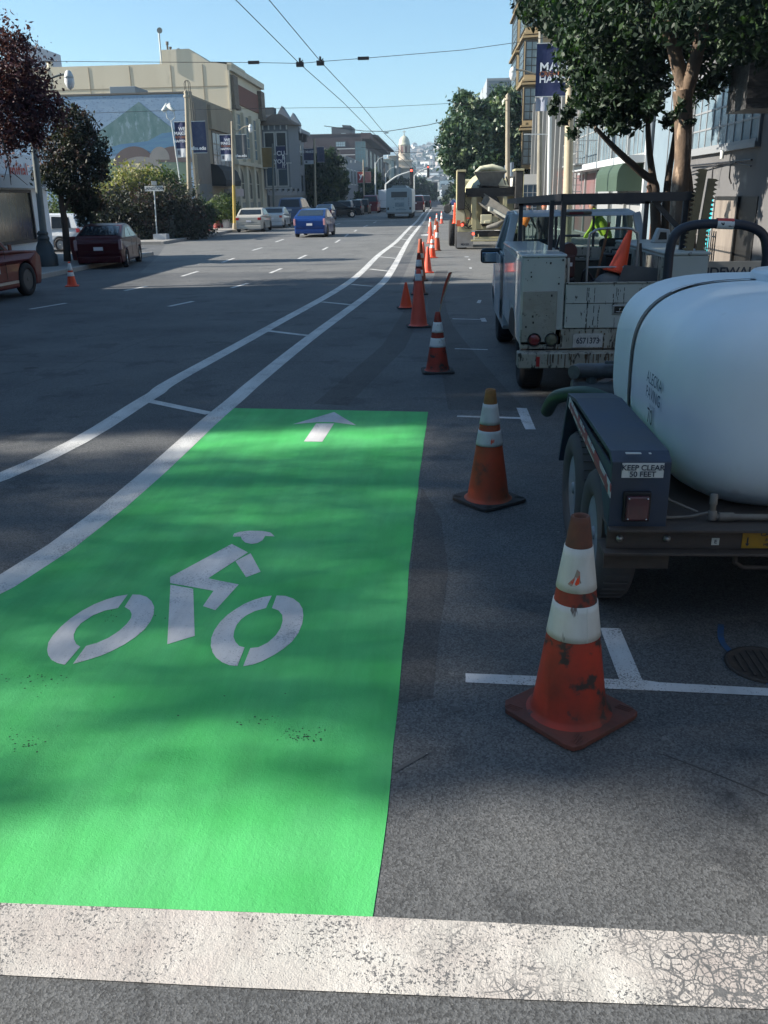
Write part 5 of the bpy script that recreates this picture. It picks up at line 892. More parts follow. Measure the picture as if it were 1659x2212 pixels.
# signals
def signal(px,py,Y,arm,lab):
    e=at(px,py,Y); base=at(arm[0],arm[1]+70,Y); t=T('traffic_signal',lab,'traffic light',(base.x,Y,.13)); o=Vector((base.x,Y,.13)); b=B(); b.tube([(0,0,0),at(arm[0],arm[1],Y)-o],.12,8); b.tube(smoothpath([at(arm[0],arm[1],Y)-o,at((arm[0]*1.3+px)/2.3,(arm[1]*.6+py)/1.6,Y)-o,e-o],5),.11,6); b.build('mast_arm',whp,t)
    b=B(); b.box(e.x-o.x-.25,e.x-o.x+.25,-.2,.1,e.z-o.z-2.0,e.z-o.z+.5); h=b.build('signal_head',black,t,bevel=.04); b=B(); b.lathe([(.17,0),(.13,.05),(0,.06)],12,M=Matrix.Translation((e.x-o.x,-.2,e.z-o.z+.1))@Matrix.Rotation(R(90),4,'X')); b.build('red_light',litred,h)
signal(889,370,140,(833,398),'traffic signal showing red on a long mast arm above the bus'); signal(925,362,200,(895,380),'farther traffic signal mast arm right of the church tower')
e=at(1126,450,160)
# Langton street sign
t=T('street_name_sign','white street name sign reading LANGTON on a thin slanted post','street sign',(-15.2,48.8,.13)); tp=at(333,412,48.8)-Vector((-15.2,48.8,.13)); b=B(); b.tube([(0,0,0),tp],.035,8); b.build('post',whp,t)
b=B(); b.box(tp.x-.5,tp.x+.5,-.02,.02,tp.z-.02,tp.z+.24); p=b.build('blade',mat('sign_blade',(.55,.55,.52),.5),t); text('LANGTON',.22,face(tp.x,-.026,tp.z+.11),textb,p)
b=B(); b.bar((tp.x,-.3,tp.z+.38),(tp.x,.5,tp.z+.38),.03,.2); b.build('cross_blade',MC['sign_blade'],t)
b=B(); b.box(-.35,.35,-.3,.3,0,.28); o=b.build('white_box',mat('box_white',(.5,.51,.52),.7,c2=(.4,.42,.45),vs=5)); o.location=(-14.9,48.6,.13); tag(o,'small white box left on the pavement edge by the planters','box')
# right poles
Y=61; a=at(1097,470,Y); c=at(1097,205,Y); pole('tan trolley pole with a finial in front of the leafy tree on the right',(a.x,Y,.13),(c.x,Y,c.z-.3),.17,.13,tanp,True,group='trolley poles')
Y=41; a=at(1166,480,Y); c=at(1168,40,Y); lr=pole('tall slim lamp post carrying the MAKE HAPPEN banner on the right',(a.x,Y,.13),(c.x+.0,Y,c.z),.13,.08,mat('brown_grey_pole',(.16,.14,.11),.6,c2=(.3,.28,.22),vs=2),False,'street lamp','street_lamp',arm=[at(1166,165,Y),at(1150,158,Y),at(1128,152,Y),at(1108,150,Y)],group=None)
l=at(1160,95,40.8); r_=at(1250,95,40.8); zb=at(1160,208,40.8).z
banner('large blue MAKE HAPPEN banner half hidden by the big tree',l.x,r_.x,zb,l.z,40.8,ban,[('MAKE',.54,.50,textw),('CREATORS',.42,.28,orl),('HAPPEN',.32,.40,textw)],None,al='LEFT'); l=at(1158,210,40.8); r_=at(1184,212,40.8); banner('small white torn foot of the MAKE HAPPEN banner',l.x,r_.x,at(1160,240,40.8).z,l.z,40.85,mat('white_grey_cloth',(.35,.37,.42),.7,c2=(.2,.22,.3),vs=4),sag=.05,arms=False)
Y=37; a=at(1186,480,Y); c=at(1188,246,Y); pw=pole('white painted pole with one horizontal bar on the right pavement',(a.x,Y,.13),(c.x,Y,c.z),.08,.07,whp,False)
b=B(); q=Vector((a.x,Y,.13)); b.bar(at(1188,290,Y)-q,at(1132,290,Y)-q,.04); b.build('cross_bar',whp,pw)
Y=30; a=at(1223,560,Y); c=at(1232,170,Y); pole('thick pale tan trolley pole rising behind the truck rack on the right',(a.x,Y,.13),(c.x,Y,c.z),.15,.13,mat('pale_tan_pole',(.50,.43,.30),.55,c2=(.4,.34,.24),vs=3),False,group='trolley poles')
# overhead wires: each its own thing
wm=mat('wire_black',(.015,.015,.018),.5)
def wire(name,label,pts,r,ins=()):
    t=T(name,label,'cable',(0,0,0),0,'overhead trolley wires'); b=B(); b.tube(pts,r,5); b.build('cable',wm,t)
    for p in ins: b=B(); d=Vector(p); b.bar(d+Vector((-.18,0,0)),d+Vector((.18,0,0)),.09); b.build('insulator',wm,t)
for k,(xx,lab) in enumerate([(-4.56,'left one of the two long trolley wires running up the street'),(-3.83,'right one of the two long trolley wires running up the street')]):
    wire('trolley_wire',lab,[(xx,y,6.2+(.1 if (i%2) else 0)) for i,y in enumerate((8,20,31.5,45,66,78,100,125,160,230,330))],[.009,.010,.012,.014,.017,.02,.025,.03,.035,.045,.055])
def span(lab,pp,Y,r,ins=()):
    wire('span_wire',lab,[at(x,y,Y) for x,y in pp],r,[at(x,y,Y) for x,y in ins])
span('nearest cross wire spanning the street with two hangers',[(60,132),(300,134),(548,135),(648,137),(692,133),(785,126),(1000,108),(1128,90),(1240,70)],31.5,.009,[(548,135),(785,126)])
span('thin cross wire over the blue banner pole',[(180,245),(415,237),(650,233),(810,232),(980,223),(1098,240)],58,.012)
span('cross wire rising to the leafy tree on the right',[(700,272),(785,283),(835,284),(925,270),(1060,238)],88,.03,[(835,287)])
span('farthest cross wire in front of the hill',[(780,318),(880,330),(920,328),(1000,310)],125,.03)
for px,py in((648,137),(692,134)):
    p=at(px,py,31.5); b=B(); b.box(-.12,.12,-.06,.06,-.1,.04); b.box(-.03,.03,-.03,.03,.0,.16); b.bar((-.1,0,-.08),(.1,0,.1),.03); o=b.build('wire_hanger',wm); o.location=p; tag(o,'black wire hanger on the %s trolley wire at the nearest cross wire'%('left' if px<670 else 'right'),'wire hanger','wire hangers')
# ---------------------------------------------------------------- trees and shrubs
def leafmat(name,c,tr=.25,rough=.62):
    if name in MC: return MC[name]
    m=bpy.data.materials.new(name); MC[name]=m; m.use_nodes=True; n=m.node_tree; b=n.nodes['Principled BSDF']; b.inputs['Base Color'].default_value=(*c,1); b.inputs['Roughness'].default_value=rough
    t=n.nodes.new('ShaderNodeBsdfTranslucent'); t.inputs[0].default_value=(c[0]*1.6,c[1]*1.9,c[2]*.9,1); x=n.nodes.new('ShaderNodeMixShader'); x.inputs[0].default_value=tr
    n.links.new(b.outputs[0],x.inputs[1]); n.links.new(t.outputs[0],x.inputs[2]); n.links.new(x.outputs[0],n.nodes['Material Output'].inputs[0]); return m
gA=[leafmat('leaf_dark',(.010,.026,.012),.12),leafmat('leaf_mid',(.018,.042,.018),.15),leafmat('leaf_light',(.035,.075,.02),.2)]
gF=[leafmat('ficus_dark',(.022,.05,.025),.15,.4),leafmat('ficus_mid',(.075,.12,.07),.15,.35),leafmat('ficus_light',(.2,.25,.15),.15,.35)]
gR=[leafmat('plum_dark',(.04,.015,.022),.25),leafmat('plum_mid',(.085,.03,.04),.25),leafmat('plum_light',(.15,.06,.075),.25)]
gD=[leafmat('dusk_leaf',(.018,.02,.014),.2),leafmat('dusk_leaf_mid',(.03,.035,.02),.2),leafmat('dusk_leaf_red',(.05,.025,.02),.2)]
gY=[leafmat('hedge_yellow',(.17,.15,.045),.25),leafmat('hedge_pale',(.30,.27,.12),.25),leafmat('hedge_green',(.10,.14,.04),.25)]
gO=[leafmat('olive_leaf',(.07,.10,.02),.2),leafmat('olive_mid',(.04,.07,.02),.2),leafmat('olive_dark',(.015,.035,.012),.2)]
bark=mat('bark',(.10,.07,.05),.9,c2=(.05,.04,.03),vs=9,bump=1,bs=20,stretch=(1,1,.3)); barkl=mat('bark_pale_peeling',(.19,.13,.085),.85,c2=(.07,.05,.038),vs=9,spot=(.36,.26,.18),ss=6,st=.58,soft=.06,bump=1.2,bs=16,stretch=(1,1,.3))
def leaves(blobs,n,size,seed,clump=.35,asp=.45):
    rs=np.random.RandomState(seed); vol=np.array([b[3]**2 for b in blobs]); pr=vol/vol.sum(); per=26; nc=max(1,n//per)
    ci=rs.choice(len(blobs),nc,p=pr); d=rs.normal(size=(nc,3)); d/=np.linalg.norm(d,axis=1)[:,None]; rad=rs.uniform(.35,1.0,nc)**.6
    C=np.array([b[:3] for b in blobs])[ci]; Rr=np.array([b[3] for b in blobs])[ci]
    zs=np.array([b[4] if len(b)>4 else .85 for b in blobs])[ci]
    cen=C+d*(rad*Rr)[:,None]*np.stack([np.ones(nc),np.ones(nc),zs],1)
    P=np.repeat(cen,per,0)+rs.normal(size=(nc*per,3))*(clump*np.repeat(np.clip(Rr,.3,1.2),per))[:,None]*.5
    N=len(P); a=rs.normal(size=(N,3)); a[:,2]-=.35; a/=np.linalg.norm(a,axis=1)[:,None]; bb=rs.normal(size=(N,3)); bb-=a*(a*bb).sum(1)[:,None]; bb/=np.linalg.norm(bb,axis=1)[:,None]; nn=np.cross(a,bb)
    s=(size*rs.uniform(.45,1.45,N))[:,None]
    V=np.stack([P-a*s*.5,P+bb*s*asp*.5+nn*s*.08,P+a*s*.5,P-bb*s*asp*.5+nn*s*.08],1).reshape(-1,3)
    return V,N,np.repeat(rs.choice(3,nc,p=[.45,.37,.18]),per)
def crownmesh(name,blobs,n,size,mats,parent,seed=1,clump=.35,asp=.45,mi=None):
    V,N,m=leaves(blobs,n,size,seed,clump,asp); me=bpy.data.meshes.new(name)
    me.vertices.add(4*N); me.vertices.foreach_set('co',V.ravel().astype('f')); me.loops.add(4*N); me.loops.foreach_set('vertex_index',np.arange(4*N,dtype='i')); me.polygons.add(N); me.polygons.foreach_set('loop_start',np.arange(0,4*N,4,dtype='i')); me.polygons.foreach_set('loop_total',np.full(N,4,dtype='i'))
    for k in mats: me.materials.append(k)
    me.polygons.foreach_set('material_index',m.astype('i')); me.update(); me.validate(); o=bpy.data.objects.new(name,me); col.objects.link(o); o.parent=parent; return o
def tree(label,base,limbs,blobs,n,size,mats,bm_=bark,cat='tree',name='tree',seed=1,group=None,clump=.35,asp=.45):
    base=Vector(base); t=T(name,label,cat,base,0,group)
    if limbs:
        b=B()
        for pts,r in limbs: b.tube(smoothpath([Vector(p)-base for p in pts],4),list(np.interp(np.linspace(0,1,(len(pts)-1)*4+1),np.linspace(0,1,len(r)),r)),10)
        b.build('trunk',bm_,t)
    crownmesh('crown',[(b_[0]-base.x,b_[1]-base.y,b_[2]-base.z,*b_[3:]) for b_ in blobs],n,size,mats,t,seed,clump,asp); return t
def bl(px,py,Y,r,*a): p=at(px,py,Y); return (p.x,p.y,p.z,r,*a)
# big tree on the right pavement
tb=at(1470,560,19); Y=19
limbs=[([(tb.x,19,.13),at(1468,420,19),at(1474,350,19),at(1476,280,19),at(1474,195,19)],[.22,.17,.155,.165,.18]),
 ([at(1478,200,19),at(1462,130,19),at(1447,60,18.9),at(1440,-60,19)],[.13,.13,.11,.09]),([at(1480,205,19),at(1505,120,18.8),at(1520,30,18.6),at(1524,-80,18.4)],[.15,.12,.12,.08]),([at(1458,110,19),at(1425,50,18.8),at(1385,-20,18.6)],[.08,.06,.05]),([at(1478,330,19.1),at(1490,420,19.1),(tb.x+.32,19.05,.13)],[.06,.08,.1])]
bl1=[bl(1400,60,21.2,1.0),bl(1360,130,21,.9),bl(1430,150,20.9,.6),bl(1500,50,20.6,.9),bl(1565,60,20,.85),bl(1540,150,20,.6),bl(1520,205,19.8,.35),bl(1440,40,17.6,.3),bl(1620,0,17,.9),bl(1645,100,17.5,.4),bl(1575,110,18,.35),bl(1470,-60,19,1.6),bl(1370,-60,20,1.6),bl(1600,-90,17,1.5),bl(1430,230,19.5,.35),bl(1480,240,19,.3),bl(1300,0,20.5,1.1)]
tree('large street tree with a pale peeling trunk that forks, on the right pavement',(tb.x,19,.13),limbs,bl1,24000,.15,gA,barkl,seed=5,clump=.3)
tb2=at(1422,560,22.5)
limbs=[([(tb2.x,22.5,.13),at(1415,440,22.5),at(1412,395,22.5),at(1385,372,22.4),at(1330,322,22.2),at(1285,275,22)],[.13,.12,.10,.09,.07,.04]),([at(1412,395,22.5),at(1402,320,22.5),at(1398,240,22.5),at(1390,150,22.5)],[.09,.07,.05,.04]),([(tb2.x+.15,22.5,.13),at(1440,420,22.5),at(1452,330,22.5),at(1460,270,22.5)],[.1,.09,.06,.04]),([at(1425,440,22.5),at(1400,400,22.5)],[.07,.06])]
bl2=[bl(1245,45,24,.75),bl(1290,130,23.5,.72),bl(1300,205,23,.7),bl(1255,222,23.5,.28),bl(1340,200,22.5,.85),bl(1320,110,22.5,1.1),bl(1380,210,22.5,.6),bl(1185,20,25,.6),bl(1230,-40,24,1.0),bl(1140,-5,26,.45),bl(1185,-30,25,.9),bl(1265,265,22.5,.25),bl(1225,250,23,.25),bl(1330,275,22,.28),bl(1200,228,24,.2),bl(1240,285,22.5,.14),bl(1380,270,22.3,.16),bl(1420,300,22.3,.13),bl(1455,260,22.5,.25),bl(1300,60,22.5,1.0)]
tree('darker street tree with a low branch reaching left, behind the large tree',(tb2.x,22.5,.13),limbs,bl2,29000,.16,gA,bark,seed=8,clump=.28)
# leafy ficus mid right
Y=80
tree('broad leafy tree on the right pavement beyond the mixer truck',(4.9,80,.13),[([(4.9,80,.13),(4.8,80,3),(4.2,80,5)],[.25,.2,.12]),([(4.8,80,3),(5.6,80,6)],[.15,.08])],[bl(1010,245,80,1.6),bl(1000,300,79,2.0),bl(985,340,79,1.4),bl(1050,310,80,2.4),bl(1090,250,80,1.9),bl(1090,215,80,1.1),bl(1060,360,79,2.2),bl(1110,330,80,2.2),bl(1110,290,80,1.7),bl(1005,370,80,1.1),bl(1030,390,79,1.3),bl(1130,270,81,1.0),bl(1000,220,80,.8),bl(1120,380,80,1.2),bl(1000,405,85,.8)],46000,.42,gF,bark,seed=3,clump=.42)
# left side
tree('dark red leaved plum tree at the left edge of the street',(-11.9,22.6,.13),[([(-12.0,22.6,.13),(-12.0,22.6,3),(-12.2,22.6,5)],[.12,.1,.06]),([at(5,300,21.5),at(18,350,21.5),at(24,400,21.5)],[.02,.015,.006]),([at(18,350,21.5),at(8,390,21.5)],[.012,.005]),([at(24,370,21.5),at(60,400,21.5)],[.012,.005])],[bl(-30,150,23,1.3),bl(20,140,23,.8),bl(30,100,23,.4),bl(50,190,23,.75),bl(90,225,23,.55),bl(60,260,23,.7),bl(20,230,23,1.0),bl(100,250,23,.4),bl(-40,260,23,1.1),bl(75,290,23,.3),bl(15,290,23,.45),bl(118,215,23,.18),bl(20,75,23,.2)],14000,.11,gR,bark,seed=11,clump=.4)
p=gr(148,572); t0=(-13.15,31.6,.13)
tree('small dark tree with a thin leaning trunk left of the maroon car',t0,[([t0,at(140,480,31.6),at(132,420,31.6),at(150,330,31.6)],[.13,.11,.09,.05]),([at(138,460,31.6),at(160,400,31.6),at(190,340,31.6)],[.06,.04,.02]),([at(133,430,31.6),at(110,380,31.6)],[.05,.03])],[bl(160,280,31.6,.8),bl(190,320,31.6,.75),bl(130,330,31.6,.8),bl(170,360,31.6,.9),bl(200,370,31.6,.5),bl(110,380,31.6,.6),bl(150,400,31.6,.5),bl(215,350,31.6,.3),bl(155,245,31.6,.3)],13000,.13,gD,bark,seed=12,clump=.32)
t0=(-12.95,32.3,.13)
tree('tiny dark tree growing out of the red planter',t0,[([t0,at(183,540,32.3),at(188,500,32.3),at(176,455,32.3)],[.05,.05,.04,.02])],[bl(175,440,32.3,.5),bl(195,425,32.3,.45),bl(160,430,32.3,.35),bl(210,440,32.3,.3),bl(185,470,32.3,.35)],4200,.12,gD,bark,seed=13,name='potted_tree')
b=B(); b.lathe([(.26,0),(.36,.75),(.38,.8),(.34,.8),(.3,.7),(0,.7)],20); o=b.build('planter',mat('red_planter',(.20,.02,.02),.6)); o.location=(-12.9,32.2,.13); tag(o,'round dark red planter pot on the pavement behind the maroon car','planter')
# garden beyond the alley
for k,(px,py,Y_,r,nn,ms,lab) in enumerate([(255,410,52,1.5,6000,gY,'yellow-leaved shrub lit by the sun in the corner garden'),(300,400,53,1.4,5500,gY,'pale yellow-green shrub beside the brightest one'),(235,470,50,2.0,8000,gD,'dark shrub mass behind the white minivan'),(300,460,50,1.8,8000,gD,'dark hedge mass left of the LANGTON sign'),(355,455,51,1.7,8000,gD,'dark hedge mass behind the LANGTON sign'),(340,400,55,1.2,4500,gO,'olive shrub in front of the mural hills'),(400,470,54,1.3,5000,gD,'dark bush at the street end of the garden'),(190,470,50,1.8,6000,gO,'green bush over the minivan roof'),(150,440,56,2.0,5000,gO,'green garden bush far left behind the lamp post'),(395,420,56,1.0,1600,gO,'thin brushy shrub by the banner pole')]):
    p=at(px,py,Y_); base=(p.x,Y_,.13); tw=[([base,(p.x+.1,Y_,p.z)],[.08,.04])]
    bls=[(p.x,Y_,p.z,r),(p.x+r*.6,Y_+.3,max(.6,p.z-r*.6),r*.7),(p.x-r*.6,Y_-.2,max(.6,p.z-r*.5),r*.7),(p.x,Y_-.4,max(.5,p.z-r*.9),r*.8),(p.x+r*.5,Y_-.3,p.z+.2,r*.45)]
    tree(lab,base,tw,bls,nn,.2,ms,bark,'shrub','shrub',seed=20+k,clump=.45)
t=T('bare_tree','bare twisting branches sticking up over the garden hedge by the mural','tree',(-16.6,57,.13)); b=B(); rn=random.Random(5)
for k in range(16):
    p=at(rn.uniform(310,440),rn.uniform(395,430),57)-Vector((-16.6,57,.13)); q=p+Vector((rn.uniform(-1,1),0,rn.uniform(.3,1.1))); b.tube(smoothpath([Vector((rn.uniform(-.5,.5),0,.6)),p,(p+q)/2+Vector((rn.uniform(-.3,.3),0,rn.uniform(-.2,.3))),q],3),[.035,.03,.03,.028,.025,.022,.02,.017,.014,.01],5)
b.build('branches',mat('pale_branch',(.22,.18,.13),.8,c2=(.08,.06,.05),vs=3),t)
for k,(px,Y_,h,ms,lab) in enumerate([(425,57,.7,gA,'leafy plant in a red pot nearest the garden corner'),(447,61,.8,gA,'leafy plant spreading over a red pot by the mural facade'),(478,66,1.3,gA,'large leafy bush over red and white pots before the black awning'),(493,68,1.3,gA,'second large leafy bush beside the black awning')]):
    p=gr(px,512-k*3); x=at(px,480,Y_).x; t=T('potted_plant',lab,'potted plant',(x,Y_,.13),0,'potted plants along the left facade')
    for q in(-.35,.35) if k>1 else (0,): b=B(); b.lathe([(.22,0),(.3,.6),(.26,.6),(0,.55)],12,c=(q,0,0)); b.build('pot',mat('pot_red',(.30,.05,.04),.6) if q<=0 else mat('pot_white',(.5,.45,.42),.6),t)
    crownmesh('foliage',[(0,0,.7+h*.5,h*.7),(.3,0,.7+h*.3,h*.5),(-.3,0,.8+h*.2,h*.5)],2200,.24,gO if k>1 else ms,t,40+k,.5,.4)
b=B(); b.box(-.3,.3,-.3,.3,0,1.1); b.box(-.33,.33,-.33,.33,1.1,1.2); b.build('body',grp).parent=(lambda t:t)(T('litter_bin','dark litter bin at the garden corner under the banner pole','litter bin',(-14.9,50.3,.13)))
tree('round dense dark tree at the left kerb beyond the Victorian house',(-15.6,125,.13),[([(-15.6,125,.13),(-15.6,125,4)],[.3,.2])],[bl(688,368,125,2.3),bl(708,352,125,1.9),bl(668,385,125,2.0),bl(700,400,125,2.6),bl(722,388,125,1.8),bl(672,415,125,2.2),bl(718,420,125,2.0),bl(700,435,124,2.2),bl(662,352,126,.9)],30000,.55,[leafmat('dk1',(.012,.03,.014)),leafmat('dk2',(.022,.045,.018)),leafmat('dk3',(.05,.075,.02))],seed=51,clump=.4)
for k,(px,py,Y_,r,n_,lab) in enumerate([(780,445,170,2.2,4000,'small dark tree behind the burgundy van'),(803,430,185,1.6,2500,'small dark tree left of the white box van'),(838,410,230,3.2,5000,'dark tree cluster before the church'),(862,405,260,3.5,6000,'dark tree left of the traffic signal'),(905,400,300,3.0,5000,'tree mass behind the red signal'),(925,410,330,3.0,5000,'round tree at the foot of the hill'),(797,385,200,2.4,3000,'yellowing tree beside the red banners'),(1000,415,180,3.0,5000,'dark street tree far up the right pavement'),(985,425,230,2.8,4000,'smaller street tree farther up the right pavement'),(877,440,280,2.5,3000,'low dark tree right of the bus')]):
    p=at(px,py,Y_); tree(lab,(p.x,Y_,.1),[([(p.x,Y_,.1),(p.x,Y_,p.z)],[.3,.2])],[(p.x,Y_,p.z,r),(p.x+r*.5,Y_,p.z-r*.5,r*.8),(p.x-r*.5,Y_,p.z-r*.4,r*.8),(p.x,Y_,max(1.5,p.z-r),r*.9)],n_,.7,(gO if k==6 else gA),seed=60+k,clump=.4)
# unseen trees left of the frame, crowns shaped to dapple the near road
TX=-22
D_=[(TX,1.9+k*.72,z_,.62) for k in range(5) for z_ in(10.0,10.9,11.8)]
tree('unseen tree outside the frame, its crown shaped to half-shade the green lane',(TX,3.6,.0),[([(TX,3.6,0),(TX,3.6,8),(TX,3.6,11)],[.2,.15,.06])],D_,23000,.085,gR,seed=71,clump=.6,asp=.55)
D_=[(TX,.95+k*.72,z_,.62) for k in range(9) for z_ in(12.9,13.8,14.7,15.5)]+[(TX,6.6,z_,.6) for z_ in(9.6,10.4,11.3,12)]+[(TX,7.2,z_,.6) for z_ in(9.6,10.4,11.3,12)]
tree('unseen very tall tree outside the frame, its crown shaped to shade the near road',(TX,5,.0),[([(TX,5,0),(TX,5,8),(TX,4,13)],[.3,.2,.08])],D_,95000,.11,gA,seed=72,clump=.55,asp=.55)
tree('unseen sparse tree outside the frame, added to thin the near sunlight',(TX,.8,.0),[([(TX,.8,0),(TX,.9,11)],[.08,.03])],[(TX,.9,11.2,.6),(TX,1.3,12.0,.5),(TX,.7,12.2,.4),(TX,1.4,10.6,.4)],2800,.1,gR,seed=73,clump=.5)
# ---------------------------------------------------------------- buildings
def WB(b,name,m,root,par=None,**k):
    l=root.location; b.v=[(v[0]-l.x,v[1]-l.y,v[2]-l.z) for v in b.v]; return b.build(name,m,par or root,**k)
def bld(label,x0,x1,y0,y1,h,m,name='building',cat='building',cap=None,z0=0,capm=None):
    t=T(name,label,cat,((x0+x1)/2,y0,0)); b=B(); b.box(x0,x1,y0,y1,z0,h); WB(b,'wall',m,t)
    if cap: b=B(); b.box(x0-cap,x1+cap,y0-cap,y1+cap,h,h+.25); WB(b,'parapet',capm or m,t)
    return t
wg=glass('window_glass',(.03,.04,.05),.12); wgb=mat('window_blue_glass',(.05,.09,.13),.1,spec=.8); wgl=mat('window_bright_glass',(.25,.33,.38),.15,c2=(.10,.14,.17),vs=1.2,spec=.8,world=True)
def win(root,f,P,a0,a1,z0,z1,nx=1,nz=1,fm=None,gm=None,fw=.07,arch=False,name='window'):
    # f: '-y' plane y=P, '+x' plane x=P facing right, '-x' plane x=P facing left
    fm=fm or white; gm=gm or wg
    def box(b,a,c,z,zz,d0,d1):
        if f=='-y': b.box(a,c,P-d1,P-d0,z,zz)
        elif f=='+x': b.box(P+d0,P+d1,a,c,z,zz)
        else: b.box(P-d1,P-d0,a,c,z,zz)
    b=B(); box(b,a0-fw,a0,z0-fw,z1+fw,.0,.07); box(b,a1,a1+fw,z0-fw,z1+fw,0,.07); box(b,a0,a1,z0-fw,z0,0,.09); box(b,a0,a1,z1,z1+fw,0,.07)
    for i in range(1,nx): c=a0+(a1-a0)*i/nx; box(b,c-fw*.3,c+fw*.3,z0,z1,.0,.045)
    for i in range(1,nz): c=z0+(z1-z0)*i/nz; box(b,a0,a1,c-fw*.3,c+fw*.3,.0,.04)
    fo=WB(b,name,fm,root); b=B()
    if arch: 
        n=8; r=(a1-a0)/2; cx=(a0+a1)/2; pl=[(a0,z0),(a1,z0)]+[(cx+r*math.cos(math.pi*i/n),z1-r+r*math.sin(math.pi*i/n)) for i in range(n+1)]
        ax={'-y':'y','+x':'x','-x':'x'}[f]; b.prism(pl,P-.015 if f!='+x' else P+.005,P-.005 if f!='+x' else P+.015,ax)
    else: box(b,a0,a1,z0,z1,.004,.02)
    o=WB(b,'pane',gm,root,par=fo); return fo
def boxpart(root,name,m,*a,bev=0): b=B(); b.box(*a); return WB(b,name,m,root,bevel=bev)
LX=-17.7
plw=mat('white_plaster',(.74,.76,.78),.8,c2=(.64,.66,.68),vs=.8,world=True); beige=mat('beige_concrete',(.62,.56,.44),.85,c2=(.53,.47,.36),vs=.35,spot=(.42,.37,.28),ss=.9,st=.6,world=True,stretch=(1,1,.25)); tanm=mat('tan_stucco',(.33,.27,.19),.85,c2=(.26,.21,.15),vs=.6,world=True)
# white corner shop
sh=bld('low white corner shop with red lettering and a display window, left edge',-26,-15.3,12,35.6,3.75,plw,'corner_shop'); 
boxpart(sh,'canopy',mat('canopy_grey',(.5,.52,.53),.7),-15.3,-14.95,14,35.9,2.6,3.05); 
win(sh,'+x',-15.3,29.6,34.0,.8,2.45,1,1,mat('dark_frame',(.03,.03,.035),.5),mat('shop_glass_painted_reflection',(.02,.022,.026),.12,c2=(.10,.08,.045),vs=1.5,amt=.3,spec=.5,world=True,stretch=(1,2.2,.45)),.1)  # tan streaks in the glass colour imitate reflections
q=side(38,370,-15.3); text('initial',.72,Matrix.Translation((-15.25-sh.location.x,q.y-sh.location.y,q.z))@Matrix.Rotation(R(90),4,'Z')@FACE,mat('red_letters',(.45,.06,.04),.5),sh,sx=.95)
greyw=mat('cool_grey_wall',(.13,.15,.18),.85,c2=(.1,.12,.15),vs=.5,world=True)
row=bld('tall plain building on the left just outside the frame whose shadow crosses the road',-27,-13.6,8.3,20.6,12.5,greyw)
row2=bld('added unseen low building on the left, sized to shade the left road',-27,-14.0,1.15,8.2,5.3,greyw)  # unseen, height set for the shadow it throws on the road
bld('added unseen block behind the viewer on the left, cutting sky light',-34,-13.2,-60,-.9,13,greyw)  # added out of view to cut sky fill around the camera
bld('added unseen block behind the viewer on the right, cutting sky light',7.3,30,-60,3.9,14,greyw)  # added opposite, also unseen, to darken the near shade
bld('added unseen block far behind the viewer, closing off low sky light',-40,40,-95,-70,22,greyw)  # unseen end wall added so less sky lights the street
boxpart(row,'roof_hut',greyw,-22,-19,14,18,12.5,15.5)
# mural building
mu=bld('two-storey building with a painted landscape mural facing the garden',-42,LX,67,80.3,9.15,tanm)
def py_(pts,Y=66.97): return [(at(x,y,Y).x,at(x,y,Y).z) for x,y in pts]
def paint(pts,m,dy,name='mural_paint'):
    b=B(); P_=py_(pts); b.prism(P_,66.99-dy,67.0-dy*.2 if False else 66.999-dy+.004,'y'); return WB(b,name,m,mu)
skyp=mat('mural_sky',(.19,.28,.40),.9,c2=(.25,.34,.44),vs=.9,amt=.6,spot=(.07,.11,.18),ss=5,st=.57,bump=1,bs=5,world=True,stretch=(1,1,2.5)); mtn=mat('mural_green_mountain',(.07,.15,.15),.9,c2=(.16,.24,.25),vs=1.6,world=True,spot=(.24,.33,.38),ss=2.2,st=.56,bump=.8,bs=5,stretch=(1.4,1,.6)); brn=mat('mural_brown_hill',(.14,.105,.10),.9,c2=(.11,.09,.09),vs=1,world=True); gry=mat('mural_grey_hill',(.26,.24,.23),.9,c2=(.2,.2,.19),vs=1,world=True); lak=mat('mural_blue_lake',(.08,.17,.30),.9,c2=(.12,.24,.33),vs=1.5,world=True,stretch=(.4,1,3)); grn=mat('mural_green_field',(.10,.17,.13),.9,c2=(.16,.2,.15),vs=1.2,world=True)
b=B(); b.box(-42,LX+.0,66.95,67,.3,9.1); WB(b,'mural_paint',skyp,mu)
paint([(205,290),(250,258),(300,220),(345,256),(400,298),(400,318),(205,322)],mtn,.06)
paint([(200,330),(260,312),(320,305),(350,288),(404,282),(404,322),(215,335)],lak,.065)
paint([(210,345),(404,330),(404,470),(200,470)],grn,.07); 
def hillp(cx,cy,rx,ry,m,dy): paint([(cx+rx*math.cos(math.pi*i/14),cy-ry*math.sin(math.pi*i/14)) for i in range(15)],m,dy)
hillp(290,358,45,42,brn,.075); hillp(375,350,40,34,brn,.08); hillp(345,345,22,28,gry,.085); hillp(305,372,50,34,gry,.09); hillp(330,400,60,30,brn,.095)
boxpart(mu,'rooftop_unit',mat('roof_unit',(.14,.18,.22),.5),-23.9,-22.0,69,72,9.2,9.9,bev=.03)
boxpart(mu,'parapet_cap',mat('cap_dark',(.12,.11,.1),.8),-42,LX+.06,66.9,67.1,9.15,9.25)
fac=mat('facade_grey_tan',(.22,.19,.16),.85,c2=(.17,.15,.13),vs=.8,world=True); boxpart(mu,'facade_panel',fac,LX,LX+.05,67,72,.3,9.0); boxpart(mu,'corner_pilaster',mat('pilaster',(.30,.26,.19),.8),LX-.0,LX+.12,66.85,67.8,0,9.3)
boxpart(mu,'upper_band',tanm,LX,LX+.25,72.5,80.2,7.2,8.9)
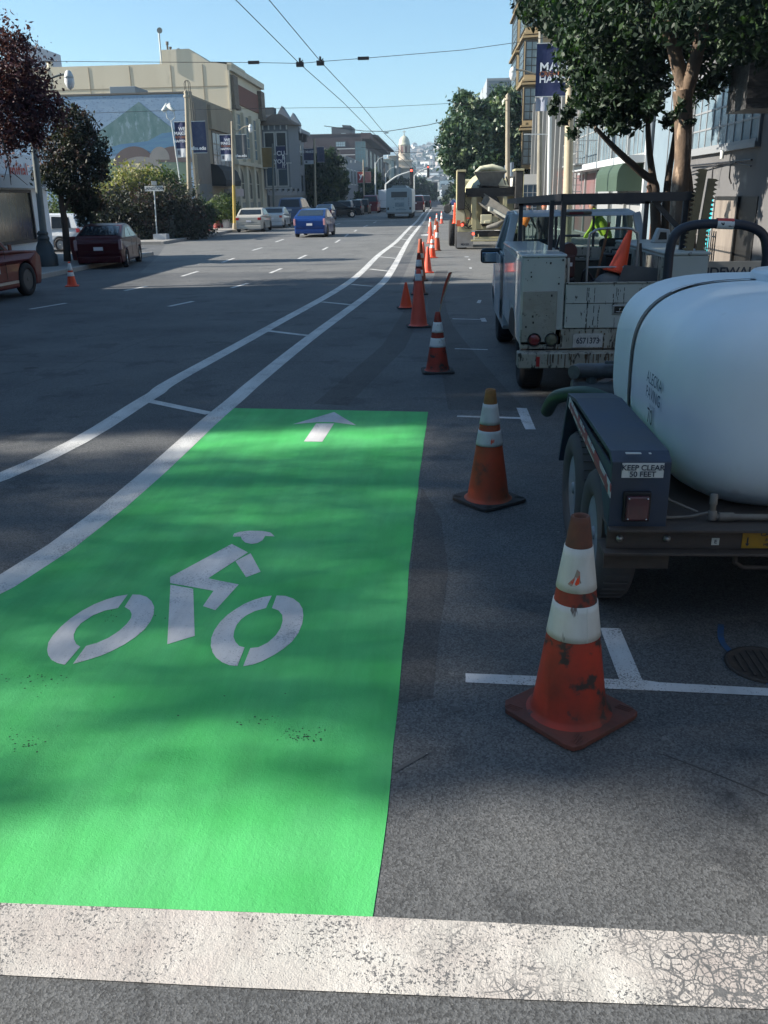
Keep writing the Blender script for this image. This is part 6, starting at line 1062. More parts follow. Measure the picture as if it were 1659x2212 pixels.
win(mu,'+x',LX+.01,73.2,79.8,4.6,7.0,5,3,fm=fac,gm=wgl,fw=.12)
boxpart(mu,'rolling_door',mat('graffiti_door',(.12,.14,.16),.7,c2=(.18,.17,.15),vs=1.1,world=True),LX,LX+.06,67.9,71.8,.13,3.2)
boxpart(mu,'doorway',tar,LX,LX+.04,76,78.5,.13,2.9)
blk=mat('black_canvas',(.012,.012,.014),.8); b=B(); b.prism([(LX,3.1),(LX+1.1,3.1),(LX+1.15,3.5),(LX+.9,4.2),(LX+.5,4.6),(LX,4.7)],72.2,77.6,'y'); WB(b,'awning',blk,mu)
boxpart(mu,'shop_sign',mat('pink_white_sign',(.45,.38,.38),.6),LX+.9,LX+1.0,76,79,2.3,2.9)
# beige high building
be=bld('tall beige concrete building with a stepped parapet above the mural building',-46,LX,80.4,95,12.8,beige,cap=None)
P4=[at(x,y,80.4) for x,y in((346,150),(346,108),(408,105),(450,133),(500,140),(500,150))]; b=B(); b.prism([(p.x,p.z if 0<i<5 else 12.8) for i,p in enumerate(P4)],80.4,86,'y'); WB(b,'stepped_parapet',beige,be)
boxpart(be,'joint_line',mat('joint_dark',(.28,.24,.18),.9),-46,LX,80.37,80.395,11.0,11.05)
for x in(-40,-36.5,-33,-29.5,-26,-22.5,-19.8): boxpart(be,'joint_line',MC['joint_dark'],x,x+.05,80.37,80.395,9,12.7)
boxpart(be,'cornice',beige,LX,LX+.35,80.5,95,12.2,12.7); brick=mat('red_brick_band',(.20,.07,.045),.85,c2=(.15,.06,.04),vs=3,world=True)
boxpart(be,'brick_band',brick,LX,LX+.1,82.8,92.8,9.9,11.5)
for y in(81.6,93.8):
    b=B(); b.box(LX,LX+.4,y-.9,y+.9,9.5,11.9); b.box(LX,LX+.5,y-1.0,y+1.0,9.3,9.6); WB(b,'carved_panel',mat('carved_stone',(.22,.17,.13),.8,c2=(.1,.08,.06),vs=5,world=True),be)
for y in(81.2,84.7,88.2,91.7): 
    boxpart(be,'pilaster',beige,LX,LX+.3,y-.35,y+.35,.3,9.3); 
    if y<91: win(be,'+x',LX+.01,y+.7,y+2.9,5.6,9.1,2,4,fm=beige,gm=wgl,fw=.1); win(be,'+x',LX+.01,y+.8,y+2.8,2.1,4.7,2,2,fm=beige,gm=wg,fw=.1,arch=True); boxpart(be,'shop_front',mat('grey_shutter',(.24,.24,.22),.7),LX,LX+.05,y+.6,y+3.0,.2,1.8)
boxpart(be,'belt_course',beige,LX,LX+.42,80.5,95,4.9,5.2); boxpart(be,'corner_trim',mat('pale_trim',(.55,.48,.36),.8),LX,LX+.15,80.3,80.9,9.1,12.2)
t=T('roof_mast','thin pale mast with a small dish on top of the beige building','mast',(at(350,145,80.2).x,80.2,12.8)); q=at(351,66,80.2); b=B(); b.tube([(0,0,0),(0,0,q.z-12.8)],.07,6); b.build('mast',whp,t); b=B(); b.lathe([(0,0),(.3,.06),(.33,.12)],12,M=Matrix.Translation((.1,0,q.z-12.8))@Matrix.Rotation(R(90),4,'X')@Matrix.Diagonal((.7,.7,.7,1))); b.build('dish',grp,t)
t=T('roof_chimney','short tapered tan chimney standing on the beige roofline, left','chimney',(at(109,155,84).x,84,12.8)); b=B(); b.tube([(0,0,-.3),(0,0,at(109,135,84).z-12.8)],[.35,.22],4); b.build('stack',beige,t); b=B(); b.box(-.25,.25,-.25,.25,at(109,135,84).z-12.8,at(109,135,84).z-12.7); b.build('cap',fac,t)
for k,(px,h) in enumerate(((362,.9),(368,.5),(385,.35),(397,.3))):
    x=at(px,106,82).x; b=B(); b.lathe([(.08,0),(.08,h*.7),(.13,h*.75),(.13,h),(0,h)],8); o=b.build('vent',MC['cap_dark']); o.location=(x,82,P4[1].z-.05); tag(o,['tallest thin vent stub','shorter vent stub second from left','low vent third from left','lowest vent at the right end'][k]+' on the stepped parapet','vent','vents on the stepped parapet')
t=bld('pale tall block far behind the red plum tree',at(22,100,150).x,at(48,100,150).x,150,165,at(40,88,150).z,mat('far_pale_wall',(.42,.42,.46),.8))
win(t,'-y',150,at(28,100,150).x,at(42,100,150).x,18,20,3,1,fm=beige)
# Victorian
vg=mat('victorian_grey',(.19,.21,.24),.7,c2=(.16,.18,.2),vs=1,world=True); vtrim=mat('victorian_trim',(.52,.53,.52),.6); vi=bld('grey Victorian house with a brown-roofed corner bay and tall gabled dormers',-34,LX,95.4,123,10.0,vg)
zt_=at(600,318,95).z; z1_=at(600,388,95).z; bx0=at(571,320,95).x; bx1=at(628,320,95).x
b=B(); b.prism([(bx0,94.0),(bx1,94.0),(bx1+.8,95.4),(bx0-.5,95.4)],3.0,8.9,'z'); WB(b,'bay',vg,vi)
b=B(); b.add([(bx0-.5,93.6,8.9),(bx1+.7,93.6,8.9),(bx1+1.2,95.5,8.9),(bx0-.8,95.5,8.9),(bx0+.9,95.3,10.0),(bx1-.9,95.3,10.0)],[(0,1,5,4),(1,2,5),(0,4,3),(3,2,1,0)]); WB(b,'bay_roof',mat('brown_shingle',(.20,.14,.09),.85,c2=(.15,.1,.07),vs=3,world=True),vi)
mxx=(bx0+bx1)/2
for a,c in((bx0+.3,mxx-.15),(mxx+.15,bx1-.3)):
    win(vi,'-y',93.99,a,c,6.3,8.2,1,1,fm=vtrim,gm=wg,fw=.12); win(vi,'-y',93.99,a,c,3.3,5.3,1,1,fm=vtrim,gm=wgb,fw=.12)
for k in range(5): boxpart(vi,'bracket',vtrim,bx0+.1+k*(bx1-bx0-.3)/4,bx0+.2+k*(bx1-bx0-.3)/4,93.7,93.98,8.5,8.88)
boxpart(vi,'bay_sill',vtrim,bx0-.1,bx1+.1,93.8,94,3.0,3.12); boxpart(vi,'lean_to_strut',vtrim,bx1-.9,bx1+.2,93.6,93.7,5.35,5.45)
for k in range(7):
    y=96.5+k*3.8; win(vi,'+x',LX+.01,y,y+1.5,6.0,8.4,1,2,fm=vg,gm=wg,fw=.15); win(vi,'+x',LX+.01,y,y+1.5,2.9,4.8,1,1,fm=vg,gm=wg,fw=.15); boxpart(vi,'eave_bracket',mat('bracket_dark',(.10,.09,.09),.8),LX,LX+.7,y+1.7,y+1.95,8.8,9.6)
boxpart(vi,'eave',vg,LX,LX+.9,95.6,123,9.6,10.0); boxpart(vi,'street_storey',mat('dim_shopfronts',(.07,.08,.09),.6,c2=(.14,.14,.13),vs=.5,world=True),LX,LX+.15,95.6,122.8,.2,2.4)
for px,py,Y_ in((612,228,102),(636,243,112)):
    c=side(px,py,LX-.6); c.y=Y_; zt_=at(px,py,Y_).z; X=at(px,py,Y_).x
    b=B(); b.prism([(X-.9,9.8),(X+.5,9.8),(X+.5,zt_-1.1),(X-.2,zt_),(X-.9,zt_-1.1)],Y_,Y_+1.6,'y'); WB(b,'gabled_dormer',vg,vi,bevel=.03)
    b=B(); b.box(X+.502,X+.52,Y_+.4,Y_+1.2,zt_-2.2,zt_-1.5); b.lathe([(.18,0),(.18,.03),(0,.03)],10,M=Matrix.Translation((X+.05,Y_-.01,zt_-1.55))@Matrix.Rotation(R(90),4,'X')); WB(b,'dormer_light',vtrim,vi)
boxpart(vi,'roof_block',mat('slate_dark',(.06,.075,.09),.8),-22.5,-17.9,97,104,10,10.9); boxpart(vi,'chimney_block',MC['slate_dark'],at(578,232,97).x-.8,at(578,232,97).x+.6,97,98.6,10,at(578,232,97).z)
# big dark brick block
db=mat('dark_brick',(.042,.032,.038),.85,c2=(.06,.043,.048),vs=.35,world=True); Yb=215
kb=bld('large dark brick block with tall grouped windows, beyond the round tree',-34,LX,Yb,296,at(750,291,Yb).z,db,cap=.1)
zc=at(750,291,Yb).z
win(kb,'-y',Yb-.02,at(768,320,Yb).x,at(789,320,Yb).x,at(775,361,Yb).z,at(775,305,Yb).z+0.5-.6,4,6,fm=mat('dim_frame',(.10,.12,.13),.6),gm=mat('pale_teal_glass',(.16,.25,.27),.2,c2=(.08,.14,.16),vs=.5,world=True),fw=.12); win(kb,'-y',Yb-.02,at(726,306,Yb).x,at(745,306,Yb).x,at(735,316,Yb).z,at(735,307,Yb).z,4,2,fm=MC['dim_frame'],gm=mat('pale_window',(.40,.48,.50),.3),fw=.12)
b=B(); z2=at(828,300,296).z; b.prism([(Yb-2,zc-1.0),(Yb-2,zc+.2),(297,zc+.2),(297,zc-1.0)],LX,LX+2.2,'x'); b.add([(LX+.1,Yb-2,zc+.3),(LX+3.4,Yb+6,zc+.1),(LX+3.4,296,zc+.1),(LX+.1,296,zc+.3),(LX+.1,Yb-2,zc-.1),(LX+3.4,Yb+6,zc-.3),(LX+3.4,296,zc-.3),(LX+.1,296,zc-.3)],[(0,1,2,3),(4,5,1,0),(5,6,2,1),(6,7,3,2),(7,4,0,3),(4,7,6,5)]); WB(b,'red_eave',mat('dull_red_eave',(.07,.042,.045),.8),kb)
b=B(); b.box(at(716,280,Yb+6).x,at(762,280,Yb+6).x,Yb+6,Yb+12,zc,at(730,275,Yb+6).z); b.prism([(at(740,270,Yb+6).x,zc+2),(at(755,270,Yb+6).x,zc+2),(at(757,264,Yb+6).x,at(757,271,Yb+6).z),(at(739,270,Yb+6).x,at(739,270,Yb+6).z)],Yb+5.8,Yb+10,'y'); WB(b,'roof_plant',mat('plant_dark',(.08,.085,.095),.7),kb); boxpart(kb,'louvre',MC['pale_window'],at(731,286,Yb).x,at(741,286,Yb).x,Yb+5.8,Yb+5.98,at(735,290,Yb).z+.4,at(735,284,Yb).z)
for k in range(5): 
    y=Yb+10+k*14; win(kb,'+x',LX+.01,y,y+7,9,zc-2.5,3,3,fm=MC['dim_frame'],gm=mat('dim_teal_glass',(.08,.13,.15),.2),fw=.15)
# pale low building behind the round tree, other row
rowm=mat('cream_row',(.38,.35,.28),.85,c2=(.3,.28,.22),vs=.4,world=True)
t=bld('cream flank building behind the round dark tree',-34,LX+.6,128,172,7.4,rowm,cap=.1)
for k in range(8): y=129.5+k*5.2; win(t,'+x',LX+.61,y,y+2.2,4.6,6.2,2,1,fm=vtrim,gm=wg,fw=.12); win(t,'+x',LX+.61,y,y+2.6,1.0,3.0,2,1,fm=vtrim,gm=wg,fw=.12)
b=B(); 
for k in range(5): X=at(856+0,0,1).x*0+at(730,365,150).x+k*.7; b.bar((X,150,7.6),(X,150,at(740,352,150).z),.12)
b.bar((at(730,365,150).x,150,9.3),(at(730,365,150).x+2.8,150,9.3),.12); b.bar((at(730,365,150).x,150,8.4),(at(730,365,150).x+2.8,150,8.4),.12); o=b.build('roof_railing',vtrim); tag(o,'white railing on the cream building roof right of the round tree','railing')
t=bld('narrow grey row building beyond the cream one',-34,LX+.4,173,213,9.0,mat('grey_row',(.22,.23,.24),.85),cap=.1)
for k in range(5): y=175+k*7; win(t,'+x',LX+.41,y,y+4,4.5,7,3,1,fm=vtrim,gm=wg,fw=.15)
for k,(px0,px1,pt,Y_,m,lab) in enumerate([(806,832,352,300,(.20,.17,.15),'brown block behind the cobra street lamp'),(827,845,345,330,(.30,.31,.27),'grey green office block left of the church'),(840,856,338,350,(.26,.22,.18),'tan block with a small cupola left of the church'),(848,862,362,380,(.15,.15,.16),'dark gabled building at the church foot')]):
    X0_,X1_=at(px0,pt,Y_).x,at(px1,pt,Y_).x; h=at(px0,pt,Y_).z; t=bld(lab,X0_,X1_,Y_,Y_+20,h,mat('far_wall_%d'%k,m,.85),cap=.3)
    for i in range(2):
        for j in range(2): win(t,'-y',Y_-.02,X0_+(X1_-X0_)*(.15+.45*i),X0_+(X1_-X0_)*(.4+.45*i),h*.35+h*.28*j,h*.5+h*.28*j,2,1,fm=vtrim if k==1 else MC['dim_frame'],gm=MC['dim_teal_glass'])
# church with dome
Yc=400; ch=T('domed_church','cream church tower with a pale ribbed dome, left of the far hill','church',(at(872,430,Yc).x,Yc,0)); cm=mat('church_stone',(.50,.42,.33),.8,c2=(.42,.35,.28),vs=.15,world=True); cdome=mat('dome_copper_pale',(.45,.44,.34),.6,c2=(.36,.36,.28),vs=.3,world=True)
def z(py): return at(872,py,Yc).z
s=Yc/1900*1.04; cx=at(873,330,Yc).x
b=B(); b.lathe([(11.6*s,z(313)),(11.6*s,z(311)),(10.6*s,z(310.5)),(10.4*s,z(306)),(9.2*s,z(301)),(7*s,z(296.5)),(4*s,z(293.5)),(1.2*s,z(292.3)),(1.2*s,z(289.5)),(0,z(288))],16,c=(cx-ch.location.x,2,0)); b.build('dome',cdome,ch,smooth=False)
b=B()
for k in range(8): a=k*math.pi/4; b.box(-.3,.3,9.2*s,11.2*s,z(333),z(313),M=Matrix.Translation((cx-ch.location.x,2,0))@Matrix.Rotation(a,4,'Z'))
b.build('drum_pillar',cm,ch)
b=B(); b.lathe([(9.9*s,z(333)),(9.9*s,z(313))],16,c=(cx-ch.location.x,2,0)); b.lathe([(12.5*s,z(346)),(12.5*s,z(343)),(11.5*s,z(342)),(11.2*s,z(334)),(12*s,z(333)),(12*s,z(332)),(0,z(332))],8,c=(cx-ch.location.x,2,0)); b.build('drum',cm,ch)
b=B()
for k in range(8): a=k*math.pi/4+.39; b.box(-.42,.42,9.5*s,10.1*s,z(330),z(316),M=Matrix.Translation((cx-ch.location.x,2,0))@Matrix.Rotation(a,4,'Z'))
b.build('belfry_opening',mat('belfry_dark',(.16,.08,.07),.8),ch)
b=B(); X=lambda p:at(p,380,Yc).x-ch.location.x
b.box(X(858),X(889),-3,10,z(362),z(346)); b.box(X(856),X(891),-3.6,10,z(349),z(346)); b.box(X(856),X(891),-3.6,10,z(364),z(361)); b.box(X(858),X(892),-2.5,12,0,z(362)); b.box(X(850),X(896),-2.0,14,0,z(372)); b.build('tower',cm,ch)
b=B(); b.prism([(X(862),z(425)),(X(879),z(425))]+[((X(862)+X(879))/2+(X(879)-X(862))/2*math.cos(i*math.pi/10),z(392)+(X(879)-X(862))/2*math.sin(i*math.pi/10)) for i in range(11)],-2.7,-2.5,'y'); b.build('arched_window',mat('arch_shadow_glass',(.16,.14,.14),.6),ch); b=B(); b.bar((cx-ch.location.x,2,z(290)),(cx-ch.location.x,2,z(281)),.25); b.bar((cx-ch.location.x-.7,2,z(284)),(cx-ch.location.x+.7,2,z(284)),.2); b.build('cross',cm,ch)
t=T('small_dome','small pale yellow dome on the roof left of the church tower','dome',(at(849,360,380).x,380,at(849,366,380).z)); b=B(); b.lathe([(2.2,-1.5),(2.2,1.2),(2.1,2.2),(1.4,3.6),(0,4.4)],14); b.build('shell',mat('dome_yellow',(.52,.48,.30),.6),t); b=B(); b.lathe([(2.4,0),(2.4,.4)],14); b.build('ring',cm,t)
# ---- right side
RX=7.5
ga=mat('grey_stucco',(.13,.128,.13),.85,c2=(.095,.094,.096),vs=.6,spot=(.2,.195,.19),ss=1.2,st=.6,world=True); gb=bld('grey stucco building with a wide factory window and a turquoise-panelled entrance, right side',RX,22,11,29.3,8.6,ga)
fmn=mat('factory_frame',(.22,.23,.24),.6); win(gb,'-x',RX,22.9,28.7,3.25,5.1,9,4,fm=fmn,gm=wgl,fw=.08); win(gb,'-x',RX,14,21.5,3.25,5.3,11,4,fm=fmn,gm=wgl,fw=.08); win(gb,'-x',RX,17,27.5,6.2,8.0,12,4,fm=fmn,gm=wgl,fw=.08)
boxpart(gb,'corner_pier',mat('grey_pier',(.22,.22,.22),.85),RX-.12,RX,28.9,29.3,0,8.6); boxpart(gb,'window_sill',fmn,RX-.14,RX,22.8,28.8,3.05,3.17)
e=boxpart(gb,'entrance_recess',tar,RX-.02,RX,22.5,26.8,.13,1.95); boxpart(gb,'turquoise_panel',mat('turquoise_panel',(.02,.36,.42),.5),RX-.06,RX-.025,25.9,26.7,.2,1.9); boxpart(gb,'bright_door_glass',mat('door_interior',(.30,.26,.22),.4,c2=(.12,.10,.09),vs=1.5,world=True,stretch=(1,2,.3)),RX-.06,RX-.025,23.9,25.7,.2,1.85); boxpart(gb,'door_post',fmn,RX-.09,RX-.02,25.72,25.82,.13,1.95); boxpart(gb,'door_post',tar,RX-.09,RX-.02,23.75,23.85,.13,1.95)
t=T('iron_fence','low iron picket fence in front of the grey building entrance','fence',(RX-.9,23,.13)); b=B()
for k in range(26): b.bar((0,-.5+k*.17,0),(0,-.5+k*.17,1.05),.022)
b.build('pickets',mat('fence_iron',(.12,.11,.1),.6),t); b=B(); b.bar((0,-.5,.15),(0,3.8,.15),.03); b.bar((0,-.5,.92),(0,3.8,.92),.03); b.build('rails',MC['fence_iron'],t)
t=T('wall_conduit','black conduit with hanging lamp cords along the grey wall','conduit',(RX-.1,23,2.75)); b=B(); b.tube([(0,0,0.02),(0,5.6,.05)],.025,6); b.tube([(0,0,-.12),(0,1,-.02),(0,2.2,.02),(0,3.4,-.03),(0,5.6,-.15)],.018,6)
for y in(1.1,2.6): b.tube([(0,y,0),(-.12,y+.1,-.05),(-.1,y+.15,-.35),(-.05,y+.1,-.5)],.018,6)
b.build('pipe',wm,t); b=B(); b.lathe([(.05,-.1),(.05,.1),(0,.12)],10,c=(-.12,2.0,.22)); b.build('camera',whp,t)
bx=T('louvred_sign_box','dark ribbed box sign jutting out high on the right edge above the sidewalk','sign box',(RX-.6,18.6,3.9)); q0=at(1610,235,18.6); q1=at(1660,0,18.6)
b=B(); b.box(q0.x-(RX-.6),2.2,0,1.2,q0.z-3.9,3.6); b.build('box',mat('sign_dark',(.018,.017,.018),.5,c2=(.14,.14,.14),vs=7,amt=.35,bump=1.5,bs=6,stretch=(1,1,3)),bx); b=B()
for k in range(12): b.box(q0.x-(RX-.6)-.02,2.2,-.05,0,q0.z-3.9+.1+k*.28,q0.z-3.9+.18+k*.28)
b.build('rib',mat('rib_dark',(.03,.03,.032),.6),bx)
db2=bld('dark fronted building nearest on the right with a rough dark pier',RX-.35,22,4,20.2,9,mat('very_dark_wall',(.02,.021,.024),.8,c2=(.035,.033,.033),vs=2,world=True)); b=B(); rn=random.Random(2)
for k in range(60): zz=.2+k*.1; b.box(RX-.35-.04-rn.random()*.05,RX-.3,19.6+rn.random()*.2,20.25+rn.random()*.1,zz,zz+.09)
WB(b,'rough_pier',MC['very_dark_wall'],db2)
# pale blue building
pb=mat('pale_blue_wall',(.19,.25,.29),.75,c2=(.15,.2,.24),vs=.7,world=True,spot=(.28,.32,.36),ss=.8,st=.62); c_=bld('pale blue painted building between the grey building and the glass front',RX+.1,20,29.4,34.4,7.2,pb); win(c_,'-x',RX+.1,30.0,33.6,.3,2.0,4,1,fm=mat('brown_frame',(.16,.07,.04),.6),gm=wg); 
for y in(30.6,32.2): boxpart(c_,'panel_line',ga,RX+.08,RX+.1,y,y+.05,2.4,7)
boxpart(c_,'brown_sign',mat('brown_sign_board',(.22,.11,.08),.7),RX-.25,RX+.1,33.2,33.35,1.9,2.4)
# glass front building
gl=mat('modern_frame',(.27,.28,.28),.5); gd=bld('glass fronted building with white columns above the green awning',RX,20,34.5,52,6.6,mat('modern_wall',(.25,.26,.27),.8))
win(gd,'-x',RX,35.0,51.6,3.45,6.3,22,2,fm=gl,gm=wgl,fw=.09); boxpart(gd,'white_slab',mat('white_slab',(.45,.47,.48),.7),RX-.75,RX,34.5,51,3.1,3.35); boxpart(gd,'corner_post',MC['white_slab'],RX-.15,RX,34.45,34.7,0,6.6)
for y in(38,41.5,45,48.5): boxpart(gd,'mullion_column',gl,RX-.12,RX,y,y+.16,.2,6.5)
boxpart(gd,'pink_ground_front',mat('pink_front',(.17,.07,.07),.7,c2=(.14,.11,.11),vs=.5,world=True),RX-.02,RX,45.5,52,.2,3.0); boxpart(gd,'ground_door',tar,RX-.03,RX,36.5,38,.2,1.4)
Ye=side(1387,400,RX).y; xo=at(1331,413,Ye).x; zb_=at(1331,413,Ye).z; zt_=at(1387,340,Ye).z; Yf=side(1286,413,xo).y
n=8; wd_=RX-xo; b=B(); pr=[(RX,zb_),(xo,zb_)]+[(xo+wd_*.75*(1-math.cos(i*math.pi/2/n)),zb_+(zt_-zb_)*(.45+.55*math.sin(i*math.pi/2/n))) for i in range(n+1)]+[(RX,zt_)]
b.prism(pr,Ye,Yf,'y'); aw=WB(b,'awning',mat('green_canvas',(.035,.065,.045),.75,c2=(.045,.08,.055),vs=1,world=True),gd)
# fire escape
t=T('fire_escape','white steel fire escape balcony with a hanging ladder above the awning','fire escape',(RX-.8,47,3.36)); b=B(); b.box(-.3,.8,-1.6,3.0,0,.06); b.build('platform',gl,t); b=B()
for k in range(13): b.bar((-.28,-1.6+k*.38,.06),(-.28,-1.6+k*.38,1.05),.03)
for zz in(.5,1.05): b.bar((-.28,-1.6,zz),(-.28,3,zz),.035)
b.bar((-.28,-1.6,1.05),(.7,-1.6,1.05),.035); b.build('railing',gl,t); b=B()
for x in(-.25,.15): b.bar((x,-1.0,-1.9),(x,-1.0,2.4),.04)
for k in range(14): b.bar((-.25,-1.0,-1.8+k*.3),(.15,-1.0,-1.8+k*.3),.03)
b.build('ladder',gl,t)
be2=bld('older grey facade with tall columns beyond the glass front',RX-.05,20,52.1,75.5,8.8,mat('older_facade',(.16,.155,.15),.8,c2=(.13,.12,.12),vs=.5,world=True),cap=.1)
for k in range(9): y=53+k*2.5; win(be2,'-x',RX-.05,y,y+1.5,3.7,8.0,1,3,fm=mat('old_trim',(.22,.225,.22),.6),gm=wg,fw=.1,arch=True); boxpart(be2,'column',MC['old_trim'],RX-.35,RX-.05,y+1.85,y+2.15,.2,8.6); win(be2,'-x',RX-.05,y,y+1.6,.8,2.8,2,2,fm=brick,gm=wg,fw=.12)
boxpart(be2,'red_panel',brick,RX-.1,RX-.06,53,60,3.05,3.4)
# yellow bay tower
ye=mat('ochre_wall',(.22,.165,.085),.75,c2=(.17,.13,.07),vs=.8,world=True); yt=bld('tall ochre building with stacked glazed bays rising out of the frame',RX+.2,20,75.6,93,23,ye)
for k in range(6):
    z0=4.0+k*3.3
    b=B(); b.prism([(RX+.2,77.2),(RX-.9,77.6),(RX-.9,82.4),(RX+.2,82.8)],z0,z0+2.9,'z'); b.prism([(RX+.2,84.6),(RX-.9,85),(RX-.9,91.4),(RX+.2,91.8)],z0,z0+2.9,'z'); WB(b,'bay',ye,yt)
    b=B(); 
    for y0,y1 in((76.9,83.1),(84.3,92.1)):
        b.prism([(RX+.2,y0),(RX-1.15,y0+.3),(RX-1.15,y1-.3),(RX+.2,y1)],z0+2.9,z0+3.05,'z'); b.prism([(RX+.2,y0+.1),(RX-1.05,y0+.4),(RX-1.05,y1-.4),(RX+.2,y1-.1)],z0+3.15,z0+3.28,'z')
    WB(b,'bay_cornice',ye,yt)
    win(yt,'-y',77.17,RX-.8,RX+.05,z0+.4,z0+2.6,2,4,fm=MC.get('black_window_bars') or mat('black_window_bars',(.03,.03,.03),.5),gm=wgl,fw=.1)
    win(yt,'-x',RX-.9,78.0,82.0,z0+.4,z0+2.6,4,4,fm=mat('black_window_bars',(.03,.03,.03),.5),gm=wgl,fw=.1); win(yt,'-x',RX-.9,85.4,91.0,z0+.4,z0+2.6,5,4,fm=MC['black_window_bars'],gm=wgl,fw=.1)
gs=bld('grey clapboard block peeking above the leafy tree',at(1052,170,112).x,20,112,135,at(1060,169,112).z,mat('grey_clapboard',(.30,.33,.36),.8,c2=(.26,.29,.32),vs=.3,world=True)); b=B()
for k in range(30): zz=gs.children[0].data.vertices[1].co.z-.3-k*.28; b.box(at(1052,170,112).x,19,111.96,112,zz,zz+.05)
WB(b,'siding_line',mat('siding_shadow_line',(.22,.25,.28),.8),gs); g2=bld('narrower grey block stepped left behind the clapboard block',at(1040,190,125).x,at(1052,190,125).x+1,122,130,at(1045,190,122).z,mat('grey_block2',(.28,.31,.33),.8)); win(g2,'-y',121.98,at(1043,210,122).x,at(1049,210,122).x,12,14)
# white portico shop beyond the mixer
wp=bld('low white shop with a sunlit plain end wall right of the mixer truck',5.4,RX-.1,69,82,at(1110,377,69).z,mat('bright_white_wall',(.62,.60,.55),.7)); win(wp,'-x',5.4,70,81,.6,2.6,6,4,fm=mat('grey_white_frame',(.3,.32,.32),.6),gm=wgl); boxpart(wp,'blue_sign_band',mat('slate_sign',(.10,.13,.17),.6),5.2,5.38,69.2,80,at(1110,377,69).z-.1,at(1110,350,69).z)
win(wp,'-y',68.99,6.0,7.2,.6,2.7,3,4,fm=MC['grey_white_frame'],gm=wgb)
t=T('white_railing','white tubular railing on the right pavement beside the mixer truck','railing',(4.0,44,.13)); b=B()
for k in range(9): b.bar((.0+k*.09,k*-1.1,0),(.0+k*.09,k*-1.1,1.15),.05)
b.bar((0,0,1.15),(.72,-8.8,1.15),.05); b.bar((0,0,.65),(.72,-8.8,.65),.04); b.build('tubes',whp,t)
t=bld('far row building on the right beyond the leafy tree',RX,20,136,300,10,mat('far_right_row',(.26,.24,.22),.85)); 
for k in range(6): win(t,'-x',RX,140+k*14,148+k*14,5,8,3,1,fm=vtrim)
# ---------------------------------------------------------------- far hill with houses, distant ridge
def prof(x,pts): return float(np.interp(x,[p[0] for p in pts],[p[1] for p in pts]))
hm=mat('hill_ground',(.10,.13,.10),.95,c2=(.16,.17,.15),vs=.02,amt=.5,spot=(.30,.30,.29),ss=.05,st=.6,world=True)
Y0,Y1=640,1500
top=[(-900,30),(-160,40),(-60,66),(0,78),(30,88),(60,105),(120,125),(300,140),(900,150)]
def hz(x,y):
    t=(y-Y0)/(Y1-Y0); t=max(0,min(1,t)); h=prof(x,top)*(.45*t+.55*t*t)
    return h+3*math.sin(x*.021+1)*t+2.5*math.sin(y*.03+x*.01)*t
b=B(); nx,ny=60,24; vs=[]
for j in range(ny+1):
    for i in range(nx+1): x=-1200+2400*(i/nx); x=math.copysign(abs(x/1200)**1.6*1200,x); y=Y0+(Y1-Y0)*j/ny; vs.append((x,y,hz(x,y)))
b.add(vs,[(j*(nx+1)+i,j*(nx+1)+i+1,(j+1)*(nx+1)+i+1,(j+1)*(nx+1)+i) for j in range(ny) for i in range(nx)],0,True); S('hill',b,hm,fix=False)
b=B(); ny=6; vs=[]
for j in range(ny+1):
    for i in range(41): x=-2600+130*i; y=2600+150*j; vs.append((x,y,max(0,(160+5*math.sin(x*.004)+4*math.sin(x*.011+2))*math.sin(min(1,j/4)*math.pi/2))))
b.add(vs,[(j*41+i,j*41+i+1,(j+1)*41+i+1,(j+1)*41+i) for j in range(ny) for i in range(40)],0,True); S('distant_ridge',b,mat('ridge_ground',(.10,.13,.12),.95),fix=False)
b=B(); b.add([(-3500,645,-.6),(3500,645,-.6),(3500,3600,-.6),(-3500,3600,-.6)],[(0,1,2,3)]); S('far_ground',b,mat('city_ground',(.12,.12,.11),.9))
hcol=[mat('hillhouse_%d'%i,c,.8) for i,c in enumerate([(.75,.74,.70),(.70,.72,.74),(.62,.56,.48),(.45,.44,.43),(.72,.68,.62),(.35,.30,.28)])]; roofm=mat('hillhouse_roof',(.16,.15,.15),.9); winm=mat('hillhouse_window',(.06,.07,.09),.5)
protos=[]
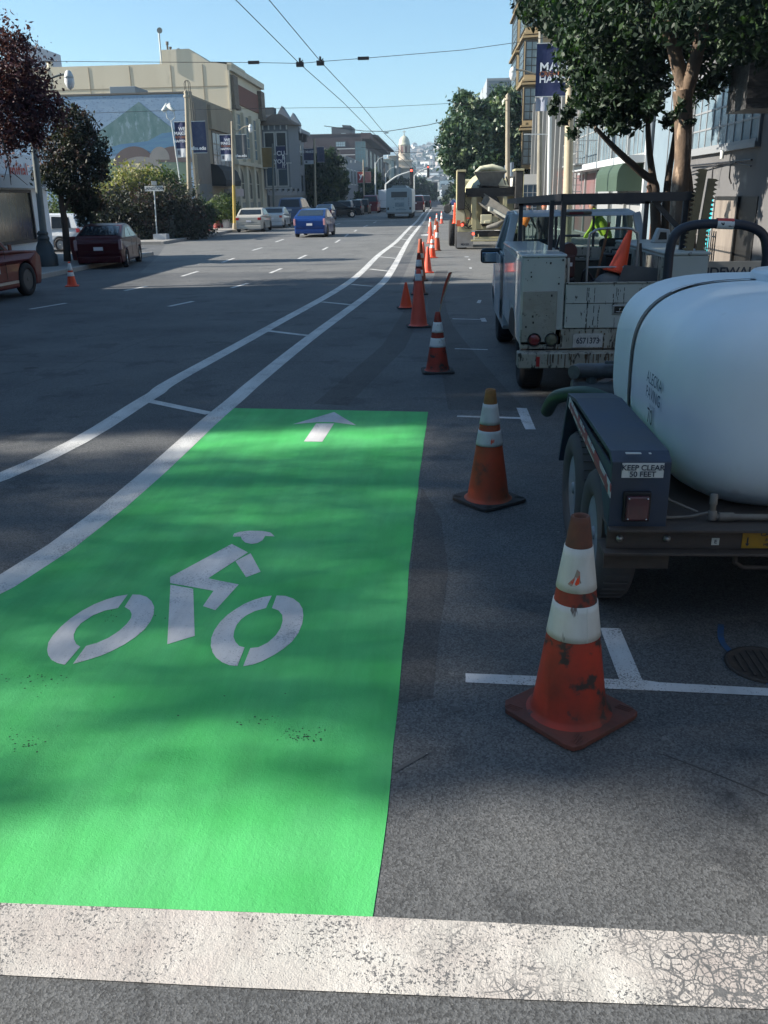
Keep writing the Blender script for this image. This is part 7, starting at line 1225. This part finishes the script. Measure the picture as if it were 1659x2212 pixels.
for i in range(12):
    t=T('hillside_house','distant hillside house too small to tell from its neighbours','house',(0,0,-50),0,'houses on the far hill'); rn=random.Random(i); W_,D_,H_=rn.uniform(4,6.5),7,rn.uniform(3.5,6.5)
    b=B(); b.box(-W_/2,W_/2,0,D_,-4,H_); b.build('wall',hcol[i%6],t); b=B()
    if i%2: b.prism([(-W_/2-.3,H_),(W_/2+.3,H_),(0,H_+2)],0,D_,'y')
    else: b.box(-W_/2-.1,W_/2+.1,-.1,D_,H_,H_+.4)
    b.build('roof',roofm,t); b=B(); b.box(-W_*.35,-W_*.05,-.12,-.0,H_*.5,H_*.75); b.box(W_*.08,W_*.35,-.12,0,H_*.5,H_*.75); b.box(-W_*.35,W_*.3,-.12,0,H_*.1,H_*.3); b.build('window',winm,t); protos.append(t)
rn=random.Random(9); n=0; used=set()
while n<285:
    px=rn.uniform(884,1000) if rn.random()<.93 else rn.uniform(745,886); y=Y0+(Y1-Y0)*rn.uniform(.02,.98); r=_ray(px,400); x=r.x/r.y*y
    ky=(round(x/9),round(y/22)); 
    if ky in used: continue
    used.add(ky); o=protos[n] if n<12 else dup(protos[rn.randrange(12)]); o.location=(x,y,hz(x,y)); o.rotation_euler=(0,0,rn.uniform(-.4,.4)); s_=rn.choice([.8,1,1.2,1.5]); o.scale=(s_*1.15,s_,s_); n+=1
# tree clumps on the hill: a wooded mass nobody could count
V=[];rs=np.random.RandomState(4); bls=[]
for k in range(520):
    px=rs.uniform(880,1010); y=Y0+(Y1-Y0)*rs.uniform(0.02,1)**.8; r=_ray(px,400); x=r.x/r.y*y; bls.append((x,y,hz(x,y)+2.5,rs.uniform(3,7),.8))
for k in range(40):
    px=rs.uniform(972,1012); r=_ray(px,400); y=1480; x=r.x/r.y*y; bls.append((x,y,hz(x,y)+5,rs.uniform(5,9),.9))
o=crownmesh('hillside_woods',bls,60000,2.6,gA,None,9,.5,.7); tag(o,'dark clumps of trees between the houses on the far hill','trees',kind='stuff')
b=B(); b.box(-1400,1400,-140,3360,-2,172); hz_=b.build('haze',MC['white_paint']); hm_=bpy.data.materials.new('haze_air'); hm_.use_nodes=True; n_=hm_.node_tree; n_.nodes.remove(n_.nodes['Principled BSDF']); v_=n_.nodes.new('ShaderNodeVolumePrincipled'); v_.inputs['Color'].default_value=(.62,.82,1,1); v_.inputs['Density'].default_value=.00036; v_.inputs['Anisotropy'].default_value=.2; n_.links.new(v_.outputs[0],n_.nodes['Material Output'].inputs['Volume']); hz_.data.materials[0]=hm_; tag(hz_,kind='stuff')
